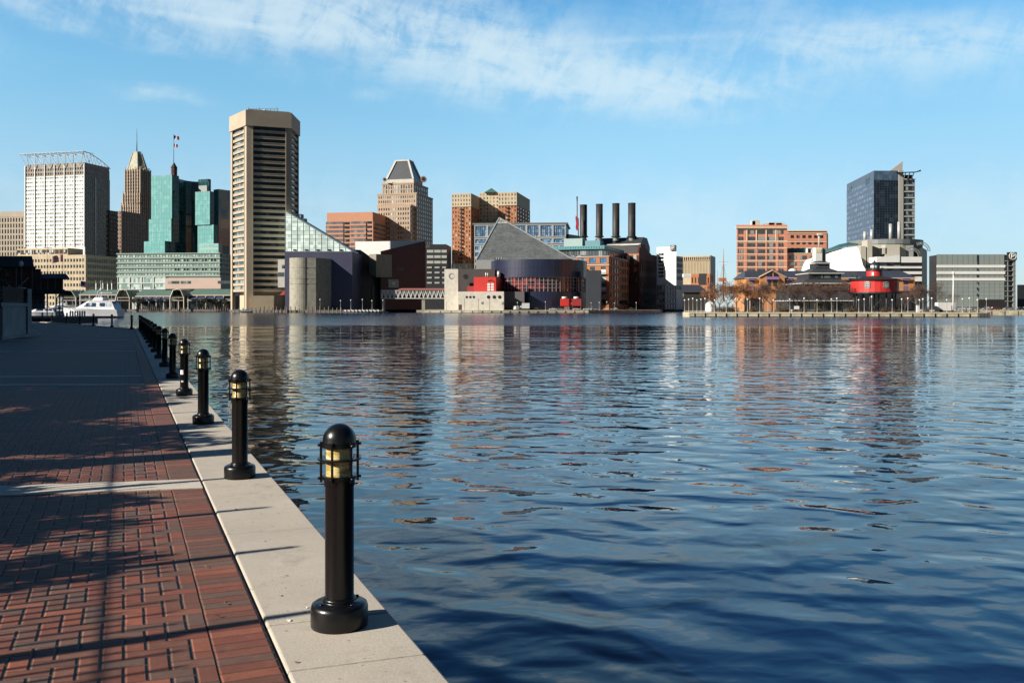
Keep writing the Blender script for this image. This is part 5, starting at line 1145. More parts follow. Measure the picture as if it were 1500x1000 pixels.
for (px, y0, y1, r) in ((712, 406, 399, .5), (714.5, 406, 399.5, .4), (730.5, 406, 397, .95)): q = Vector((PX(px, 534), 534.5)); pp.tube([b.l(q, PZ(y0, 534)), b.l(q, PZ(y1, 534))], r, 12)
b.part('steel_flue', pp, mat('pale_steel', (0.55, 0.55, 0.52), 0.4, metal=0.3))['kind'] = 'stuff'
sx = MB(); A8, C8, B8, D8 = cbox(858, 880, 881, 546, 8); b.prism([A8, C8, B8, D8], LAND, PZ(396, 546), sx); b.part('slate_box', sx, mat('slate_blue_panel', (0.03, 0.036, 0.05), 0.55, var=0.2, scale=4))
wp = MB()
for j in range(4): a = R(333.5); p = c_ + Vector((math.cos(a), math.sin(a))) * (r_ - 0.3); z = zz3 + 0.4 + j * (zz2 - zz3) / 4; wp.box(p.x - b.o.x - 0.9, p.x - b.o.x + 0.9, p.y - b.o.y - 0.8, p.y - b.o.y - 0.5, z - LAND, z - LAND + 1.7)
b.part('white_screen', wp, M_OFFW)['kind'] = 'stuff'
b.done()
# red kiosk
t = thing('red_kiosk', 'bright red two part kiosk with white roof vents before the navy drum', 'kiosk', (PX(838, 530), 530, LAND))
for k, (a, c) in enumerate(((821, 833), (837.5, 851))):
    x0, x1 = PX(a, 530) - PX(838, 530), PX(c, 530) - PX(838, 530)
    k_ = MB().box(x0, x1, -2, 2, PZ(448, 530) - LAND, PZ(437.5, 530) - LAND); k_.box(x0 + (0.2 if k else 2.2), x0 + (0.5 if k else 2.6), -1.8, 1.8, 0, PZ(448, 530) - LAND).box(x1 - 0.5, x1 - 0.1, -1.8, 1.8, 0, PZ(448, 530) - LAND)
    ko = k_.build('red_cabin', M_RED if k == 0 else mat('deep_red_panel', (0.36, 0.03, 0.03), 0.6), t)
    MB().tube([((x0 + x1) / 2, 0, PZ(437.5, 530) - LAND), ((x0 + x1) / 2, 0, PZ(434.5, 530) - LAND)], 1.6, 14).build('roof_vent', M_WHITE, ko)
MB().box(PX(833, 530) - PX(838, 530), PX(837.5, 530) - PX(838, 530), -1.4, 1.4, 3.2, 4.6).build('link', M_RED, t)

# ------------------------------------------------------------------ power station with four stacks
b = Bldg('power_station', 'dark brick power station with stepped gables below four black stacks', 900, 640, M_DBRICK)
A, C, B_, D = cbox(886, 936, 962.5, 655, 26); zt = PZ(370, 655)
b.prism([A, C, B_, D], LAND, zt)
b.face(A, C, PZ(420, 655), zt - 2, 5, 3, G_DARK, 0.45, 0.7, 0.5, alt=None); b.face(C, B_, PZ(450, 655), zt - 3, 9, 3, G_DARK, 0.35, 0.7, 0.5)
lf = MB(); A1, C1, B1, D1 = A + Vector((0, -0.5)), C + Vector((-0.1, -0.5)), None, None; b.prism([A1, C1, C1 + Vector((0, .4)), A1 + Vector((0, .4))], PZ(398, 655), PZ(371, 655), lf); b.part('brick_front', lf, M_BRICK)
M = b.M(A1, C1); W = (C1 - A1).length
for k in range(5): b.pane(A1, C1, W * (0.08 + 0.19 * k), W * (0.17 + 0.19 * k), PZ(380, 655), PZ(373, 655), G_PALE, out=0.1)
# stepped gable on the right wall, roofs behind
gb = MB(); Mr = b.M(C, B_); Wr = (B_ - C).length
for (x0, x1, yt) in ((0.0, 0.16, 366), (0.02, 0.42, 362), (0.10, 0.34, 357), (0.42, 0.66, 368), (0.3, 0.5, 364)): gb.box(Wr * x0 + 0.05 * x1, Wr * x1, 0.02 + 0.3 * x0, 1.4, zt - 1, PZ(yt, 655), Mr)
b.part('stepped_gable', gb, M_DBRICK)
rf = MB(); A2, C2, B2, D2 = cbox(868, 938, 952, 672, 22); b.prism([A2, C2, B2, D2], zt - 4, PZ(358.5, 672), rf); 
cc1, cc2 = (A2 + D2) / 2, (C2 + B2) / 2; b.prism([A2, C2, B2, D2], PZ(358.5, 672), PZ(346, 672), rf, [A2 + (D2 - A2) * .3, C2 + (B2 - C2) * .3, C2 + (B2 - C2) * .7, A2 + (D2 - A2) * .7]); b.part('roof', rf, M_SLATE)
wb = MB(); b.prism([A2 + Vector((8, -2.2)), C2 + Vector((0, -1.2)), C2, A2 + Vector((8, 0))], PZ(358.5, 670), PZ(356.3, 670), wb); b.part('parapet', wb, M_OFFW)
b.done()
for k, (x0, x1, yt) in enumerate(((849.5, 860, 300), (873, 883, 299), (897, 907.5, 298), (920, 931, 297.5))):
    Y = 682; xc = PX((x0 + x1) / 2, Y); r = (x1 - x0) / 2 / F * Y
    t = thing('smokestack', ('leftmost black smokestack, next to the guitar shaped sign', 'second black smokestack from the guitar shaped sign', 'third black smokestack from the guitar shaped sign', 'rightmost black smokestack on the power station roof')[k], 'smokestack', (xc, Y, PZ(353, Y)), 0, 'four black power station smokestacks')
    h = PZ(yt, Y) - PZ(353, Y); zf = PZ(346.5, Y) - PZ(353, Y)
    MB().lathe([(r, zf), (r, h), (r * 0.9, h), (r * 0.88, h - 3)], n=24).lathe([(r + .06, h - .6), (r + .18, h - .5), (r + .18, h - .1), (r + .06, h)], n=24).build('stack', mat('stack_black', (0.012, 0.012, 0.013), 0.6, var=0.6, scale=2.5, tint=(0.035, 0.03, 0.027)), t)
    MB().lathe([(r * 0.85, 0), (r * 0.85, zf)], n=20).build('neck', M_GREYM, t); MB().lathe([(r * 1.0, zf - 0.5), (r * 1.3, zf - 0.5), (r * 1.3, zf + 0.3), (r, zf + 0.3)], n=20).build('collar', M_DARK, t)
# guitar sign
t = thing('guitar_sign', 'tall upright red electric guitar sign beside the leftmost smokestack', 'sign', (PX(845.5, 676), 676, PZ(350, 676)))
sc_ = 676 / F
body = [(-0.2, 12.2), (-1.5, 13.6), (-2.3, 16.5), (-2.0, 20), (-1.6, 23), (-2.2, 27), (-2.6, 31), (-1.9, 34.2), (-0.9, 33.0), (-0.4, 30.5), (0.4, 30.5), (1.0, 31.5), (1.8, 30.0), (1.9, 27), (1.3, 23), (1.9, 19), (2.1, 16), (1.4, 13.4)]
g = MB(); n = len(body); vs = [(x * sc_, y_, z * sc_) for y_ in (-0.4, 0.4) for x, z in body]
g.add(vs, [tuple(range(n)), tuple(range(n, 2 * n))[::-1]] + [(i, n + i, n + (i + 1) % n, (i + 1) % n) for i in range(n)]); g.build('guitar_body', mat('guitar_red', (0.5, 0.05, 0.06), 0.4), t)
MB().box(-0.75 * sc_, 0.75 * sc_, -0.5, 0.45, 29 * sc_, 54 * sc_).build('guitar_neck', mat('guitar_neck', (0.20, 0.13, 0.11), 0.6), t)
MB().prism([(-0.6 * sc_, -0.5), (0.6 * sc_, -0.5), (0.6 * sc_, .5), (-.6 * sc_, .5)], 54 * sc_, 62 * sc_, [(-1.2 * sc_, -.5), (0.9 * sc_, -.5), (0.9 * sc_, .5), (-1.2 * sc_, .5)]).build('headstock', M_DARK, t)
MB().tube([(0.9, 0.8, 0), (0.9, 0.8, 30 * sc_)], 0.35, 6).build('mast', M_DARK, t)

# ------------------------------------------------------------------ brick office with teal canopy
b = Bldg('brick_office', 'orange brick office with balconies and a teal rooftop canopy beside the power station', 892, 600, M_ORBRICK)
A, C, B_, D = cbox(845, 892, 920, 600, 20); zt = PZ(376, 600)
b.prism([A, C, B_, D], LAND, zt)
b.face(A, C, PZ(386, 600), zt - 0.3, 3, 1, G_BLUE, 0.62, 0.8, 0.4); b.face(A, C, LAND + 2, PZ(388, 600), 3, 5, G_GREY, 0.45, 0.6, 0.4)
b.face(C, B_, LAND + 2, zt - 0.3, 8, 6, G_DARK, 0.55, 0.66, 0.4)
led = MB(); o4 = out([A, C, B_, D], 0.9); b.prism(o4, PZ(388.2, 600), PZ(386.8, 600), led); b.prism(o4, zt, zt + 0.5, led); b.part('cornice', led, M_OFFW)
M = b.M(A, C); W = (C - A).length
for yy in (400, 413, 426):
    bl = MB(); bl.box(W * 0.74, W * 0.93, -1.8, -0.41, PZ(yy + 2.4, 600), PZ(yy + 1.8, 600), M)
    for k in range(7): x = W * (0.745 + 0.03 * k); bl.box(x, x + 0.1, -1.8, -1.7, PZ(yy + 2, 600), PZ(yy - 0.3, 600), M)
    bl.box(W * 0.74, W * 0.93, -1.85, -1.65, PZ(yy - 0.2, 600), PZ(yy - 0.7, 600), M); b.part('balcony', bl, M_DARK)
    b.pane(A, C, W * 0.76, W * 0.91, PZ(yy + 1.5, 600), PZ(yy - 5.5, 600), M_WHITE, name='balcony_door', out=0.42)
up = MB(); A2, C2, B2, D2 = cbox(812, 884, 912, 606, 20); b.prism([A2, C2, B2, D2], zt - 2, PZ(365, 606), up); b.face(A2, C2, PZ(376, 606), PZ(365.3, 606), 16, 1, G_GREY, 0.9, 0.8, 0.2, mbx=up); b.face(C2, B2, PZ(376, 606), PZ(365.3, 606), 8, 1, G_DARK, 0.9, 0.6, 0.2, mbx=up); b.part('glass_storey', up, M_GREYM)
cp = MB(); o5 = out([A2, C2, B2, D2], 2.0); b.prism(o5, PZ(364.6, 606), PZ(363.8, 606), cp)
n = 20
for k in range(n): p = o5[0] + (o5[1] - o5[0]) * ((k + 0.5) / n); cp.slab([b.l(p + Vector((-.6, 0)), PZ(363.6, 606)), b.l(p + Vector((.8, 0)), PZ(363.6, 606)), b.l(p + Vector((1.3, 3)), PZ(359.2, 606)), b.l(p + Vector((-.1, 3)), PZ(359.2, 606))], 0.2)
b.prism([p + Vector((0, 3.0)) for p in o5], PZ(363.8, 606), PZ(359.4, 606), cp); b.part('canopy', cp, mat('teal_canopy', (0.16, 0.42, 0.44), 0.5))
pb = MB(); A3, C3, B3, D3 = cbox(826, 853, 860, 640, 20); b.prism([A3, C3, B3, D3], zt, PZ(349, 640), pb); b.part('plant_room', pb, mat('mint_panel', (0.34, 0.46, 0.44), 0.6)); pb = MB(); A3, C3, B3, D3 = cbox(857, 879, 884, 636, 20); b.prism([A3, C3, B3, D3], zt, PZ(352, 636), pb); b.part('plant_room', pb, mat('teal_panel', (0.13, 0.28, 0.32), 0.6))
rs = MB(); b.prism([along(C2, B2, 0.1), along(C2, B2, 0.95), along(C2, B2, 0.95) + Vector((-3, 3)), along(C2, B2, 0.1) + Vector((-3, 3))], PZ(365, 606), PZ(360, 606), rs); b.part('roof_screen', rs, M_GREYM)
b.done()

# ------------------------------------------------------------------ white parking tower with P
M_BW = mat('bright_white', (0.80, 0.80, 0.77), 0.6)
def p_sign(b, P0, P1, x0, x1, z0, z1, ring=False):
    s = MB(); M = b.M(P0, P1); s.box(x0, x1, -1.2, 0.4, z0, z1, M); so = b.part('sign', s, mat('sign_black', (0.02, 0.02, 0.024), 0.5))
    w = x1 - x0; h = z1 - z0; cx, cz = (x0 + x1) / 2, (z0 + z1) / 2; k = 0.8 if ring else 1.0
    if ring:
        rg = MB(); n = 28
        pr = [M @ Vector((cx + w * 0.40 * math.cos(2 * math.pi * i / n), -1.3, cz + w * 0.40 * math.sin(2 * math.pi * i / n))) for i in range(n + 1)]; rg.tube(pr, w * 0.035, 5, cap=False)
        dsk = MB(); pd = [M @ Vector((cx + w * 0.37 * math.cos(2 * math.pi * i / n), -1.24, cz + w * 0.37 * math.sin(2 * math.pi * i / n))) for i in range(n)]; dsk.slab(pd[::-1], 0.03); b.part('disc', dsk, mat('sign_grey', (0.04, 0.045, 0.05), 0.5), so)
        b.part('ring', rg, M_BW, so)
    L_ = MB(); hh = h * 0.36 * k; ww = w * 0.20 * k; st = w * 0.11 * k
    L_.box(cx - ww - st * .3, cx - ww + st * .7, -1.40, -1.22, cz - hh, cz + hh, M)
    pts = [(cx - ww, cz + hh - st / 2), (cx + ww * 0.4, cz + hh - st / 2)] + [(cx + ww * 0.4 + hh * 0.48 * math.cos(R(a)), cz + hh - st / 2 - hh * 0.48 + hh * 0.48 * math.sin(R(a))) for a in (60, 30, 0, -30, -60)] + [(cx + ww * 0.4, cz + hh - st / 2 - hh * 0.96), (cx - ww, cz + hh - st / 2 - hh * 0.96)]
    L_.tube([M @ Vector((x, -1.33, z)) for x, z in pts], st * 0.5, 6); b.part('letter', L_, M_BW, so)
b = Bldg('parking_garage', 'white parking tower with square P sign next to the power station', 990, 660, M_BW)
A, C, B_, D = cbox(962, 990.5, 1000.5, 660, 34); zt = PZ(361, 660); b.prism([A, C, D + (B_ - D) * .5 + (C - B_) * .3, D], LAND, zt)
b.prism([C + (B_ - C) * .02, B_, D + (B_ - D) * .9, C + (D - B_) * .2], LAND, PZ(375, 660))
W = (C - A).length; M = b.M(A, C)
for j in range(7): b.pane(A, C, W * 0.09, W * 0.36, PZ(373.5 + j * 5.4, 660), PZ(370 + j * 5.4, 660), G_DARK, out=0.05)
Wr = (B_ - C).length
for yy in (380, 388.5, 397, 407, 421): b.pane(C, B_, Wr * 0.08, Wr * 0.98, PZ(yy + 2.9, 660), PZ(yy - 2.6, 660), G_DARK, out=0.1)
p_sign(b, A, C, W * 0.74, W * 1.0, PZ(367, 660), PZ(359, 660))
an = MB(); A2, C2, B2, D2 = cbox(962, 974, 990, 640, 30); b.prism([A2, C2, B2, D2], LAND, PZ(417, 640), an); b.face(A2, C2, LAND, PZ(417, 640), 3, 4, G_GREY, 0.7, 0.6, 0.3, mbx=an); b.face(C2, B2, LAND, PZ(417, 640), 4, 4, G_DARK, 0.7, 0.7, 0.3, mbx=an); b.part('annex', an, M_GREYM)
b.done()
b = Bldg('low_office', 'white low roof peeping out between power station and parking tower', 955, 760, M_BW)
A, C, B_, D = cbox(946, 962, 966, 760, 20); b.prism([A, C, B_, D], LAND, PZ(375, 760)); b.face(A, C, PZ(392, 760), PZ(382, 760), 3, 2, G_GREY, 0.7, 0.5, 0.2); b.done()
# tan ribbed block
b = Bldg('ribbed_block', 'tan ribbed concrete block with dark top slots right of the parking tower', 1040, 800, M_CREAM)
A, C, B_, D = cbox(975, 1040.5, 1047.5, 800, 20); zt = PZ(374, 800); b.prism([A, C, B_, D], LAND, zt); b.face(A, C, PZ(381.5, 800), zt - 0.8, 22, 1, G_DARK, 0.6, 0.75, 0.6); b.face(A, C, PZ(402, 800), PZ(382.5, 800), 30, 1, mat('tan_rib', (0.40, 0.31, 0.19), 0.8), 0.5, 0.98, 0.35, name='rib'); 
sd = MB(); b.prism([C + Vector((.3, -.2)), B_ + Vector((.3, 0)), B_ + Vector((-.5, 0)), C + Vector((-.3, 1))], LAND, zt + 0.1, sd); b.part('side_wall', sd, M_DARK)  # dark sheet over the right face, its shade painted as colour
b.done()
b = Bldg('brick_shop', 'orange brick building with grey panel below the tan ribbed block', 1040, 560, M_ORBRICK)
A, C, B_, D = cbox(1012, 1040, 1045, 560, 16); b.prism([A, C, B_, D], LAND, PZ(401, 560)); W = (C - A).length
b.face(A, C, LAND + 3, PZ(403, 560), 6, 3, G_DARK, 0.4, 0.55, 0.2); b.pane(A, C, W * .42, W * .80, PZ(417, 560), PZ(400.5, 560), M_DARK, name='panel', out=0.4); b.done()
b = Bldg('boat_shed', 'low dark roofed waterfront shed left of the bare trees', 1020, 470, mat('shed_wall', (0.03, 0.027, 0.025), 0.8))
q = [Vector((PX(p, Y), Y)) for p, Y in ((1001, 470), (1037, 470), (1037, 505), (1001, 505))]; b.prism(q, LAND, PZ(428, 470)); rf = MB(); b.prism(out(q, 1), PZ(428, 470), PZ(416, 470), rf, [q[0] + Vector((1, 12)), q[1] + Vector((-7, 12)), q[2] + Vector((-7, -12)), q[3] + Vector((1, -12))]); b.part('roof', rf, M_SLATE)
rf = MB(); rf.box(PX(1001, 470) - b.o.x, PX(1012, 470) - b.o.x, -1, 3, PZ(406, 470) - LAND, PZ(401, 470) - LAND); b.part('roof_box', rf, M_WHITE); b.done()

# ------------------------------------------------------------------ brick hotel
b = Bldg('brick_hotel', 'eight storey orange brick hotel with cream bands and cornice', 1110, 480, mat('hotel_brick', (0.70, 0.30, 0.19), 0.85, var=0.15, scale=3, tint=(0.56, 0.24, 0.15)))
P0 = Vector((PX(1079, 480), 480)); P1 = Vector((PX(1153, 480), 480)); bk = Vector((0.26, 1)) * 30; zt = PZ(334, 480)
main = [P0, P1, P1 + bk, P0 + bk]; b.prism(main, LAND, zt)
W = P1.x - P0.x; M = b.M(P0, P1); fh = 9.35 * 480 / F; s_ = 480 / F
cols = ((2.5, 5.5), (6.5, 9.5), (16, 27), (30.5, 41.5), (45, 56.5), (61.5, 64.5), (65.5, 68.5))
tr = MB()
for j in range(8):
    zc_ = PZ(340 + 9.35 * j, 480)
    for (x0, x1) in cols: b.pane(P0, P1, x0 * s_, x1 * s_, zc_ - 2.6 * s_, zc_ + 2.6 * s_, G_GREY, out=0.08)
    if j in (1, 2, 3, 4, 5, 6, 7): tr.box(0.05, W - 0.05, -0.22, 0, zc_ - 4.9 * s_, zc_ - (3.9 if j != 1 else 3.3) * s_, M)
for x in (15, 29, 43.3, 57.5): tr.box(x * s_ - 0.2, x * s_ + 0.2, -0.3, 0, PZ(353, 480), PZ(334.5, 480), M)
tr.box(0.05, W - 0.05, -0.35, 0, PZ(336.5, 480), zt - 0.1, M)
tr.box(-0.9, W + 0.9, -1.1, 0, PZ(334.2, 480), PZ(332.8, 480), M); b.part('stone_trim', tr, mat('pale_trim', (0.90, 0.78, 0.56), 0.8))
pr = MB(); b.prism(out(main, 0.3), zt + 0.4, PZ(329.5, 480), pr); b.part('parapet', pr, b.wm)
for x0, x1 in ((0, 2), (11, 15), (28, 30), (42.2, 44.4), (57.5, 61), (69, 74)): b.mb.box(x0 * s_ + 0.03, min(x1 * s_, W - 0.03), -0.16, 0, LAND, zt - 0.2, M)
rp = MB()
for (px, y0, w, h) in ((1103, 330, 2, 2.2), (1107, 330, 4, 2.6), (1127, 330, 5, 1.2), (1135, 330, 7, 1.6), (1143, 330, 5, 1)): x = PX(px, 486) - b.o.x; z = PZ(y0, 486) - LAND; rp.box(x - w / 2, x + w / 2, 5, 8, z, z + h)
b.part('roof_plant', rp, M_OFFW)['kind'] = 'stuff'
# lower front wing and rear wing
w1 = MB(); q = [Vector((PX(1153, 482), 482)), Vector((PX(1206, 482), 482)), Vector((PX(1206, 482), 500)), Vector((PX(1153, 482), 500))]; b.prism(q, LAND, PZ(371, 482), w1)
b.part('wing', w1, b.wm); Mw = b.M(q[0], q[1])
for j in range(3):
    for (x0, x1) in ((3, 13.5), (18, 28.5), (33, 43)): zc_ = PZ(377 + 9.35 * j, 482); b.pane(q[0], q[1], x0 * s_, x1 * s_, zc_ - 2.6 * s_, zc_ + 2.6 * s_, G_GREY, out=0.08)
t2 = MB()
for yy in (371, 382, 391.5): t2.box(0, 53 * s_, -0.2, 0, PZ(yy + .6, 482), PZ(yy - .4, 482), Mw)
b.part('stone_trim', t2, mat('pale_trim', (.9,.78,.56)))
te = MB(); b.prism([p + Vector((0, 3)) for p in q], PZ(371, 482), PZ(363, 482), te); b.part('terrace_glazing', te, G_TEALD)
wf_ = MB()
for k in range(4): wf_.box((30 + k * 6) * s_, (30.6 + k * 6) * s_, -0.1, 3, PZ(370, 482), PZ(363.5, 482), Mw)
wf_.box(30 * s_, 50 * s_, -0.1, 3, PZ(364, 482), PZ(362.8, 482), Mw); b.part('pergola', wf_, M_WHITE)
w2 = MB(); q2 = [Vector((PX(1153, 520), 520)), Vector((PX(1211, 520), 520)), Vector((PX(1213, 545), 545)), Vector((PX(1153, 545), 545))]; b.prism(q2, LAND, PZ(338.5, 520), w2); b.part('wing', w2, b.wm)
M2 = b.M(q2[0], q2[1]); t3 = MB()
for yy in (341.5, 354.5): t3.box(0, q2[1].x - q2[0].x, -0.25, 0, PZ(yy + .4, 520), PZ(yy - .4, 520), M2)
t3.box(-0.2, q2[1].x - q2[0].x + 0.6, -0.6, 0, PZ(338.6, 520), PZ(337, 520), M2); b.part('stone_trim', t3, mat('pale_trim', (.9,.78,.56)))
for j in range(3):
    for k in range(6): b.pane(q2[0], q2[1], (5 + k * 8.6) * 520 / F, (9.5 + k * 8.6) * 520 / F, PZ(348.5 + 9.3 * j, 520), PZ(344.5 + 9.3 * j, 520), G_DARK, out=0.08)
b.done()

# ------------------------------------------------------------------ white tent wall with teal vault
b = Bldg('tent_hall', 'huge white sail shaped wall under a teal vaulted roof', 1225, 450, M_BW)
def polyface(b, pts, Y, th, m, name, parent=None, slant=0.0):
    mb = MB(); v = [b.l(Vector((PX(px, yy), yy)), PZ(py, yy)) for px, py in pts for yy in [Y + slant * (px - pts[0][0])]]; n = len(v); v2 = [(x, y + th, z) for x, y, z in v]
    mb.add(v + v2, [tuple(range(n)), tuple(range(n, 2 * n))[::-1]] + [(i, n + i, n + (i + 1) % n, (i + 1) % n) for i in range(n)]); return b.part(name, mb, m, parent)
polyface(b, [(1184, 402), (1185, 394), (1189, 383), (1192, 379), (1206, 374), (1222, 368), (1238, 363), (1253, 360.5), (1257, 364), (1261, 376), (1264, 388), (1268, 395), (1272, 402)][::-1], 446, 12, M_BW, 'white_wall', None, -0.2)
vt = MB(); A_ = [(1188.5, 382), (1196, 376), (1207, 370.5), (1222, 366.5), (1238, 361.5), (1254, 359.5)]; T_ = [(1193, 375.5), (1203, 369), (1215, 363.5), (1229, 358), (1243, 355), (1257, 357)]
YV = lambda x: 445.5 + (1272 - x) * 0.2
vs = [b.l(Vector((PX(x, YV(x)), YV(x))), PZ(y, YV(x))) for x, y in A_] + [b.l(Vector((PX(x, YV(x) + 5), YV(x) + 5)), PZ(y, YV(x) + 5)) for x, y in T_] + [b.l(Vector((PX(x, YV(x) + 14), YV(x) + 14)), PZ(y + 2, YV(x) + 14)) for x, y in T_]
vt.add(vs, [(i, i + 1, 7 + i, 6 + i) for i in range(5)] + [(6 + i, 7 + i, 13 + i, 12 + i) for i in range(5)], True); vo = b.part('vault', vt, mat('vault_teal', (0.06, 0.17, 0.17), 0.3, var=0.3, scale=3))
rb = MB()
for i in range(6): rb.tube([vs[i], vs[6 + i]], 0.16, 4)
rb.tube(vs[:6], 0.18, 4); b.part('rib', rb, M_GREYM, vo)['kind'] = 'stuff'
b.done()

# ------------------------------------------------------------------ glass hotel tower
b = Bldg('glass_hotel', 'slate blue glass hotel tower with pale pier, fin and tilted roof canopy', 1280, 760, mat('slate_blue_frame', (0.085, 0.115, 0.165), 0.45, var=0.15, scale=8))
C = Vector((PX(1280, 760), 760)); A = Vector((PX(1240.5, 845), 845)); B_ = Vector((PX(1340, 762), 762)); zt = PZ(250, 760)
E1 = along(C, B_, 0.60); E2 = along(C, B_, 0.71)
b.prism([A, C, E1, E1 + Vector((3, 60)), A + Vector((6, 10))], LAND, zt)
g1 = glass('glass_steel', (0.06, 0.09, 0.14), light=(0.10, 0.14, 0.19), share=0.25, cell=(2.4, 3.3), rough=0.3, spec=0.4); g2 = glass('glass_night', (0.008, 0.013, 0.020), light=(0.016, 0.024, 0.034), share=0.3, cell=(4, 3.3), rough=0.05, spec=0.45)
nr = 12; b.face(A, C, PZ(385, 760), zt - 6, 12, nr + 3, g1, 0.93, 0.55, 0.12)
b.face(C, E1, PZ(352, 760), zt - 8, 9, nr * 2, g2, 0.95, 0.94, 0.08)
b.face(C, E1, zt - 7.5, zt - 0.4, 1, 2, glass('glass_sky', (0.05, 0.085, 0.13), light=(0.06, 0.1, 0.15)), 0.99, 0.92, 0.08)
for k in (0.72, 0.8): b.pane(A, C, (C - A).length * k, (C - A).length * (k + .05), zt - 9, zt - 4, G_DARK, name='logo_letter', out=0.3)
for k in (0.05, 0.14): b.pane(A, C, (C - A).length * k, (C - A).length * (k + .05), zt - 9, zt - 4, G_DARK, name='logo_letter', out=0.3)
pp = MB(); b.prism([E1 + Vector((0, -1)), E2 + Vector((0, -1)), E2 + Vector((0, 20)), E1 + Vector((0, 20))], LAND, zt + 0.2, pp); po = b.part('pier', pp, mat('pale_pier', (0.42, 0.41, 0.37), 0.7))
fn = polyface(b, [(1304, 250), (1322, 250), (1322.5, 236)], 768, 2.0, mat('pale_pier', (0.4, 0.4, 0.4)), 'fin')
st = MB(); E3 = B_; b.prism([E2, E3, E3 + Vector((0, 24)), E2 + Vector((0, 24))], LAND, PZ(262, 760), st); b.part('balcony_tower', st, M_GREYM)
W = (E3 - E2).length; M = b.M(E2, E3); fl = MB(); nf = 10
for j in range(nf + 1): z = PZ(262 + 9.1 * j, 760); fl.box(0.2, W + 0.3, -0.7, 0, z - 0.5, z + 0.15, M); j < nf and [b.pane(E2, E3, W * (0.04 + .24 * i), W * (.25 + .24 * i), z - 4.0, z - 1.2, G_GREY if i % 2 else G_DARK, out=0.1) for i in range(4)]
b.part('floor_slab', fl, M_OFFW)['kind'] = 'stuff'
cn = MB(); cn.slab([b.l(Vector((PX(1313, 757), 757)), PZ(252.5, 757)), b.l(Vector((PX(1338, 757), 757)), PZ(253.5, 757)), b.l(Vector((PX(1349, 757), 757)), PZ(249, 757)), b.l(Vector((PX(1349, 765), 765)), PZ(249, 757)), b.l(Vector((PX(1313, 765), 765)), PZ(252.5, 757))][::-1], 0.3)
for x in (1324, 1330, 1336): cn.tube([b.l(Vector((PX(x, 759), 759)), PZ(261, 759)), b.l(Vector((PX(x + 3, 759), 759)), PZ(252.5, 759))], 0.35, 5)
cn.box(PX(1324, 762) - b.o.x, PX(1338, 762) - b.o.x, 3, 12, PZ(262, 762) - LAND, PZ(256, 762) - LAND); b.part('roof_canopy', cn, M_DARK); b.done()

# ------------------------------------------------------------------ drum shaped hall and white terraces
b = Bldg('round_hall', 'beige curved hall with white terraces, steel flues and wheel shaped roof trusses', 1305, 540, mat('beige_wall', (0.38, 0.37, 0.30), 0.8, var=0.2, scale=5))
cx = PX(1300, 566); pts = [Vector((cx + 22.5 * math.cos(R(a)), 572 + 22.5 * math.sin(R(a)))) for a in range(180, 361, 12)]; b.prism(pts, LAND, PZ(357, 550))
ft = MB(); b.prism([Vector((cx + 22.5 * 1.02 * math.cos(R(a)), 572 + 23 * math.sin(R(a)))) for a in range(180, 361, 12)], PZ(357, 550), PZ(350, 550), ft); b.part('fascia', ft, M_GREYM)
pn = MB()
for (a0, a1, b0, b1) in ((1258, 1266, 361, 396), (1268, 1275, 352, 392), (1293, 1299, 363, 372), (1297, 1318, 358, 376)): x0, x1 = PX(a0, 546) - b.o.x, PX(a1, 546) - b.o.x; pn.box(x0, x1, 3.2 if a0 < 1290 else 6, 12, PZ(b1, 546) - LAND, PZ(b0, 546) - LAND)
b.part('stone_panel', pn, mat('pale_stone', (0.48, 0.46, 0.38), 0.8))['kind'] = 'stuff'
tw = MB(); wh = [((1284, 1351), 376, 384.5), ((1290, 1351), 390, 393), ((1288, 1351), 397.5, 401.5), ((1300, 1351), 405, 412)]
for (a, c), y0, y1 in wh: tw.box(PX(a, 532) - b.o.x, PX(c, 532) - b.o.x, -8, 14, PZ(y1, 532) - LAND, PZ(y0, 532) - LAND)
b.part('white_band', tw, M_BW)['kind'] = 'stuff'
gz = MB(); gz.box(PX(1286, 533) - b.o.x, PX(1350, 533) - b.o.x, -7, 14, 0, PZ(378, 533) - LAND); b.part('glazed_storeys', gz, G_DARK)
uw = polyface(b, [(1284, 384), (1284, 378), (1290, 376.5), (1318, 373.5), (1318, 384)][::-1], 531.5, 3, M_BW, 'white_screen')
dk = MB(); b.prism([Vector((PX(1351, 530), 530)), Vector((PX(1362, 552), 556)), Vector((PX(1362, 575), 590)), Vector((PX(1345, 575), 590))], LAND, PZ(364, 540), dk); b.part('dark_flank', dk, M_DARK)
up = MB(); A, C, B_, D = cbox(1317, 1338, 1358, 548, 30); b.prism([A, C, B_, D], LAND, PZ(359, 548), up); b.part('grey_block', up, mat('mid_grey', (0.15, 0.155, 0.16), 0.7))
for k, (px, yt, yb) in enumerate(((1267, 339, 354), (1277, 336, 354), (1304.5, 328, 352), (1317, 325, 352))):
    f_ = MB().lathe([(0, 0), (1.0, 0), (1.0, PZ(yt, 560) - PZ(yb, 560)), (0.8, PZ(yt, 560) - PZ(yb, 560)), (0.75, PZ(yt, 560) - PZ(yb, 560) - 1)], n=14); o = f_.build('steel_flue', mat('pale_steel', (0.55, 0.55, 0.52)), b.root); o.location = b.l(Vector((PX(px, 560), 560)), PZ(yb, 560))
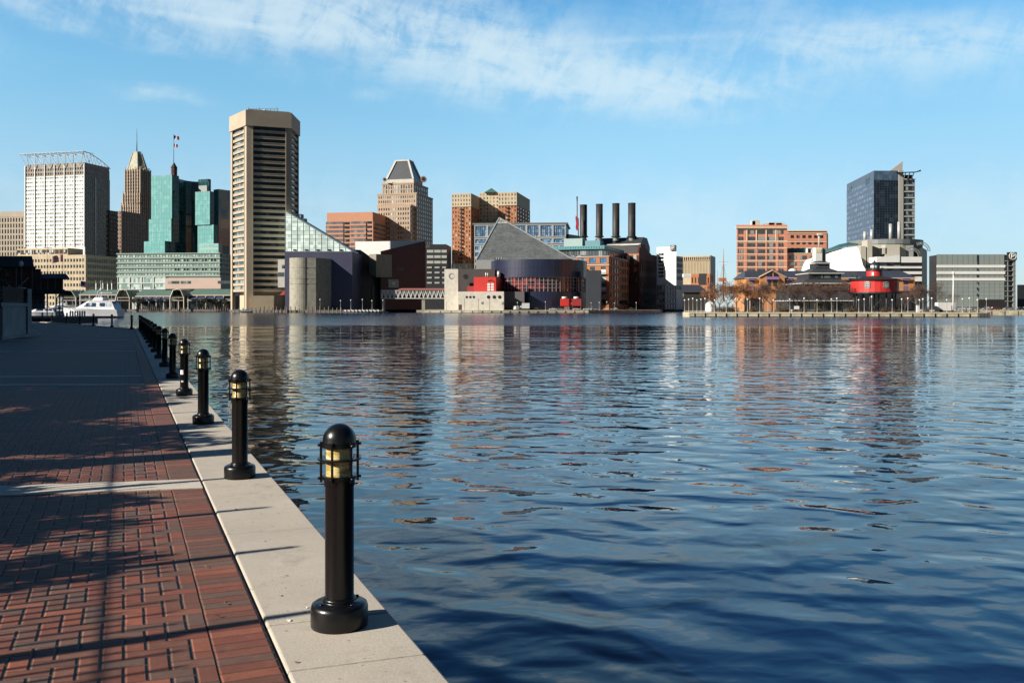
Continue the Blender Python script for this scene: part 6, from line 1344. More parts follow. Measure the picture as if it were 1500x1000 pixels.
for (px, py, r, a0) in ((1336, 376, 13, 20), (1349, 368, 13.5, 20)):
    wt_ = MB(); Y = 538 if px < 1340 else 552; s_ = Y / F
    for rr in (r, r - 3.5): wt_.tube([b.l(Vector((PX(px, Y), Y)) + Vector((rr * s_ * math.cos(R(a)), 0)), PZ(py, Y) + rr * s_ * math.sin(R(a))) for a in range(0, 121, 12)], 0.22, 5)
    for a in range(0, 121, 10):
        q = lambda rr, a: b.l(Vector((PX(px, Y) + rr * s_ * math.cos(R(a)), Y)), PZ(py, Y) + rr * s_ * math.sin(R(a))); wt_.tube([q(r, a), q(r - 3.5, min(a + 8, 120))], 0.13, 4)
    b.part('arched_truss', wt_, M_GREYM)
b.done()

# ------------------------------------------------------------------ grey parking garage at right
M_GAR = mat('garage_panel', (0.25, 0.295, 0.285), 0.6, var=0.12, scale=5)
b = Bldg('parking_garage', 'wide grey panelled parking garage with white bands and round P sign', 1415, 500, M_GAR)
P0 = Vector((PX(1372, 500), 500)); P1 = Vector((PX(1472, 500), 500)); zt = PZ(372.5, 500); bk = Vector((19, 40))
b.prism([P0, P1, P1 + bk, P0 + bk], LAND, zt); M = b.M(P0, P1); W = P1.x - P0.x; s_ = 500 / F
wb = MB()
for (y0, y1) in ((388, 392), (397.3, 401.5), (407, 411)): wb.box(0, W, -0.35, 0, PZ(y1, 500), PZ(y0, 500), M)
b.part('white_band', wb, M_BW)
jn = MB()
for k in range(1, 13): jn.box(k * 7.7 * s_ - 0.06, k * 7.7 * s_ + 0.06, -0.05, 0, LAND + 0.2, zt - 0.1, M)
for yy in (388, 397, 402, 411, 416, 421, 427, 433): jn.box(0, W, -0.04, 0, PZ(yy, 500) - 0.05, PZ(yy, 500) + 0.05, M)
b.part('panel_joint', jn, mat('joint_grey', (0.13, 0.145, 0.14), 0.7))['kind'] = 'stuff'
for (y0, y1) in ((372.7, 387.5), (393, 397), (402, 406.5), (412, 416), (421, 425), (430, 434)): b.pane(P0, P1, 58.3 * s_, 60 * s_, PZ(y1, 500), PZ(y0, 500), G_DARK, name='slot', out=0.42)
b.pane(P0, P1, 61 * s_, 100 * s_ + 3, LAND + 0.3, PZ(438.5, 500), mat('garage_dark', (0.012, 0.012, 0.014), 0.7), name='entrance', out=0.1)
lf = MB(); L0_ = Vector((PX(1361, 512), 512)); b.prism([L0_, P0 + Vector((-0.02, 0.02)), P0 + bk * .5, L0_ + bk * .5], LAND, PZ(373.5, 500), lf); b.part('shadowed_flank', lf, M_DARK)  # shadow on the garage's left end, put in as a dark colour
stt = MB(); S0, S1 = Vector((PX(1472.5, 499), 499)), Vector((PX(1487.5, 499), 499)); Ms = b.M(S0, S1); Ws = S1.x - S0.x
for yy in range(0, 9): z = PZ(381.5 + yy * 7.4, 499); stt.box(0.3, Ws, -0.4, 6, z - 0.35, z, Ms)
stt.box(Ws - 1.3, Ws - 0.1, -0.3, 6, LAND, PZ(381, 499), Ms); stt.box(1.1, 1.5, -0.35, 0.1, LAND, PZ(372, 499), Ms); b.part('stair_slabs', stt, M_GREYM)['kind'] = 'stuff'
co = MB(); b.prism([S0 + Vector((0, 1)), S1 + Vector((-.5, 1)), S1 + Vector((-.5, 7)), S0 + Vector((0, 7))], LAND, PZ(373, 499), co); b.part('stair_core', co, M_DARK)
p_sign(b, S0, S1, Ws - 4.6, Ws + 0.1, PZ(381, 499), PZ(369.5, 499), True); b.done()
b = Bldg('office_block', 'dark low building at the right edge behind the street lamps', 1495, 560, M_DARK)
A, C, B_, D = cbox(1490, 1560, 1600, 560, 0.5); D = D + Vector((22, 0)); B_ = B_ + Vector((22, 0)); A, C, B_, D = A, C, C + Vector((15, 24)), A + Vector((15, 24)); b.prism([A, C, B_, D], LAND, PZ(417, 560)); b.done()
# ------------------------------------------------------------------ harbour pavilions under the teal hotel
M_GROOF = mat('green_metal_roof', (0.13, 0.22, 0.18), 0.5, var=0.25, scale=5); M_WFR = mat('white_steel', (0.66, 0.66, 0.62), 0.5)
def pavilion(label, pa, pb, Y, yr0, yr1, ncol, seed, arch=None, terrace=False, lit=True):
    rg = random.Random(seed); b = Bldg('harbour_pavilion', label, (pa + pb) / 2, Y, mat('pavilion_dark', (0.05, 0.05, 0.048), 0.7), group='green roofed pavilions below the teal hotel')
    x0, x1 = PX(pa, Y), PX(pb, Y); q = [Vector((x0, Y + 4)), Vector((x1, Y + 4)), Vector((x1, Y + 26)), Vector((x0, Y + 26))]
    b.prism(q, LAND, PZ(yr1, Y)); rf = MB(); o = [q[0] + Vector((-1, -5)), q[1] + Vector((1, -5)), q[2] + Vector((1, 2)), q[3] + Vector((-1, 2))]
    b.prism(o, PZ(yr1, Y), PZ(yr0, Y), rf, [o[0] + Vector((3, 11)), o[1] + Vector((-3, 11)), o[2] + Vector((-3, -7)), o[3] + Vector((3, -7))]); b.part('roof', rf, M_GROOF)
    ea = MB(); b.prism([p + Vector((0, -0.1)) for p in o], PZ(yr1, Y) - 0.9, PZ(yr1, Y) - 0.02, ea); b.part('fascia', ea, mat('cream_fascia', (0.60, 0.52, 0.40), 0.7))
    fl = MB(); fl.box(x0 - b.o.x - .5, x1 - b.o.x + .5, -1.5, 4, PZ(440.5, Y) - LAND, PZ(439.3, Y) - LAND); b.part('terrace', fl, M_WFR)
    for k in range(ncol // 2 + 1):
        x = x0 + (x1 - x0) * k / (ncol // 2) - b.o.x; c = MB().box(x - 0.28, x + 0.28, -1.2, -0.7, 0, PZ(yr1, Y) - LAND - 0.9); b.part('column', c, M_WFR)
    rl = MB()
    for z in (1.1, 0.6): rl.box(x0 - b.o.x, x1 - b.o.x, -1.45, -1.35, PZ(439.3, Y) - LAND + z, PZ(439.3, Y) - LAND + z + 0.10)
    for k in range(int((x1 - x0) / 1.1)): x = x0 - b.o.x + k * 1.1; rl.box(x, x + 0.10, -1.44, -1.36, PZ(439.3, Y) - LAND, PZ(439.3, Y) - LAND + 1.1)
    b.part('railing', rl, M_WFR)
    P0, P1 = q[0], q[1]; n = int((x1 - x0) / 3.4)
    for j, (ya, yb) in enumerate(((451.5, 442), (438, yr1 + 1.5))):
        for k in range(n):
            if rg.random() < 0.75: b.pane(P0, P1, (k + .1) * 3.4, (k + .9) * 3.4, PZ(ya, Y), PZ(yb, Y), rg.choice((G_DARK, G_GREY, G_DARK, glass('glass_warm', (0.10, 0.07, 0.045), light=(0.3, 0.22, 0.14), share=0.3))))
    if terrace:
        aw = MB()
        for k in range(int((x1 - x0) / 7)): x = x0 - b.o.x + 1 + k * 7; aw.slab([(x, -3.6, PZ(438, Y) - LAND), (x + 6, -3.6, PZ(438, Y) - LAND), (x + 6, 0, PZ(434.5, Y) - LAND), (x, 0, PZ(434.5, Y) - LAND)], 0.12)
        b.part('awning', aw, mat('navy_awning', (0.05, 0.06, 0.12), 0.8))['kind'] = 'stuff'
    if arch:
        xa, xb, ytop = arch; a0, a1 = PX(xa, Y) - b.o.x, PX(xb, Y) - b.o.x; m = (a0 + a1) / 2; zt = PZ(ytop, Y) - LAND; zs = PZ(433, Y) - LAND
        fr = MB(); out_ = [(a0, -5, 0), (a0, -5, zs - 1.5), (a0 + (m - a0) * .45, -5, zt - 0.6), (m, -5, zt), (a1 - (a1 - m) * .45, -5, zt - 0.6), (a1, -5, zs - 1.5), (a1, -5, 0)]
        fr.tube(out_, 0.55, 4); fr.tube([(x, 3, z) for x, _, z in out_], 0.4, 4)
        for z in (PZ(440, Y) - LAND, zs - 1.5): fr.box(a0, a1, -5.1, -4.9, z - 0.2, z + 0.2)
        b.part('gable_frame', fr, mat('cream_frame', (0.62, 0.55, 0.44), 0.6))
        rf = MB(); n = len(out_); k = [Vector((x, -5, z + .3)) for x, _, z in out_[1:-1]]
        vs = k + [v + Vector((0, 24, 0)) for v in k]; rf.add(vs, [(i, i + 1, len(k) + i + 1, len(k) + i) for i in range(len(k) - 1)]); b.part('gable_roof', rf, M_GROOF)
    b.done()
pavilion('green roofed pavilion with a wide gabled arch behind the big yacht', 118, 173, 706, 424, 431, 9, 1, (174, 194, 424.5))
pavilion('two storey green roofed pavilion with navy awnings and railed terrace', 197, 262, 704, 424.5, 433, 12, 2, (253, 273, 424), True)
pavilion('green hipped roof pavilion next to the foot of the tan tower', 276, 341, 704, 423, 431.5, 10, 3, None, True)
pavilion('small pavilion with arched white frame behind the moored boats', 84, 112, 712, 426, 433, 5, 4, (88, 116, 425))

# ------------------------------------------------------------------ trees with brown leaves left, round the basin
def tree_proto(label, seed, h, r, leafcol, per, size, group, nm='bare_tree', depth=4, cz=0.26):
    rg = random.Random(seed); t = thing(nm, label, 'tree', (0, 0, 0), 0, group)
    tips = []; tr = MB().tube([(0, 0, 0), (0.05, 0, h * cz * .6), (0.0, 0.05, h * cz)], [r * 1.3, r, r * .9], 8); tr.build('trunk', M_BARK, t)
    cr = MB()
    for k in range(5):
        a = k * 1.26 + rg.uniform(0, .5); branches(cr, Vector((0, 0.05, h * cz * (1 - 0.06 * k))), Vector((math.cos(a) * .85, math.sin(a) * .85, .9)).normalized(), h * 0.26, r * .6, depth, 0.55, tips, rg, 4)
    c = cr.build('crown', mat('grey_brown_bark', (0.10, 0.07, 0.055), 0.9), t)
    if per: leaf_mesh(tips, per, size, 0.45, rng=rg).build('leaves', leafcol, c)
    return t
M_L1 = mat('rust_leaves', (0.30, 0.13, 0.05), 0.8, var=0.5, scale=1.5, tint=(0.14, 0.07, 0.04)); M_L2 = mat('brown_leaves', (0.13, 0.075, 0.055), 0.85, var=0.5, scale=1.5)
M_L3 = mat('dark_green_leaves', (0.035, 0.055, 0.025), 0.7, var=0.5, scale=1)
GT = 'leaf shedding trees along the far stone pier'
pA = tree_proto('rust leaved tree', 5, 11.5, 0.17, M_L1, 6, 0.16, GT); pB = tree_proto('brown twiggy tree', 9, 11.8, 0.17, M_L2, 6, 0.14, GT); pC = tree_proto('bare grey tree', 13, 12.0, 0.16, M_L2, 3, 0.13, GT)
spots = [(1043, 352, 0, .82, 'leftmost rust leaved tree on the far stone pier'), (1054, 360, 1, .95, 'brown tree between the ship mast and the brick hotel corner'), (1066, 350, 0, 1.0, 'rust leaved tree just left of the brick hotel'), (1079, 356, 0, 1.04, 'rust leaved tree at the left corner of the brick hotel'), (1091, 347, 0, .95, 'orange tinged tree before the left end of the orange pavilion'),
 (1103, 352, 0, .85, 'short rust leaved tree left of the orange gable'), (1117, 345, 1, .92, 'brown tree in front of the orange gable'), (1131, 352, 1, .95, 'brown tree in front of the right slope of the orange gable'), (1143, 346, 2, .92, 'bare tree right of the orange gable'), (1156, 350, 1, .93, 'brown tree midway between orange gable and tiered restaurant'),
 (1168, 345, 2, .95, 'bare tree near the left eave of the tiered restaurant'), (1181, 349, 1, .92, 'brown tree under the left half of the tiered restaurant roof'), (1194, 344, 1, .95, 'brown tree before the middle of the tiered restaurant'), (1207, 350, 2, .95, 'bare dark trunked tree below the white clock tower'), (1220, 345, 1, .92, 'brown tree right of the white clock tower'), (1234, 349, 1, .93, 'brown tree immediately left of the red lighthouse'),
 (1326, 372, 2, .8, 'bare tree immediately right of the red lighthouse'), (1344, 380, 1, .92, 'brown tree below the white terraces'), (1356, 384, 1, .98, 'round brown tree before the dark flank of the grey garage'), (1370, 388, 2, .85, 'bare tree behind the white trailer'), (1386, 392, 2, .72, 'small bare tree right of the white trailer')]
used = set()
for k, (px, Y, kind, s, lab) in enumerate(spots):
    p = (pA, pB, pC)[kind]; o = p if kind not in used else copy_tree(p); used.add(kind)
    o.location = (PX(px, Y), Y, LAND); o.rotation_euler.z = k * 1.7; o.scale = (s * 1.2, s * 1.15, s * 1.1); o['label'] = lab
pD = tree_proto('dark leafy tree', 17, 9.0, 0.2, M_L3, 7, 0.32, 'small dark trees on the pavilion terrace', 'leafy_tree', 3)
for k, (px, Y, s, lab) in enumerate(((200, 698, 1.1, 'dark leafy tree right of the first gabled arch'), (205, 697, .9, 'dark leafy tree left of the navy awnings'), (302, 697, 1.1, 'dark leafy tree in front of the hipped pavilion'), (310, 698, .9, 'dark leafy tree right of another before the hipped pavilion'), (330, 699, .9, 'dark leafy tree at the right end of the hipped pavilion'), (882, 585, .9, 'dark leafy tree at the foot of the brick office'), (915, 575, .8, 'dark leafy tree at the foot of the power station'))):
    o = pD if k == 0 else copy_tree(pD); o.location = (PX(px, Y), Y, LAND); o.rotation_euler.z = k * 2.1; o.scale = (s, s, s); o['label'] = lab
# low shrubs on the long pier
def shrub_proto():
    rg = random.Random(3); t = thing('low_shrub', 'shrub', 'shrub', (0, 0, 0), 0, 'low shrubs along the far stone pier')
    pts = [Vector((rg.gauss(0, 1.0), rg.gauss(0, 0.6), abs(rg.gauss(0.7, 0.45)))) for _ in range(420)]; leaf_mesh(pts, 1, 0.17, 0.05, rng=rg).build('foliage', mat('olive_leaves', (0.10, 0.085, 0.03), 0.8, var=0.5, scale=.8, tint=(0.10, 0.05, 0.03)), t)
    s = MB()
    for k in range(5): s.tube([(0, 0, 0), (rg.gauss(0, .6), rg.gauss(0, .4), .9)], [.04, .015], 4)
    s.build('stem', M_BARK, t); return t
ps = shrub_proto()
for k, (px, s, lab) in enumerate(((1060, 1.3, 'olive shrub below the ship mast'), (1072, 1.5, 'wide olive shrub left of the brick hotel foot'), (1104, 1.2, 'olive shrub left of the small pink gable'), (1146, 1.4, 'olive shrub right of the small pink gable'), (1153, 1.1, 'olive shrub left of the white notice board'), (1176, 1.0, 'reddish shrub right of the white notice board'), (1199, 1.1, 'low shrub before the middle of the tiered restaurant'), (1246, 1.2, 'low shrub under the left side of the red lighthouse'), (1296, 1.2, 'low shrub under the right side of the red lighthouse'), (1316, 1.0, 'low shrub right of the lighthouse legs'))):
    o = ps if k == 0 else copy_tree(ps); o.location = (PX(px, 340), 340, LAND); o.rotation_euler.z = (k % 3) * 0.2; o.scale = (s, s, s); o['label'] = lab

# ------------------------------------------------------------------ red screw-pile lighthouse
t = thing('red_lighthouse', 'round bright red lighthouse house on dark iron legs with black lantern', 'lighthouse', (PX(1281, 345), 345, LAND), -0.15)
s_ = 345 / F; H = lambda py: PZ(py, 345) - LAND
M_LR = mat('lighthouse_red', (0.60, 0.035, 0.03), 0.45, var=0.15, scale=1.5); n6 = 14
MB().lathe([(33 * s_, H(428)), (33 * s_, H(410.5))], n=28, smooth=False).lathe([(33.2 * s_, H(412)), (33.6 * s_, H(411)), (33.2 * s_, H(410.3))], n=28).build('house_wall', M_LR, t)
r = MB().lathe([(36 * s_, H(410.8)), (36.2 * s_, H(410)), (11 * s_, H(404.5)), (0, H(404.5))], n=28, smooth=False).build('roof', mat('lighthouse_roof', (0.012, 0.010, 0.012), 0.75), t)
MB().box(-26.5 * s_, -24.5 * s_, -6 * s_, -4 * s_, H(409), H(403.5)).build('chimney', M_DARK, r)
tw = MB().lathe([(11 * s_, H(405.5)), (11 * s_, H(396))], n=24).build('tower_drum', M_LR, t)
g = MB().lathe([(8 * s_, H(396)), (12.6 * s_, H(396.2)), (12.6 * s_, H(395.4)), (8 * s_, H(395.4))], n=24)
for k in range(20): a = k * math.pi / 10; g.tube([(12.2 * s_ * math.cos(a), 12.2 * s_ * math.sin(a), H(395.6)), (12.2 * s_ * math.cos(a), 12.2 * s_ * math.sin(a), H(392.8))], 0.05, 4)
for z in (394.2, 392.8): g.tube([(12.2 * s_ * math.cos(k * math.pi / 12), 12.2 * s_ * math.sin(k * math.pi / 12), H(z)) for k in range(25)], 0.055, 4)
g.lathe([(7.6 * s_, H(395.4)), (7.6 * s_, H(392.6)), (0, H(392.6))], n=20); g.build('gallery', M_DARK, t)
la = MB().lathe([(5.6 * s_, H(392.6)), (5.6 * s_, H(387.4))], n=12).build('lantern', glass('lantern_glass', (0.35, 0.38, 0.38), light=(0.6, 0.62, 0.6), share=0.4, cell=(.8, 2)), t)
lr = MB().lathe([(7.2 * s_, H(387.6)), (6.8 * s_, H(386.8)), (1.4 * s_, H(383.6)), (1.3 * s_, H(382.3)), (0.3 * s_, H(381.8)), (0.2 * s_, H(378.5)), (0, H(378.5))], n=16)
for k in range(10): a = k * math.pi / 5; lr.tube([(5.9 * s_ * math.cos(a), 5.9 * s_ * math.sin(a), H(392.6)), (5.9 * s_ * math.cos(a), 5.9 * s_ * math.sin(a), H(387.4))], 0.07, 4)
lr.build('lantern_roof', M_DARK, la)
MB().lathe([(20 * s_, H(430.5)), (37 * s_, H(430)), (37 * s_, H(427.9)), (20 * s_, H(427.9))], n=28, smooth=False).build('platform', M_DARK, t)
for k in range(9):
    a = 0.35 + k * 2 * math.pi / 8 if k < 8 else 0; rr = 29 * s_ if k < 8 else 0
    MB().tube([(rr * math.cos(a), rr * math.sin(a), 0), (rr * math.cos(a), rr * math.sin(a), H(430))], 0.24, 8).build('leg', mat('leg_iron', (0.06, 0.055, 0.06), 0.6), t)
br = MB()
for k in range(8):
    a, c = 0.35 + k * math.pi / 4, 0.35 + (k + 1) * math.pi / 4; rr = 29 * s_
    br.tube([(rr * math.cos(a), rr * math.sin(a), 0.8), (rr * math.cos(c), rr * math.sin(c), H(432))], 0.08, 4); br.tube([(rr * math.cos(a), rr * math.sin(a), H(432)), (rr * math.cos(c), rr * math.sin(c), 0.8)], 0.08, 4)
br.build('brace', M_DARK, t)['kind'] = 'stuff'
for k, px in enumerate((1260.5, 1284.5, 1305)):
    a = -math.acos(max(-1, min(1, (px - 1281) * s_ / (33 * s_)))) + 0.15; w = MB(); M = Matrix.Rotation(a, 4, 'Z')
    w.box(33 * s_ - .1, 33 * s_ + 0.12, -2.2 * s_, 2.2 * s_, H(422), H(413.5), M); wo = w.build('window', M_WHITE, t)
    p = MB()
    for j in range(3):
        for i in range(2): p.box(33 * s_, 33 * s_ + 0.16, (-1.8 + 2 * i) * s_, (-0.2 + 2 * i) * s_, H(421.4 - j * 2.6), H(419.6 - j * 2.6), M)
    p.build('pane', G_DARK, wo)
    for sd in (-1, 1): MB().box(33 * s_ - .1, 33 * s_ + 0.14, min(sd * 2.3, sd * 4) * s_, max(sd * 2.3, sd * 4) * s_, H(422), H(413.5), M).build('shutter', mat('shutter_grey', (0.16, 0.19, 0.16), 0.7), wo)
a = -2.0; M = Matrix.Rotation(a, 4, 'Z'); MB().box(11 * s_ - .1, 11 * s_ + .12, -1.4 * s_, 1.4 * s_, H(404), H(399), M).build('window', M_WHITE, tw)

# ------------------------------------------------------------------ orange gabled hall and tiered restaurant on the pier
M_ORW = mat('orange_brick_wall', (0.58, 0.26, 0.10), 0.8, var=0.2, scale=2); M_PUR = mat('purple_awning', (0.22, 0.13, 0.28), 0.7)
b = Bldg('gabled_hall', 'long orange brick hall with black roof, central gable and purple awnings', 1150, 420, M_ORW)
Y = 420; q = [Vector((PX(1093, Y), Y)), Vector((PX(1340, Y), Y)), Vector((PX(1340, Y), Y + 22)), Vector((PX(1093, Y), Y + 22))]
b.prism(q, LAND, PZ(407, Y)); rf = MB(); o = out(q, 1.0); b.prism([o[0], o[1], o[2], o[3]], PZ(407, Y), PZ(395.5, Y), rf, [o[0] + Vector((3, 10)), o[1] + Vector((-3, 10)), o[2] + Vector((-3, -10)), o[3] + Vector((3, -10))]); b.part('roof', rf, mat('black_slate', (0.03, 0.034, 0.042), 0.45, var=0.5, scale=1.2, tint=(0.075, 0.08, 0.09)))
ev = MB(); ev.box(o[0].x - b.o.x, o[1].x - b.o.x, -1.4, -0.9, PZ(407.6, Y) - LAND, PZ(406.6, Y) - LAND); b.part('gutter', ev, M_OFFW)
gb = MB(); gx = lambda px: PX(px, Y) - b.o.x; gz = lambda py: PZ(py, Y) - LAND
pts = [(gx(1112), 0), (gx(1148), 0), (gx(1148), gz(405.5)), (gx(1130), gz(397)), (gx(1112), gz(405.5))]
gb.add([(x, -1.6, z) for x, z in pts] + [(x, 6, z) for x, z in pts], [(0, 1, 2, 3, 4), (9, 8, 7, 6, 5), (0, 5, 6, 1), (1, 6, 7, 2), (4, 9, 5, 0)]); go = b.part('gable', gb, M_ORW)
gt = MB(); gt.tube([(gx(1110), -1.9, gz(406.3)), (gx(1130), -1.9, gz(396)), (gx(1150), -1.9, gz(406.3))], 0.32, 4); b.part('gable_trim', gt, mat('peach_trim', (0.62, 0.45, 0.32), 0.7), go)
gr = MB().add([(gx(1110), -1.7, gz(406.1)), (gx(1130), -1.7, gz(395.8)), (gx(1150), -1.7, gz(406.1)), (gx(1110), 9, gz(406.1)), (gx(1130), 9, gz(395.8)), (gx(1150), 9, gz(406.1))], [(0, 1, 4, 3), (1, 2, 5, 4)]); b.part('gable_roof', gr, M_SLATE, go)
for (x0, x1) in ((1121.5, 1128.5), (1131.5, 1138.5)):
    pw = MB(); lft = x0 < 1130; c = gx(x1 if lft else x0); rr = gx(x1) - gx(x0); an = [R(a) for a in ((range(90, 181, 15)) if lft else range(0, 91, 15))]
    pw.slab([(c, -1.75, gz(405)), *[(c + rr * math.cos(a), -1.75, gz(405) + rr * 0.85 * math.sin(a)) for a in (an if not lft else an)]][::-1], 0.1); b.part('arch_window', pw, G_DARK, go)
def awn(x0, x1, y0, y1, Yo=-1.7):
    a = MB(); a.add([(gx(x0), Yo, gz(y0)), (gx(x1), Yo, gz(y0)), (gx(x1) + .2, Yo - 1.3, gz(y1)), (gx(x0) - .2, Yo - 1.3, gz(y1)), (gx(x0), Yo, gz(y1)), (gx(x1), Yo, gz(y1))], [(3, 2, 1, 0), (0, 4, 3), (1, 2, 5), (2, 3, 4, 5)]); b.part('awning', a, M_PUR)
awn(1121, 1139, 405.3, 409.5)
for x in (1122, 1131): b.pane(q[0], q[1], PX(x, Y) - q[0].x, PX(x + 5, Y) - q[0].x, PZ(419, Y), PZ(410, Y), G_DARK, out=1.7)
for (x0, x1) in ((1097, 1106), (1150.5, 1160), (1167, 1177), (1184, 1194), (1322, 1331)):
    awn(x0, x1, 407, 410.5, -0.05); b.pane(q[0], q[1], PX(x0 + 1, Y) - q[0].x, PX(x1 - 1.5, Y) - q[0].x, PZ(416, Y), PZ(409, Y), G_DARK, out=0.1)
    b.pane(q[0], q[1], PX(x0 + 1, Y) - q[0].x, PX(x1 - 1.5, Y) - q[0].x, PZ(425, Y), PZ(418.5, Y), M_PUR, name='purple_panel', out=0.1)
lw_ = MB(); lw_.box(gx(1243), gx(1313), -.35, 0, 0, gz(407.8)); lw_.box(gx(1313), gx(1339), -.35, 0, 0, gz(426)); b.part('dark_wall', lw_, M_DARK)
rd = MB().lathe([(2.2, 0), (2.0, 0.6), (1.2, 1.2), (0, 1.5)], n=16); o_ = b.part('roof_dome', rd, M_WHITE); o_.location = b.l((PX(1173, Y), Y + 12), PZ(396, Y))
b.done()
b = Bldg('entrance_gable', 'small open pink gabled shelter on the stone pier', 1120, 380, mat('pink_trim', (0.50, 0.32, 0.27), 0.7)); Y = 380; gx = lambda px: PX(px, Y) - b.o.x; gz = lambda py: PZ(py, Y) - LAND
b.mb.tube([(gx(1098), 0, gz(432)), (gx(1112), 0, gz(429)), (gx(1126), 0, gz(436.5))], .35, 4); b.mb.box(gx(1124.6), gx(1126.8), -.3, .3, 0, gz(436)); b.mb.box(gx(1117), gx(1118), -.3, .3, 0, gz(434)); b.mb.box(gx(1098), gx(1099), -.3, .3, 0, gz(432))
rr_ = MB().add([(gx(1097), -.3, gz(431.6)), (gx(1112), -.3, gz(428.6)), (gx(1127.5), -.3, gz(436.4)), (gx(1097), 9, gz(431.6)), (gx(1112), 9, gz(428.6)), (gx(1127.5), 9, gz(436.4))], [(0, 1, 4, 3), (1, 2, 5, 4)]); b.part('roof', rr_, M_SLATE)
bw = MB().box(gx(1098), gx(1126), 7, 9, 0, gz(437)); b.part('rear_wall', bw, M_DARK); b.done()
b = Bldg('tiered_restaurant', 'dark tiered pagoda roofed restaurant with white clock tower on top', 1213, 385, mat('restaurant_wall', (0.03, 0.032, 0.035), 0.7, var=0.3, scale=2)); Y = 385
def rect(x0, x1, y0=0, d=22): return [Vector((PX(x0, Y), Y + y0)), Vector((PX(x1, Y), Y + y0)), Vector((PX(x1, Y), Y + y0 + d)), Vector((PX(x0, Y), Y + y0 + d))]
def shrink(r, dx, dy): return [r[0] + Vector((dx, dy)), r[1] + Vector((-dx, dy)), r[2] + Vector((-dx, -dy)), r[3] + Vector((dx, -dy))]
M_RR = mat('restaurant_roof', (0.035, 0.036, 0.04), 0.5, var=0.4, scale=1.2, tint=(0.07, 0.07, 0.075))
b.prism(rect(1158, 1245, 1.5, 20), LAND, PZ(424, Y)); b.prism(rect(1188, 1236, 3, 16), PZ(424, Y), PZ(400, Y)); b.prism(rect(1203, 1224, 7, 8), PZ(400, Y), PZ(385, Y))
def tier(rc, y0, y1, dx, dy, name='roof'):
    m = MB(); b.prism(rc, PZ(y0, Y), PZ(y1, Y), m, shrink(rc, dx, dy)); o = b.part(name, m, M_RR); f = MB(); b.prism(out(rc, 0.15), PZ(y0 + 0.9, Y), PZ(y0 - 0.05, Y), f); b.part('fascia', f, M_WHITE, o); return o
tier(rect(1157, 1250, -1.5, 26), 440, 422, 3, 4); tier(rect(1174, 1247, 0, 22), 414.5, 407.5, 4, 4); tier(rect(1187, 1239, 2, 18), 399.5, 392, 4, 5.5); tier(rect(1201.5, 1225, 6, 10), 384, 380, 2.4, 3.4)
wl = MB(); b.prism(rect(1176, 1244, 1, 20), PZ(425, Y), PZ(414, Y), wl); b.part('upper_wall', wl, b.wm)
for k in range(4): b.pane(rect(1188, 1236, 3)[0], rect(1188, 1236, 3)[1], (1 + k * 11) * Y / F, (10 + k * 11) * Y / F, PZ(406.5, Y), PZ(402, Y), G_DARK)
for k in range(4): b.pane(rect(1203, 1224, 7)[0], rect(1203, 1224, 7)[1], (.7 + k * 5) * Y / F, (5 + k * 5) * Y / F, PZ(390.5, Y), PZ(386, Y), G_GREY)
for k in range(9): b.pane(rect(1158, 1245, 1.5)[0], rect(1158, 1245, 1.5)[1], (1.5 + k * 9.5) * Y / F, (9.3 + k * 9.5) * Y / F, PZ(455, Y), PZ(442, Y), G_DARK)
ct = MB(); b.prism(rect(1205, 1215, 9, 4), PZ(381, Y), PZ(360.5, Y), ct); to = b.part('clock_tower', ct, M_WHITE); ct = MB(); b.prism(rect(1215, 1221.5, 9.8, 3.4), PZ(381, Y), PZ(361, Y), ct); b.part('shaded_tower_side', ct, M_GREYM, to)  # right side of the white tower in grey, its shade painted in
ct = MB(); b.prism(rect(1206, 1213.5, 8.85, .2), PZ(368, Y), PZ(363, Y), ct); b.part('yellow_panel', ct, mat('pale_yellow', (0.65, 0.62, 0.32), 0.7), to)
ct = MB().tube([b.l((PX(1211.5, Y), Y + 10), PZ(361, Y)), b.l((PX(1211.5, Y), Y + 10), PZ(341, Y))], 0.28, 6); ct.box(*sorted((PX(1209, Y) - b.o.x, PX(1215, Y) - b.o.x)), 9.2, 10.8, PZ(342, Y) - LAND, PZ(339.4, Y) - LAND); b.part('mast', ct, M_OFFW, to)
b.done()
# two masted ship beyond the trees
t = thing('sailing_ship', 'tall masted ship beyond the rust leaved trees, only masts and red stripe showing', 'ship', (PX(1058, 520), 520, WATER)); s_ = 520 / F; z = lambda py: PZ(py, 520) - WATER; x = lambda px: PX(px, 520) - PX(1058, 520)
MB().tube([(x(1059.5), 0, z(440)), (x(1059.5), 0, z(385)), (x(1059.8), 0, z(364))], [.55, .35, .1], 6).build('mast', mat('mast_wood', (0.36, 0.30, 0.23), 0.7), t)
MB().tube([(x(1053), 0, z(383.5)), (x(1067), 0, z(383))], .14, 5).tube([(x(1055), 0, z(388)), (x(1065), 0, z(388))], .12, 5).build('yard', M_WFR, t)
MB().tube([(x(1051), 0, z(440)), (x(1051), 0, z(396))], [.3, .1], 5).build('mast', mat('mast_wood', (0.3, 0.25, 0.2)), t)
rg_ = MB()
for a in (1050, 1053, 1066, 1069): rg_.tube([(x(a), 0, z(432)), (x(1059.5), 0, z(384))], .05, 3)
rg_.build('rigging', M_DARK, t)['kind'] = 'stuff'
hl = MB().prism([(x(1040), 0), (x(1044), -3), (x(1076), -3), (x(1080), 0), (x(1076), 3), (x(1044), 3)], 0, z(452)); hl.build('hull', mat('hull_dark', (0.04, 0.04, 0.05), 0.5), t); MB().box(x(1053), x(1063), -1.5, 1.5, z(412), z(407)).build('red_superstructure', mat('ship_orange', (0.45, 0.16, 0.08), 0.6), t)
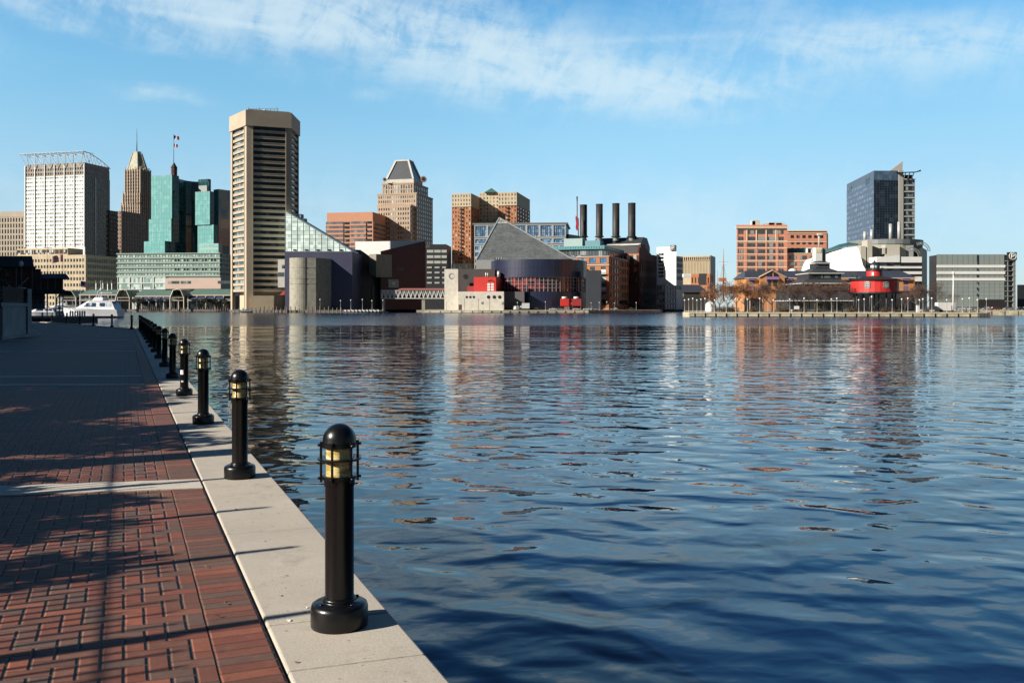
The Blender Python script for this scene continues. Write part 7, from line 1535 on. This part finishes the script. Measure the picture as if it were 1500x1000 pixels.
# white dome tent
t = thing('dome_tent', 'small white rounded tent by the boat shed', 'tent', (PX(1041, 358), 358, LAND)); MB().lathe([(2.2, 0), (2.2, 2.2), (1.9, 3.2), (1.0, 4.1), (0, 4.4)], n=14).build('canvas', M_WHITE, t); MB().lathe([(2.22, 2.1), (2.35, 2.15), (2.22, 2.3)], n=14).build('rim', M_GREYM, t)

# ------------------------------------------------------------------ street lamps
def lamp_proto():
    t = thing('street_lamp', 'lamp', 'street lamp', (0, 0, 0), 0, 'globe lamps along the far quays')
    MB().lathe([(0.22, 0), (0.22, 0.3), (0.10, 0.5), (0.075, 4.2), (0.11, 4.25), (0.11, 4.4), (0, 4.4)], n=8).build('pole', mat('lamp_grey', (0.34, 0.34, 0.32), 0.5), t)
    MB().lathe([(0, 4.4), (0.24, 4.48), (0.33, 4.72), (0.24, 4.98), (0.0, 5.05)], n=10).build('globe', mat('globe_white', (0.7, 0.7, 0.66), 0.4), t); return t
lp = lamp_proto()
south = [1003, 1009, 1015, 1021, 1027, 1033, 1047, 1064, 1078, 1086, 1095, 1113, 1133, 1157, 1178, 1197, 1218, 1226, 1258, 1266, 1277, 1307, 1321, 1330, 1347, 1352, 1365, 1387, 1410, 1420, 1432, 1445]
museum = [(654, 526), (737, 522), (758, 524), (799, 519), (866, 520), (878, 528), (889, 535), (900, 540), (932, 555)]
west = [(469, 545), (499, 542), (514, 541), (531, 540), (545, 540), (561, 540)]
ordn = ['first', 'second', 'third', 'fourth', 'fifth', 'sixth', 'seventh', 'eighth', 'ninth', 'tenth', 'eleventh', 'twelfth', 'thirteenth', 'fourteenth', 'fifteenth', 'sixteenth', 'seventeenth', 'eighteenth', 'nineteenth', 'twentieth', 'twenty first', 'twenty second', 'twenty third', 'twenty fourth', 'twenty fifth', 'twenty sixth', 'twenty seventh', 'twenty eighth', 'twenty ninth', 'thirtieth', 'thirty first', 'thirty second']
allp = [(px, 335 - (px - 1000) * 0.035, ordn[i] + ' pale globe lamp from the left on the long stone pier') for i, px in enumerate(south)] + [(px, Y, ordn[i] + ' globe lamp from the left before the pyramid museum') for i, (px, Y) in enumerate(museum)] + [(px, Y, ordn[i] + ' tall pale lamp from the left by the concrete drum') for i, (px, Y) in enumerate(west)]
for i, (px, Y, lab) in enumerate(allp):
    o = lp if i == 0 else copy_tree(lp); o.location = (PX(px, Y), Y, LAND); s = 1.0 if px > 990 else (0.95 if px > 600 else 1.25)
    o.scale = (s, s, s * (1 + 0.06 * ((i * 7) % 3 - 1)) * (1.12 if px == 1277 else 1)); o['label'] = lab
flagpole(1396.5, 345, 454, 402, 'tall thick white flagpole beside the white trailer', [], 0.42)
for k, (px, y1) in enumerate(((140, 411), (147, 412), (150, 411), (157, 412), (163, 411))):
    t = flagpole(px, 600, 452, y1, ordn[k] + ' slim white banner pole from the left behind the yacht', [(3.5, 1.3, 4.2, M_WHITE, -0.9)], 0.1); t['group'] = 'banner poles behind the yacht'
flagpole(118, 560, 455, 411, 'pole with striped flag behind the yacht bow', [(0.5, 5.5, 3.6, F_US, 0.9)], 0.14)
flagpole(92, 520, 455, 340, 'very tall thin mast with a checked flag halfway up', [(33, 5.5, 4.0, F_RW, math.pi + .3)], 0.16, False)
t = flagpole(70, 520, 455, 343, 'very tall thin dark mast with short crosstrees', [], 0.18, False); MB().tube([(-2.5, 0, 36), (2.5, 0, 36)], .12, 5).tube([(-3.5, 0, 18), (3.5, 0, 18)], .12, 5).build('crosstree', M_DARK, t)

# ------------------------------------------------------------------ vehicles
M_TYRE = mat('tyre', (0.015, 0.015, 0.015), 0.8); M_CARG = glass('car_glass', (0.02, 0.025, 0.03), cell=(1, 1))
def extrude_profile(pts, y0, y1):
    n = len(pts); mb = MB(); mb.add([(x, y0, z) for x, z in pts] + [(x, y1, z) for x, z in pts], [tuple(range(n)), tuple(range(n, 2 * n))[::-1]] + [(i, n + i, n + (i + 1) % n, (i + 1) % n) for i in range(n)]); return mb
def car(px, Y, label, colm, rz=0.0, z=None):
    t = thing('parked_car', label, 'car', (PX(px, Y), Y, (LAND if z is None else z)), rz, 'cars parked on the far quays')
    extrude_profile([(-2.2, .35), (-2.15, .75), (-1.9, .9), (-1.0, .98), (1.2, .98), (2.1, .82), (2.25, .6), (2.2, .35)][::-1], -.88, .88).build('body', colm, t, 0.06)
    extrude_profile([(-1.8, .97), (-1.2, 1.42), (0.5, 1.45), (1.25, .97)][::-1], -.74, .74).build('window', M_CARG, t, 0.05)
    extrude_profile([(-1.25, 1.41), (-1.1, 1.47), (0.4, 1.49), (0.55, 1.44)][::-1], -.70, .70).build('roof', colm, t)
    for x in (-1.35, 1.4):
        for y in (-.9, .72): w = MB().tube([(x, y, .33), (x, y + .18, .33)], .33, 12).build('wheel', M_TYRE, t)
    for y in (-.65, .45): MB().box(2.2, 2.27, y, y + .22, .58, .72).build('headlight', M_WHITE, t)
C_W = mat('car_white', (0.62, 0.64, 0.65), 0.3, coat=0.5); C_S = mat('car_silver', (0.36, 0.38, 0.40), 0.3, metal=.3); C_D = mat('car_dark', (0.03, 0.035, 0.045), 0.3, coat=.5); C_R = mat('car_red', (0.25, 0.03, 0.03), 0.35)
for px, Y, lab, m in ((787, 525, 'dark car with bright windscreen right of the white box truck', C_D), (810, 524, 'white car between box truck and red kiosk', C_W), (821, 526, 'silver car just left of the red kiosk legs', C_S), (845, 519, 'white car under the right half of the red kiosk', C_W), (860, 525, 'white car beside the slate blue box', C_W), (871, 530, 'silver car in front of the slate blue box', C_S), (900, 548, 'silver car at the foot of the brick office', C_S), (925, 555, 'dark car near the power station wall', C_D)): car(px, Y, lab, m, 0.2 if px % 2 else 3.3)
G = LAND + 0.5
for px, Y, lab, m in ((1404, 402, 'white car right of the tall white flagpole', C_W), (1418, 404, 'second white car right of the flagpole', C_W), (1428, 403, 'silver car at the garage entrance left jamb', C_S), (1446, 404, 'silver car in the garage entrance', C_S), (1457, 403, 'dark red car before the garage entrance', C_R), (1477, 402, 'silver car under the round parking sign', C_S), (1488, 403, 'pale car right of the round parking sign', C_W), (1497, 402, 'dark car at the right edge of the picture', C_D)): car(px, Y, lab, m, 0.1, G)
t = thing('box_truck', 'white box truck with tall cargo body before the navy drum', 'truck', (PX(768, 523), 523, LAND), 3.14)
MB().box(-3.0, 1.4, -1.15, 1.15, 1.0, 4.1).build('cargo_box', mat('truck_white', (0.62, 0.65, 0.64), 0.4), t, 0.04); extrude_profile([(1.5, .6), (1.5, 2.7), (2.3, 2.6), (2.7, 1.8), (3.4, 1.5), (3.5, .6)][::-1], -1.0, 1.0).build('cab', C_W, t, 0.05)
extrude_profile([(2.33, 2.5), (2.68, 1.85), (2.74, 1.85), (2.42, 2.52)][::-1], -.85, .85).build('windscreen', M_CARG, t); MB().box(-2.9, 3.3, -.8, .8, .55, .98).build('chassis', M_DARK, t)
for x in (-1.8, 2.5):
    for y in (-1.1, .85): MB().tube([(x, y, .45), (x, y + .25, .45)], .45, 12).build('wheel', M_TYRE, t)
t = thing('white_van', 'white panel van left of the box truck', 'van', (PX(756, 523), 523, LAND), 1.9)
extrude_profile([(-2.4, .4), (-2.4, 2.2), (-2.2, 2.4), (1.2, 2.4), (1.9, 1.5), (2.5, 1.2), (2.55, .4)][::-1], -.95, .95).build('body', C_W, t, 0.06); extrude_profile([(1.25, 2.25), (1.85, 1.5), (1.95, 1.5), (1.38, 2.25)][::-1], -.85, .85).build('windscreen', M_CARG, t); MB().box(.5, 1.2, -.98, .98, 1.45, 2.1).build('side_window', M_CARG, t)
for x in (-1.5, 1.6):
    for y in (-.97, .77): MB().tube([(x, y, .38), (x, y + .2, .38)], .38, 12).build('wheel', M_TYRE, t)
t = thing('white_trailer', 'long white office trailer below the shaded end of the garage', 'trailer', (PX(1385, 352), 352, LAND)); s_ = 352 / F
MB().box(-13.5 * s_, 12 * s_, -1.3, 1.3, .5, PZ(443, 352) - LAND).build('body', M_WHITE, t, 0.05); MB().box(-13 * s_, 11.5 * s_, -1.1, 1.1, .35, .5).build('chassis', M_DARK, t)
for x in (-6, -4.6, 5): MB().tube([(x * s_ * 1.6, -1.3, .4), (x * s_ * 1.6, -1.05, .4)], .4, 12).build('wheel', M_TYRE, t)
MB().box(6 * s_, 9 * s_, -1.34, -1.3, .6, 2.5).build('door', M_GREYM, t)
t = thing('white_kiosk', 'narrow white kiosk post left of the white trailer', 'kiosk', (PX(1344.5, 338), 338, LAND)); MB().box(-.5, .5, -.5, .5, 0, 2.6).build('body', M_WHITE, t, .04); MB().prism([(-.65, -.65), (.65, -.65), (.65, .65), (-.65, .65)], 2.6, 2.9, [(-.1, -.1), (.1, -.1), (.1, .1), (-.1, .1)]).build('roof', M_GREYM, t)
t = thing('notice_board', 'white notice board standing on the stone pier', 'notice board', (PX(1167, 336), 336, LAND)); MB().box(-.95, .95, -.05, .05, 1.1, 2.3).build('panel', M_WHITE, t)
for x in (-.75, .75): MB().box(x - .06, x + .06, -.06, .06, 0, 1.1).build('post', M_GREYM, t)
t = thing('white_bin', 'small white planter box left of the notice board', 'planter', (PX(1160.5, 336), 336, LAND)); MB().lathe([(0, 0), (.5, 0), (.6, .9), (.66, .95), (.6, 1.0), (.5, .95), (0, .9)], n=12).build('pot', M_OFFW, t)
# cars' quay: generator cabinet
t = thing('utility_cabinet', 'grey utility cabinet between two cars by the red kiosk', 'cabinet', (PX(831, 521), 521, LAND)); MB().box(-1.2, 1.2, -.6, .6, .1, 2.0).build('body', M_GREYM, t, .03); MB().box(-.05, .05, -.62, -.6, .2, 1.9).build('door_seam', M_DARK, t)

# ------------------------------------------------------------------ pilings and small craft
def piling_proto():
    t = thing('mooring_piling', 'piling', 'piling', (0, 0, 0), 0, 'pilings along the far shore'); MB().lathe([(0.26, 0), (0.24, 3.6), (0.20, 3.7), (0, 3.75)], n=8).build('post', mat('piling_wood', (0.20, 0.15, 0.11), 0.9, rnd=0.3), t); MB().lathe([(0.28, 3.0), (0.28, 3.2)], n=8).build('band', M_DARK, t); return t
pp_ = piling_proto(); k = 0
for (a, c, n, Y, nm) in ((206, 274, 24, 694, 'in the row before the navy awnings'), (286, 338, 15, 694, 'in the row before the hipped pavilion'), (344, 418, 13, 562, 'in the row at the foot of the tan tower'), (420, 500, 14, 556, 'in the row before the concrete drum')):
    for i in range(n):
        o = pp_ if k == 0 else copy_tree(pp_); px = a + (c - a) * i / (n - 1) + random.uniform(-.4, .4); o.location = (PX(px, Y), Y, WATER); s = random.uniform(.72, 1.08) * (0.9 if Y > 600 else 1); yy = Y if Y > 600 else 560 - (px - 344) * .22; o.location = (PX(px, yy), yy, WATER); o.scale = (1.2, 1.2, s); k += 1
        o['label'] = ordn[i] + ' mooring piling from the left ' + nm
def hull(mb, L, B, H, bow=1.0, n=10):
    """pointed hull along +x, flat transom at -x"""
    rings = []
    for i in range(n + 1):
        t_ = i / n; x = -L / 2 + L * t_; w = B / 2 * (1 - max(0, (t_ - .45) / .55) ** 2.2); sh = H * (1 + .22 * bow * t_ ** 2); k_ = 0.72 - 0.25 * t_
        rings.append([(x - .02 * L * (1 - t_) * 0, -w, sh), (x - L * .04 * t_, -w * k_, H * .25), (x - L * .08 * t_, 0, -.3), (x - L * .04 * t_, w * k_, H * .25), (x, w, sh)])
    vs = [v for r_ in rings for v in r_]; fs = [(i * 5 + j, (i + 1) * 5 + j, (i + 1) * 5 + j + 1, i * 5 + j + 1) for i in range(n) for j in range(4)]
    fs += [(i * 5 + 4, (i + 1) * 5 + 4, (i + 1) * 5, i * 5) for i in range(n)] + [(0, 1, 2, 3, 4)]; mb.add(vs, fs); return mb
M_GRP = mat('boat_white', (0.76, 0.78, 0.80), 0.3, var=.08, scale=2, coat=.5); M_NVY = mat('navy_stripe', (0.02, 0.03, 0.08), 0.4)
def yacht(px, Y, L, label, rz, name='motor_yacht'):
    t = thing(name, label, 'yacht', (PX(px, Y), Y, WATER), rz); k = L / 18.0
    hull(MB(), L, L * .27, 2.5 * k, 1.1).build('hull', M_GRP, t)
    hull(MB(), L * 1.002, L * .2712, 0.5 * k, .2).build('waterline', M_NVY, t)
    s = MB(); w = L * .115
    bot = [(-.47 * L, -w), (.16 * L, -w * .92), (.30 * L, -w * .4), (.30 * L, w * .4), (.16 * L, w * .92), (-.47 * L, w)]; top = [(-.40 * L, -w * .88), (.00 * L, -w * .80), (.05 * L, -w * .35), (.05 * L, w * .35), (.00 * L, w * .80), (-.40 * L, w * .88)]
    s.prism(bot, 2.4 * k, 4.9 * k, top); s.build('cabin', M_GRP, t, .05)
    f = MB(); f.prism([(-.47 * L, -w), (.0 * L, -w * .88), (.045 * L, 0), (.0 * L, w * .88), (-.47 * L, w)], 4.9 * k, 5.1 * k); f.prism([(-.24 * L, -w * .8), (-.06 * L, -w * .7), (-.02 * L, 0), (-.06 * L, w * .7), (-.24 * L, w * .8)], 5.1 * k, 6.0 * k, [(-.24 * L, -w * .72), (-.10 * L, -w * .6), (-.07 * L, 0), (-.10 * L, w * .6), (-.24 * L, w * .72)])
    f.box(-.40 * L, -.18 * L, -w * .7, w * .7, 7.3 * k, 7.42 * k)
    for x_ in (-.39, -.19): [f.tube([(x_ * L, y_, 5.1 * k), (x_ * L, y_, 7.3 * k)], .05, 5) for y_ in (-w * .65, w * .65)]
    fo = f.build('flybridge', M_GRP, t, .04)
    a = MB(); a.tube([(-.12 * L, -w * .6, 5.9 * k), (-.15 * L, -w * .5, 7.9 * k), (-.15 * L, w * .5, 7.9 * k), (-.12 * L, w * .6, 5.9 * k)], .14 * k, 5); a.tube([(-.15 * L, 0, 7.9 * k), (-.16 * L, 0, 11 * k)], .06, 5); a.tube([(-.17 * L, .6, 7.9 * k), (-.17 * L, .6, 10 * k)], .04, 4); a.lathe([(0, 8.0 * k), (.5 * k, 8.1 * k), (.5 * k, 8.5 * k), (0, 8.7 * k)], (-.15 * L, -.7), 10); a.build('radar_arch', M_GRP, fo)
    wm = glass('boat_glass', (0.02, 0.04, 0.09), cell=(1, 1)); yy_ = lambda z, sd: sd * w * (.985 - .12 * (z / k - 2.4) / 2.5 + .03)
    for sd in (-1, 1):
        for (x0, x1, x2) in ((-.40, -.31, -.31), (-.29, -.20, -.20), (-.13, -.03, -.04), (-.02, .08, .03)):
            z0, z1 = 3.4 * k, 4.45 * k; q_ = [(x0 * L, yy_(z0, sd), z0), (x1 * L, yy_(z0, sd) * (.96 if x1 > 0 else 1), z0), (x2 * L, yy_(z1, sd) * (.97 if x1 > 0 else 1), z1), (x0 * L, yy_(z1, sd), z1)]
            MB().slab(q_[::(-1 if sd > 0 else 1)], .03).build('window', wm, t)
    for (z_, y_) in ((2.0, 1.0),): MB().tube([(-.5 * L, -L * .137, z_ * k), (.0 * L, -L * .137, z_ * k)], .07, 5).build('rub_rail', M_NVY, t)
    r = MB()
    for sd in (-1, 1): r.tube([(-.05 * L, sd * L * .13, 3.0 * k), (.25 * L, sd * L * .115, 3.2 * k), (.47 * L, sd * .2, 3.6 * k)], .03, 4)
    for i in range(7): x = .0 + .07 * i; yy = L * .13 * (1 - max(0, (x + .5 - .45) / .55) ** 2.2 * .95); [r.tube([(x * L, sd * yy, 2.4 * k), (x * L, sd * yy, 3.1 * k)], .025, 4) for sd in (-1, 1)]
    r.build('bow_rail', M_WFR, t); return t
yacht(134, 296, 20.0, 'big white motor yacht moored with its bow to the left', math.pi - 0.10)
yacht(82, 335, 15.0, 'white cabin cruiser behind the bow of the big yacht', math.pi + 0.25)
yacht(58, 330, 12.0, 'smaller white cruiser half hidden behind the boathouse posts', math.pi + 0.1)
yacht(361, 552, 6.5, 'little white boat at the foot of the tan tower', 0.2, 'small_boat')
pd = thing('paddle_boat', 'boat', 'boat', (0, 0, WATER), 0, 'white paddle boats before the grey hall'); hull(MB(), 2.8, 1.5, .55, .5).build('hull', M_GRP, pd); MB().box(-.9, -.3, -.5, .5, .5, 1.0).build('seat', M_GRP, pd)
for i in range(10):
    o = pd if i == 0 else copy_tree(pd); o.location = (PX(506 + i * 5.4, 534), 534 - i * .2, WATER + 1.0); o.rotation_euler.z = -1.2 + .1 * (i % 3); o['label'] = ordn[i] + ' white paddle boat from the left by the grey hall'
o = MB().box(PX(502, 534), PX(560, 534), 533, 537, WATER - .2, WATER + 0.95).build('floating_dock', mat('dock_wood', (0.14, 0.12, 0.10), 0.9)); tag(o, 'low wooden floating dock carrying the paddle boats', 'dock')

# ------------------------------------------------------------------ dark boathouse on piles, left edge
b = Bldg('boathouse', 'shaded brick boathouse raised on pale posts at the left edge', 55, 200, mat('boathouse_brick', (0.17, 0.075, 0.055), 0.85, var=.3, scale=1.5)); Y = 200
rc = lambda x0, x1, y0, d: [Vector((PX(x0, Y + y0), Y + y0)), Vector((PX(x1, Y + y0), Y + y0)), Vector((PX(x1 - .35, Y + y0 + d), Y + y0 + d)), Vector((PX(x0, Y + y0 + d), Y + y0 + d))]
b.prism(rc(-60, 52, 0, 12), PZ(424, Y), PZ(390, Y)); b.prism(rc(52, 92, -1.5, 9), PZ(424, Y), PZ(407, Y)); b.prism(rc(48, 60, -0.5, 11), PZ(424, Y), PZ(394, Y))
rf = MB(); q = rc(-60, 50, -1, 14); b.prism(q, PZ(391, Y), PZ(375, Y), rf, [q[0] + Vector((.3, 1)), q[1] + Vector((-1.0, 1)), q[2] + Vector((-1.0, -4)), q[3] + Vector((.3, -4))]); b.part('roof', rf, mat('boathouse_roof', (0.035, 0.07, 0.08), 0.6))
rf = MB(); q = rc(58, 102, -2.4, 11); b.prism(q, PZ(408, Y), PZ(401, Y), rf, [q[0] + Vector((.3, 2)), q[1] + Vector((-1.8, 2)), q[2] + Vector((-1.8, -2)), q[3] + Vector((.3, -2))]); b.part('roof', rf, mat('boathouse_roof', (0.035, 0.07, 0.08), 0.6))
ps_ = MB()
for px in (24, 47.5): b.prism(rc(px - 1, px + 1, -.35, .3), PZ(424, Y), PZ(391, Y), ps_)
for px in (60, 70, 81, 92): b.prism(rc(px - .6, px + .6, -1.85, .3), PZ(424, Y), PZ(408, Y), ps_)
b.part('pilaster', ps_, mat('pale_post', (0.30, 0.31, 0.32), 0.8))['kind'] = 'stuff'
dk = MB(); b.prism(rc(-60, 95, -2.6, 12), PZ(430, Y), PZ(424.05, Y), dk); b.part('deck', dk, mat('deck_navy', (0.03, 0.045, 0.06), 0.7))
rm = MB(); b.prism(rc(-60, 66, 1, 8), PZ(453, Y), PZ(430.05, Y), rm); b.part('ground_room', rm, mat('blue_grey_board', (0.22, 0.25, 0.28), 0.8)); P0, P1 = rc(30, 66, 1, 8)[:2]
for x0, x1 in ((49.5, 53), (58, 64)): b.pane(P0, P1, (x0 - 30) * Y / F, (x1 - 30) * Y / F, PZ(445, Y), PZ(436, Y), G_DARK)
for px in (69, 82, 87, 92): m = MB(); b.prism(rc(px - .9, px + .9, -2, .35), LAND, PZ(430.05, Y), m); b.part('post', m, mat('pale_post', (0.3, 0.31, 0.32)))
st = MB(); st.tube([b.l((PX(30, Y), Y - .8), PZ(421, Y)), b.l((PX(45, Y), Y - .8), PZ(406.5, Y))], .12, 5); st.tube([b.l((PX(15, Y), Y - .8), PZ(417, Y)), b.l((PX(19.5, Y), Y - .8), PZ(421, Y))], .12, 5); b.part('stair_rail', st, M_WFR)
b.done()
o = MB().box(PX(-60, 200), PX(98, 200), 194, 215, WATER - 1, WATER + 1.3).box(PX(96, 215), PX(128, 215), 208, 214, WATER - 1, WATER + 0.9).build('wooden_dock', mat('dock_dark', (0.07, 0.065, 0.06), 0.9)); tag(o, 'dark wooden dock under the raised boathouse', 'dock')
for i, px in enumerate((103, 106.5, 110, 113.5, 117, 120.5, 124)):
    t = thing('dock_post', ordn[i] + ' pale square post from the left on the dock before the yacht', 'post', (PX(px, 213), 213, WATER + .9), 0, 'pale posts on the dock before the yacht'); MB().box(-.14, .14, -.12, .12, 0, 1.7).build('post', mat('post_blue_grey', (0.5, 0.53, 0.58), 0.8), t); MB().prism([(-.18, -.16), (.18, -.16), (.18, .16), (-.18, .16)], 1.7, 1.85, [(-.05, -.05), (.05, -.05), (.05, .05), (-.05, .05)]).build('cap', M_OFFW, t)
t = thing('street_lamp', 'single white globe lamp rising before the boathouse roof', 'street lamp', (PX(31, 120), 120, 0)); MB().lathe([(.09, 0), (.06, 7.0)], n=8).build('pole', M_DARK, t); MB().lathe([(0, 7.0), (.22, 7.05), (.26, 7.4), (.18, 7.7), (0, 7.75)], n=12).build('globe', mat('globe_white', (.7, .7, .66)), t)
# big dark evergreen at the left edge behind the parapet
rg = random.Random(77); t = thing('dark_tree', 'dense dark tree filling the left edge above the parapet railing', 'tree', (PX(-16, 120), 120, 0)); tips = []
MB().tube([(0, 0, 0), (0, 0, 5)], [.35, .2], 8).build('trunk', M_BARK, t)
pts = [Vector((rg.gauss(0, 1.25), rg.gauss(0, 1.2), rg.uniform(1.0, 7.6))) for _ in range(2600)]; pts = [p for p in pts if math.hypot(p.x, p.y) < 3.0 * (1 - max(0, (p.z - 4.2) / 4.5) ** 1.5)]
leaf_mesh(pts, 1, .20, .05, rng=rg).build('crown', M_L3, t)

# ------------------------------------------------------------------ fenders and joints on the far stone quays
def quay_trim(owner, px0, px1, Y0, Y1, n, z=LAND, m=M_DARK):
    for k in range(n):
        u = (k + .5) / n; px = px0 + (px1 - px0) * u; Xa, Xb = PX(px0, Y0), PX(px1, Y1); X = Xa + (Xb - Xa) * u; Y = Y0 + (Y1 - Y0) * u
        MB().box(X - .16, X + .16, Y - .22, Y + .1, WATER - .5, z - .25).build('fender', m, owner)
    Xa, Xb = PX(px0, Y0), PX(px1, Y1); a = Vector((Xa, Y0)); c = Vector((Xb, Y1)); d = (c - a).normalized(); nn = Vector((d.y, -d.x))
    MB().prism([a + nn * .18, c + nn * .18, c - nn * .5, a - nn * .5], z - .45, z + .05).build('coping', mat('cap_stone', (0.52, 0.48, 0.34), .8, var=.3, scale=2), owner)
    MB().prism([a + nn * .10, c + nn * .10, c - nn * .1, a - nn * .1], WATER - .5, WATER + .28).build('tide_band', mat('tide_dark', (0.06, 0.055, 0.045), .8), owner)
sp = bpy.data.objects['south_pier']; quay_trim(sp, 1010, 1446, 330, 312, 27)
mp_ = bpy.data.objects['museum_pier']; quay_trim(mp_, 622, 700, 528, 520, 5); quay_trim(mp_, 700, 862, 520, 514, 12)
eq = bpy.data.objects['east_quay']; quay_trim(eq, 1366, 1560, 398, 391.5, 10, LAND + .5)
for i in range(9): MB().tube([(PX(1432 + i * 2.1, 312.3), 311.9, WATER - 1), (PX(1432 + i * 2.1, 312.3), 311.9, LAND - .1)], .2, 7).build('timber_pile', mat('dock_dark', (0.07, .065, .06)), sp)
o = MB().prism([(PX(1003, 336), 336), (PX(1446, 316), 316), (PX(1420, 345), 345), (PX(1003, 365), 365)], LAND - .01, LAND + .02).build('pier_paving', mat('pier_brick', (0.22, 0.11, 0.08), .9)); tag(o, 'reddish brick paving on top of the long pier', kind='structure')
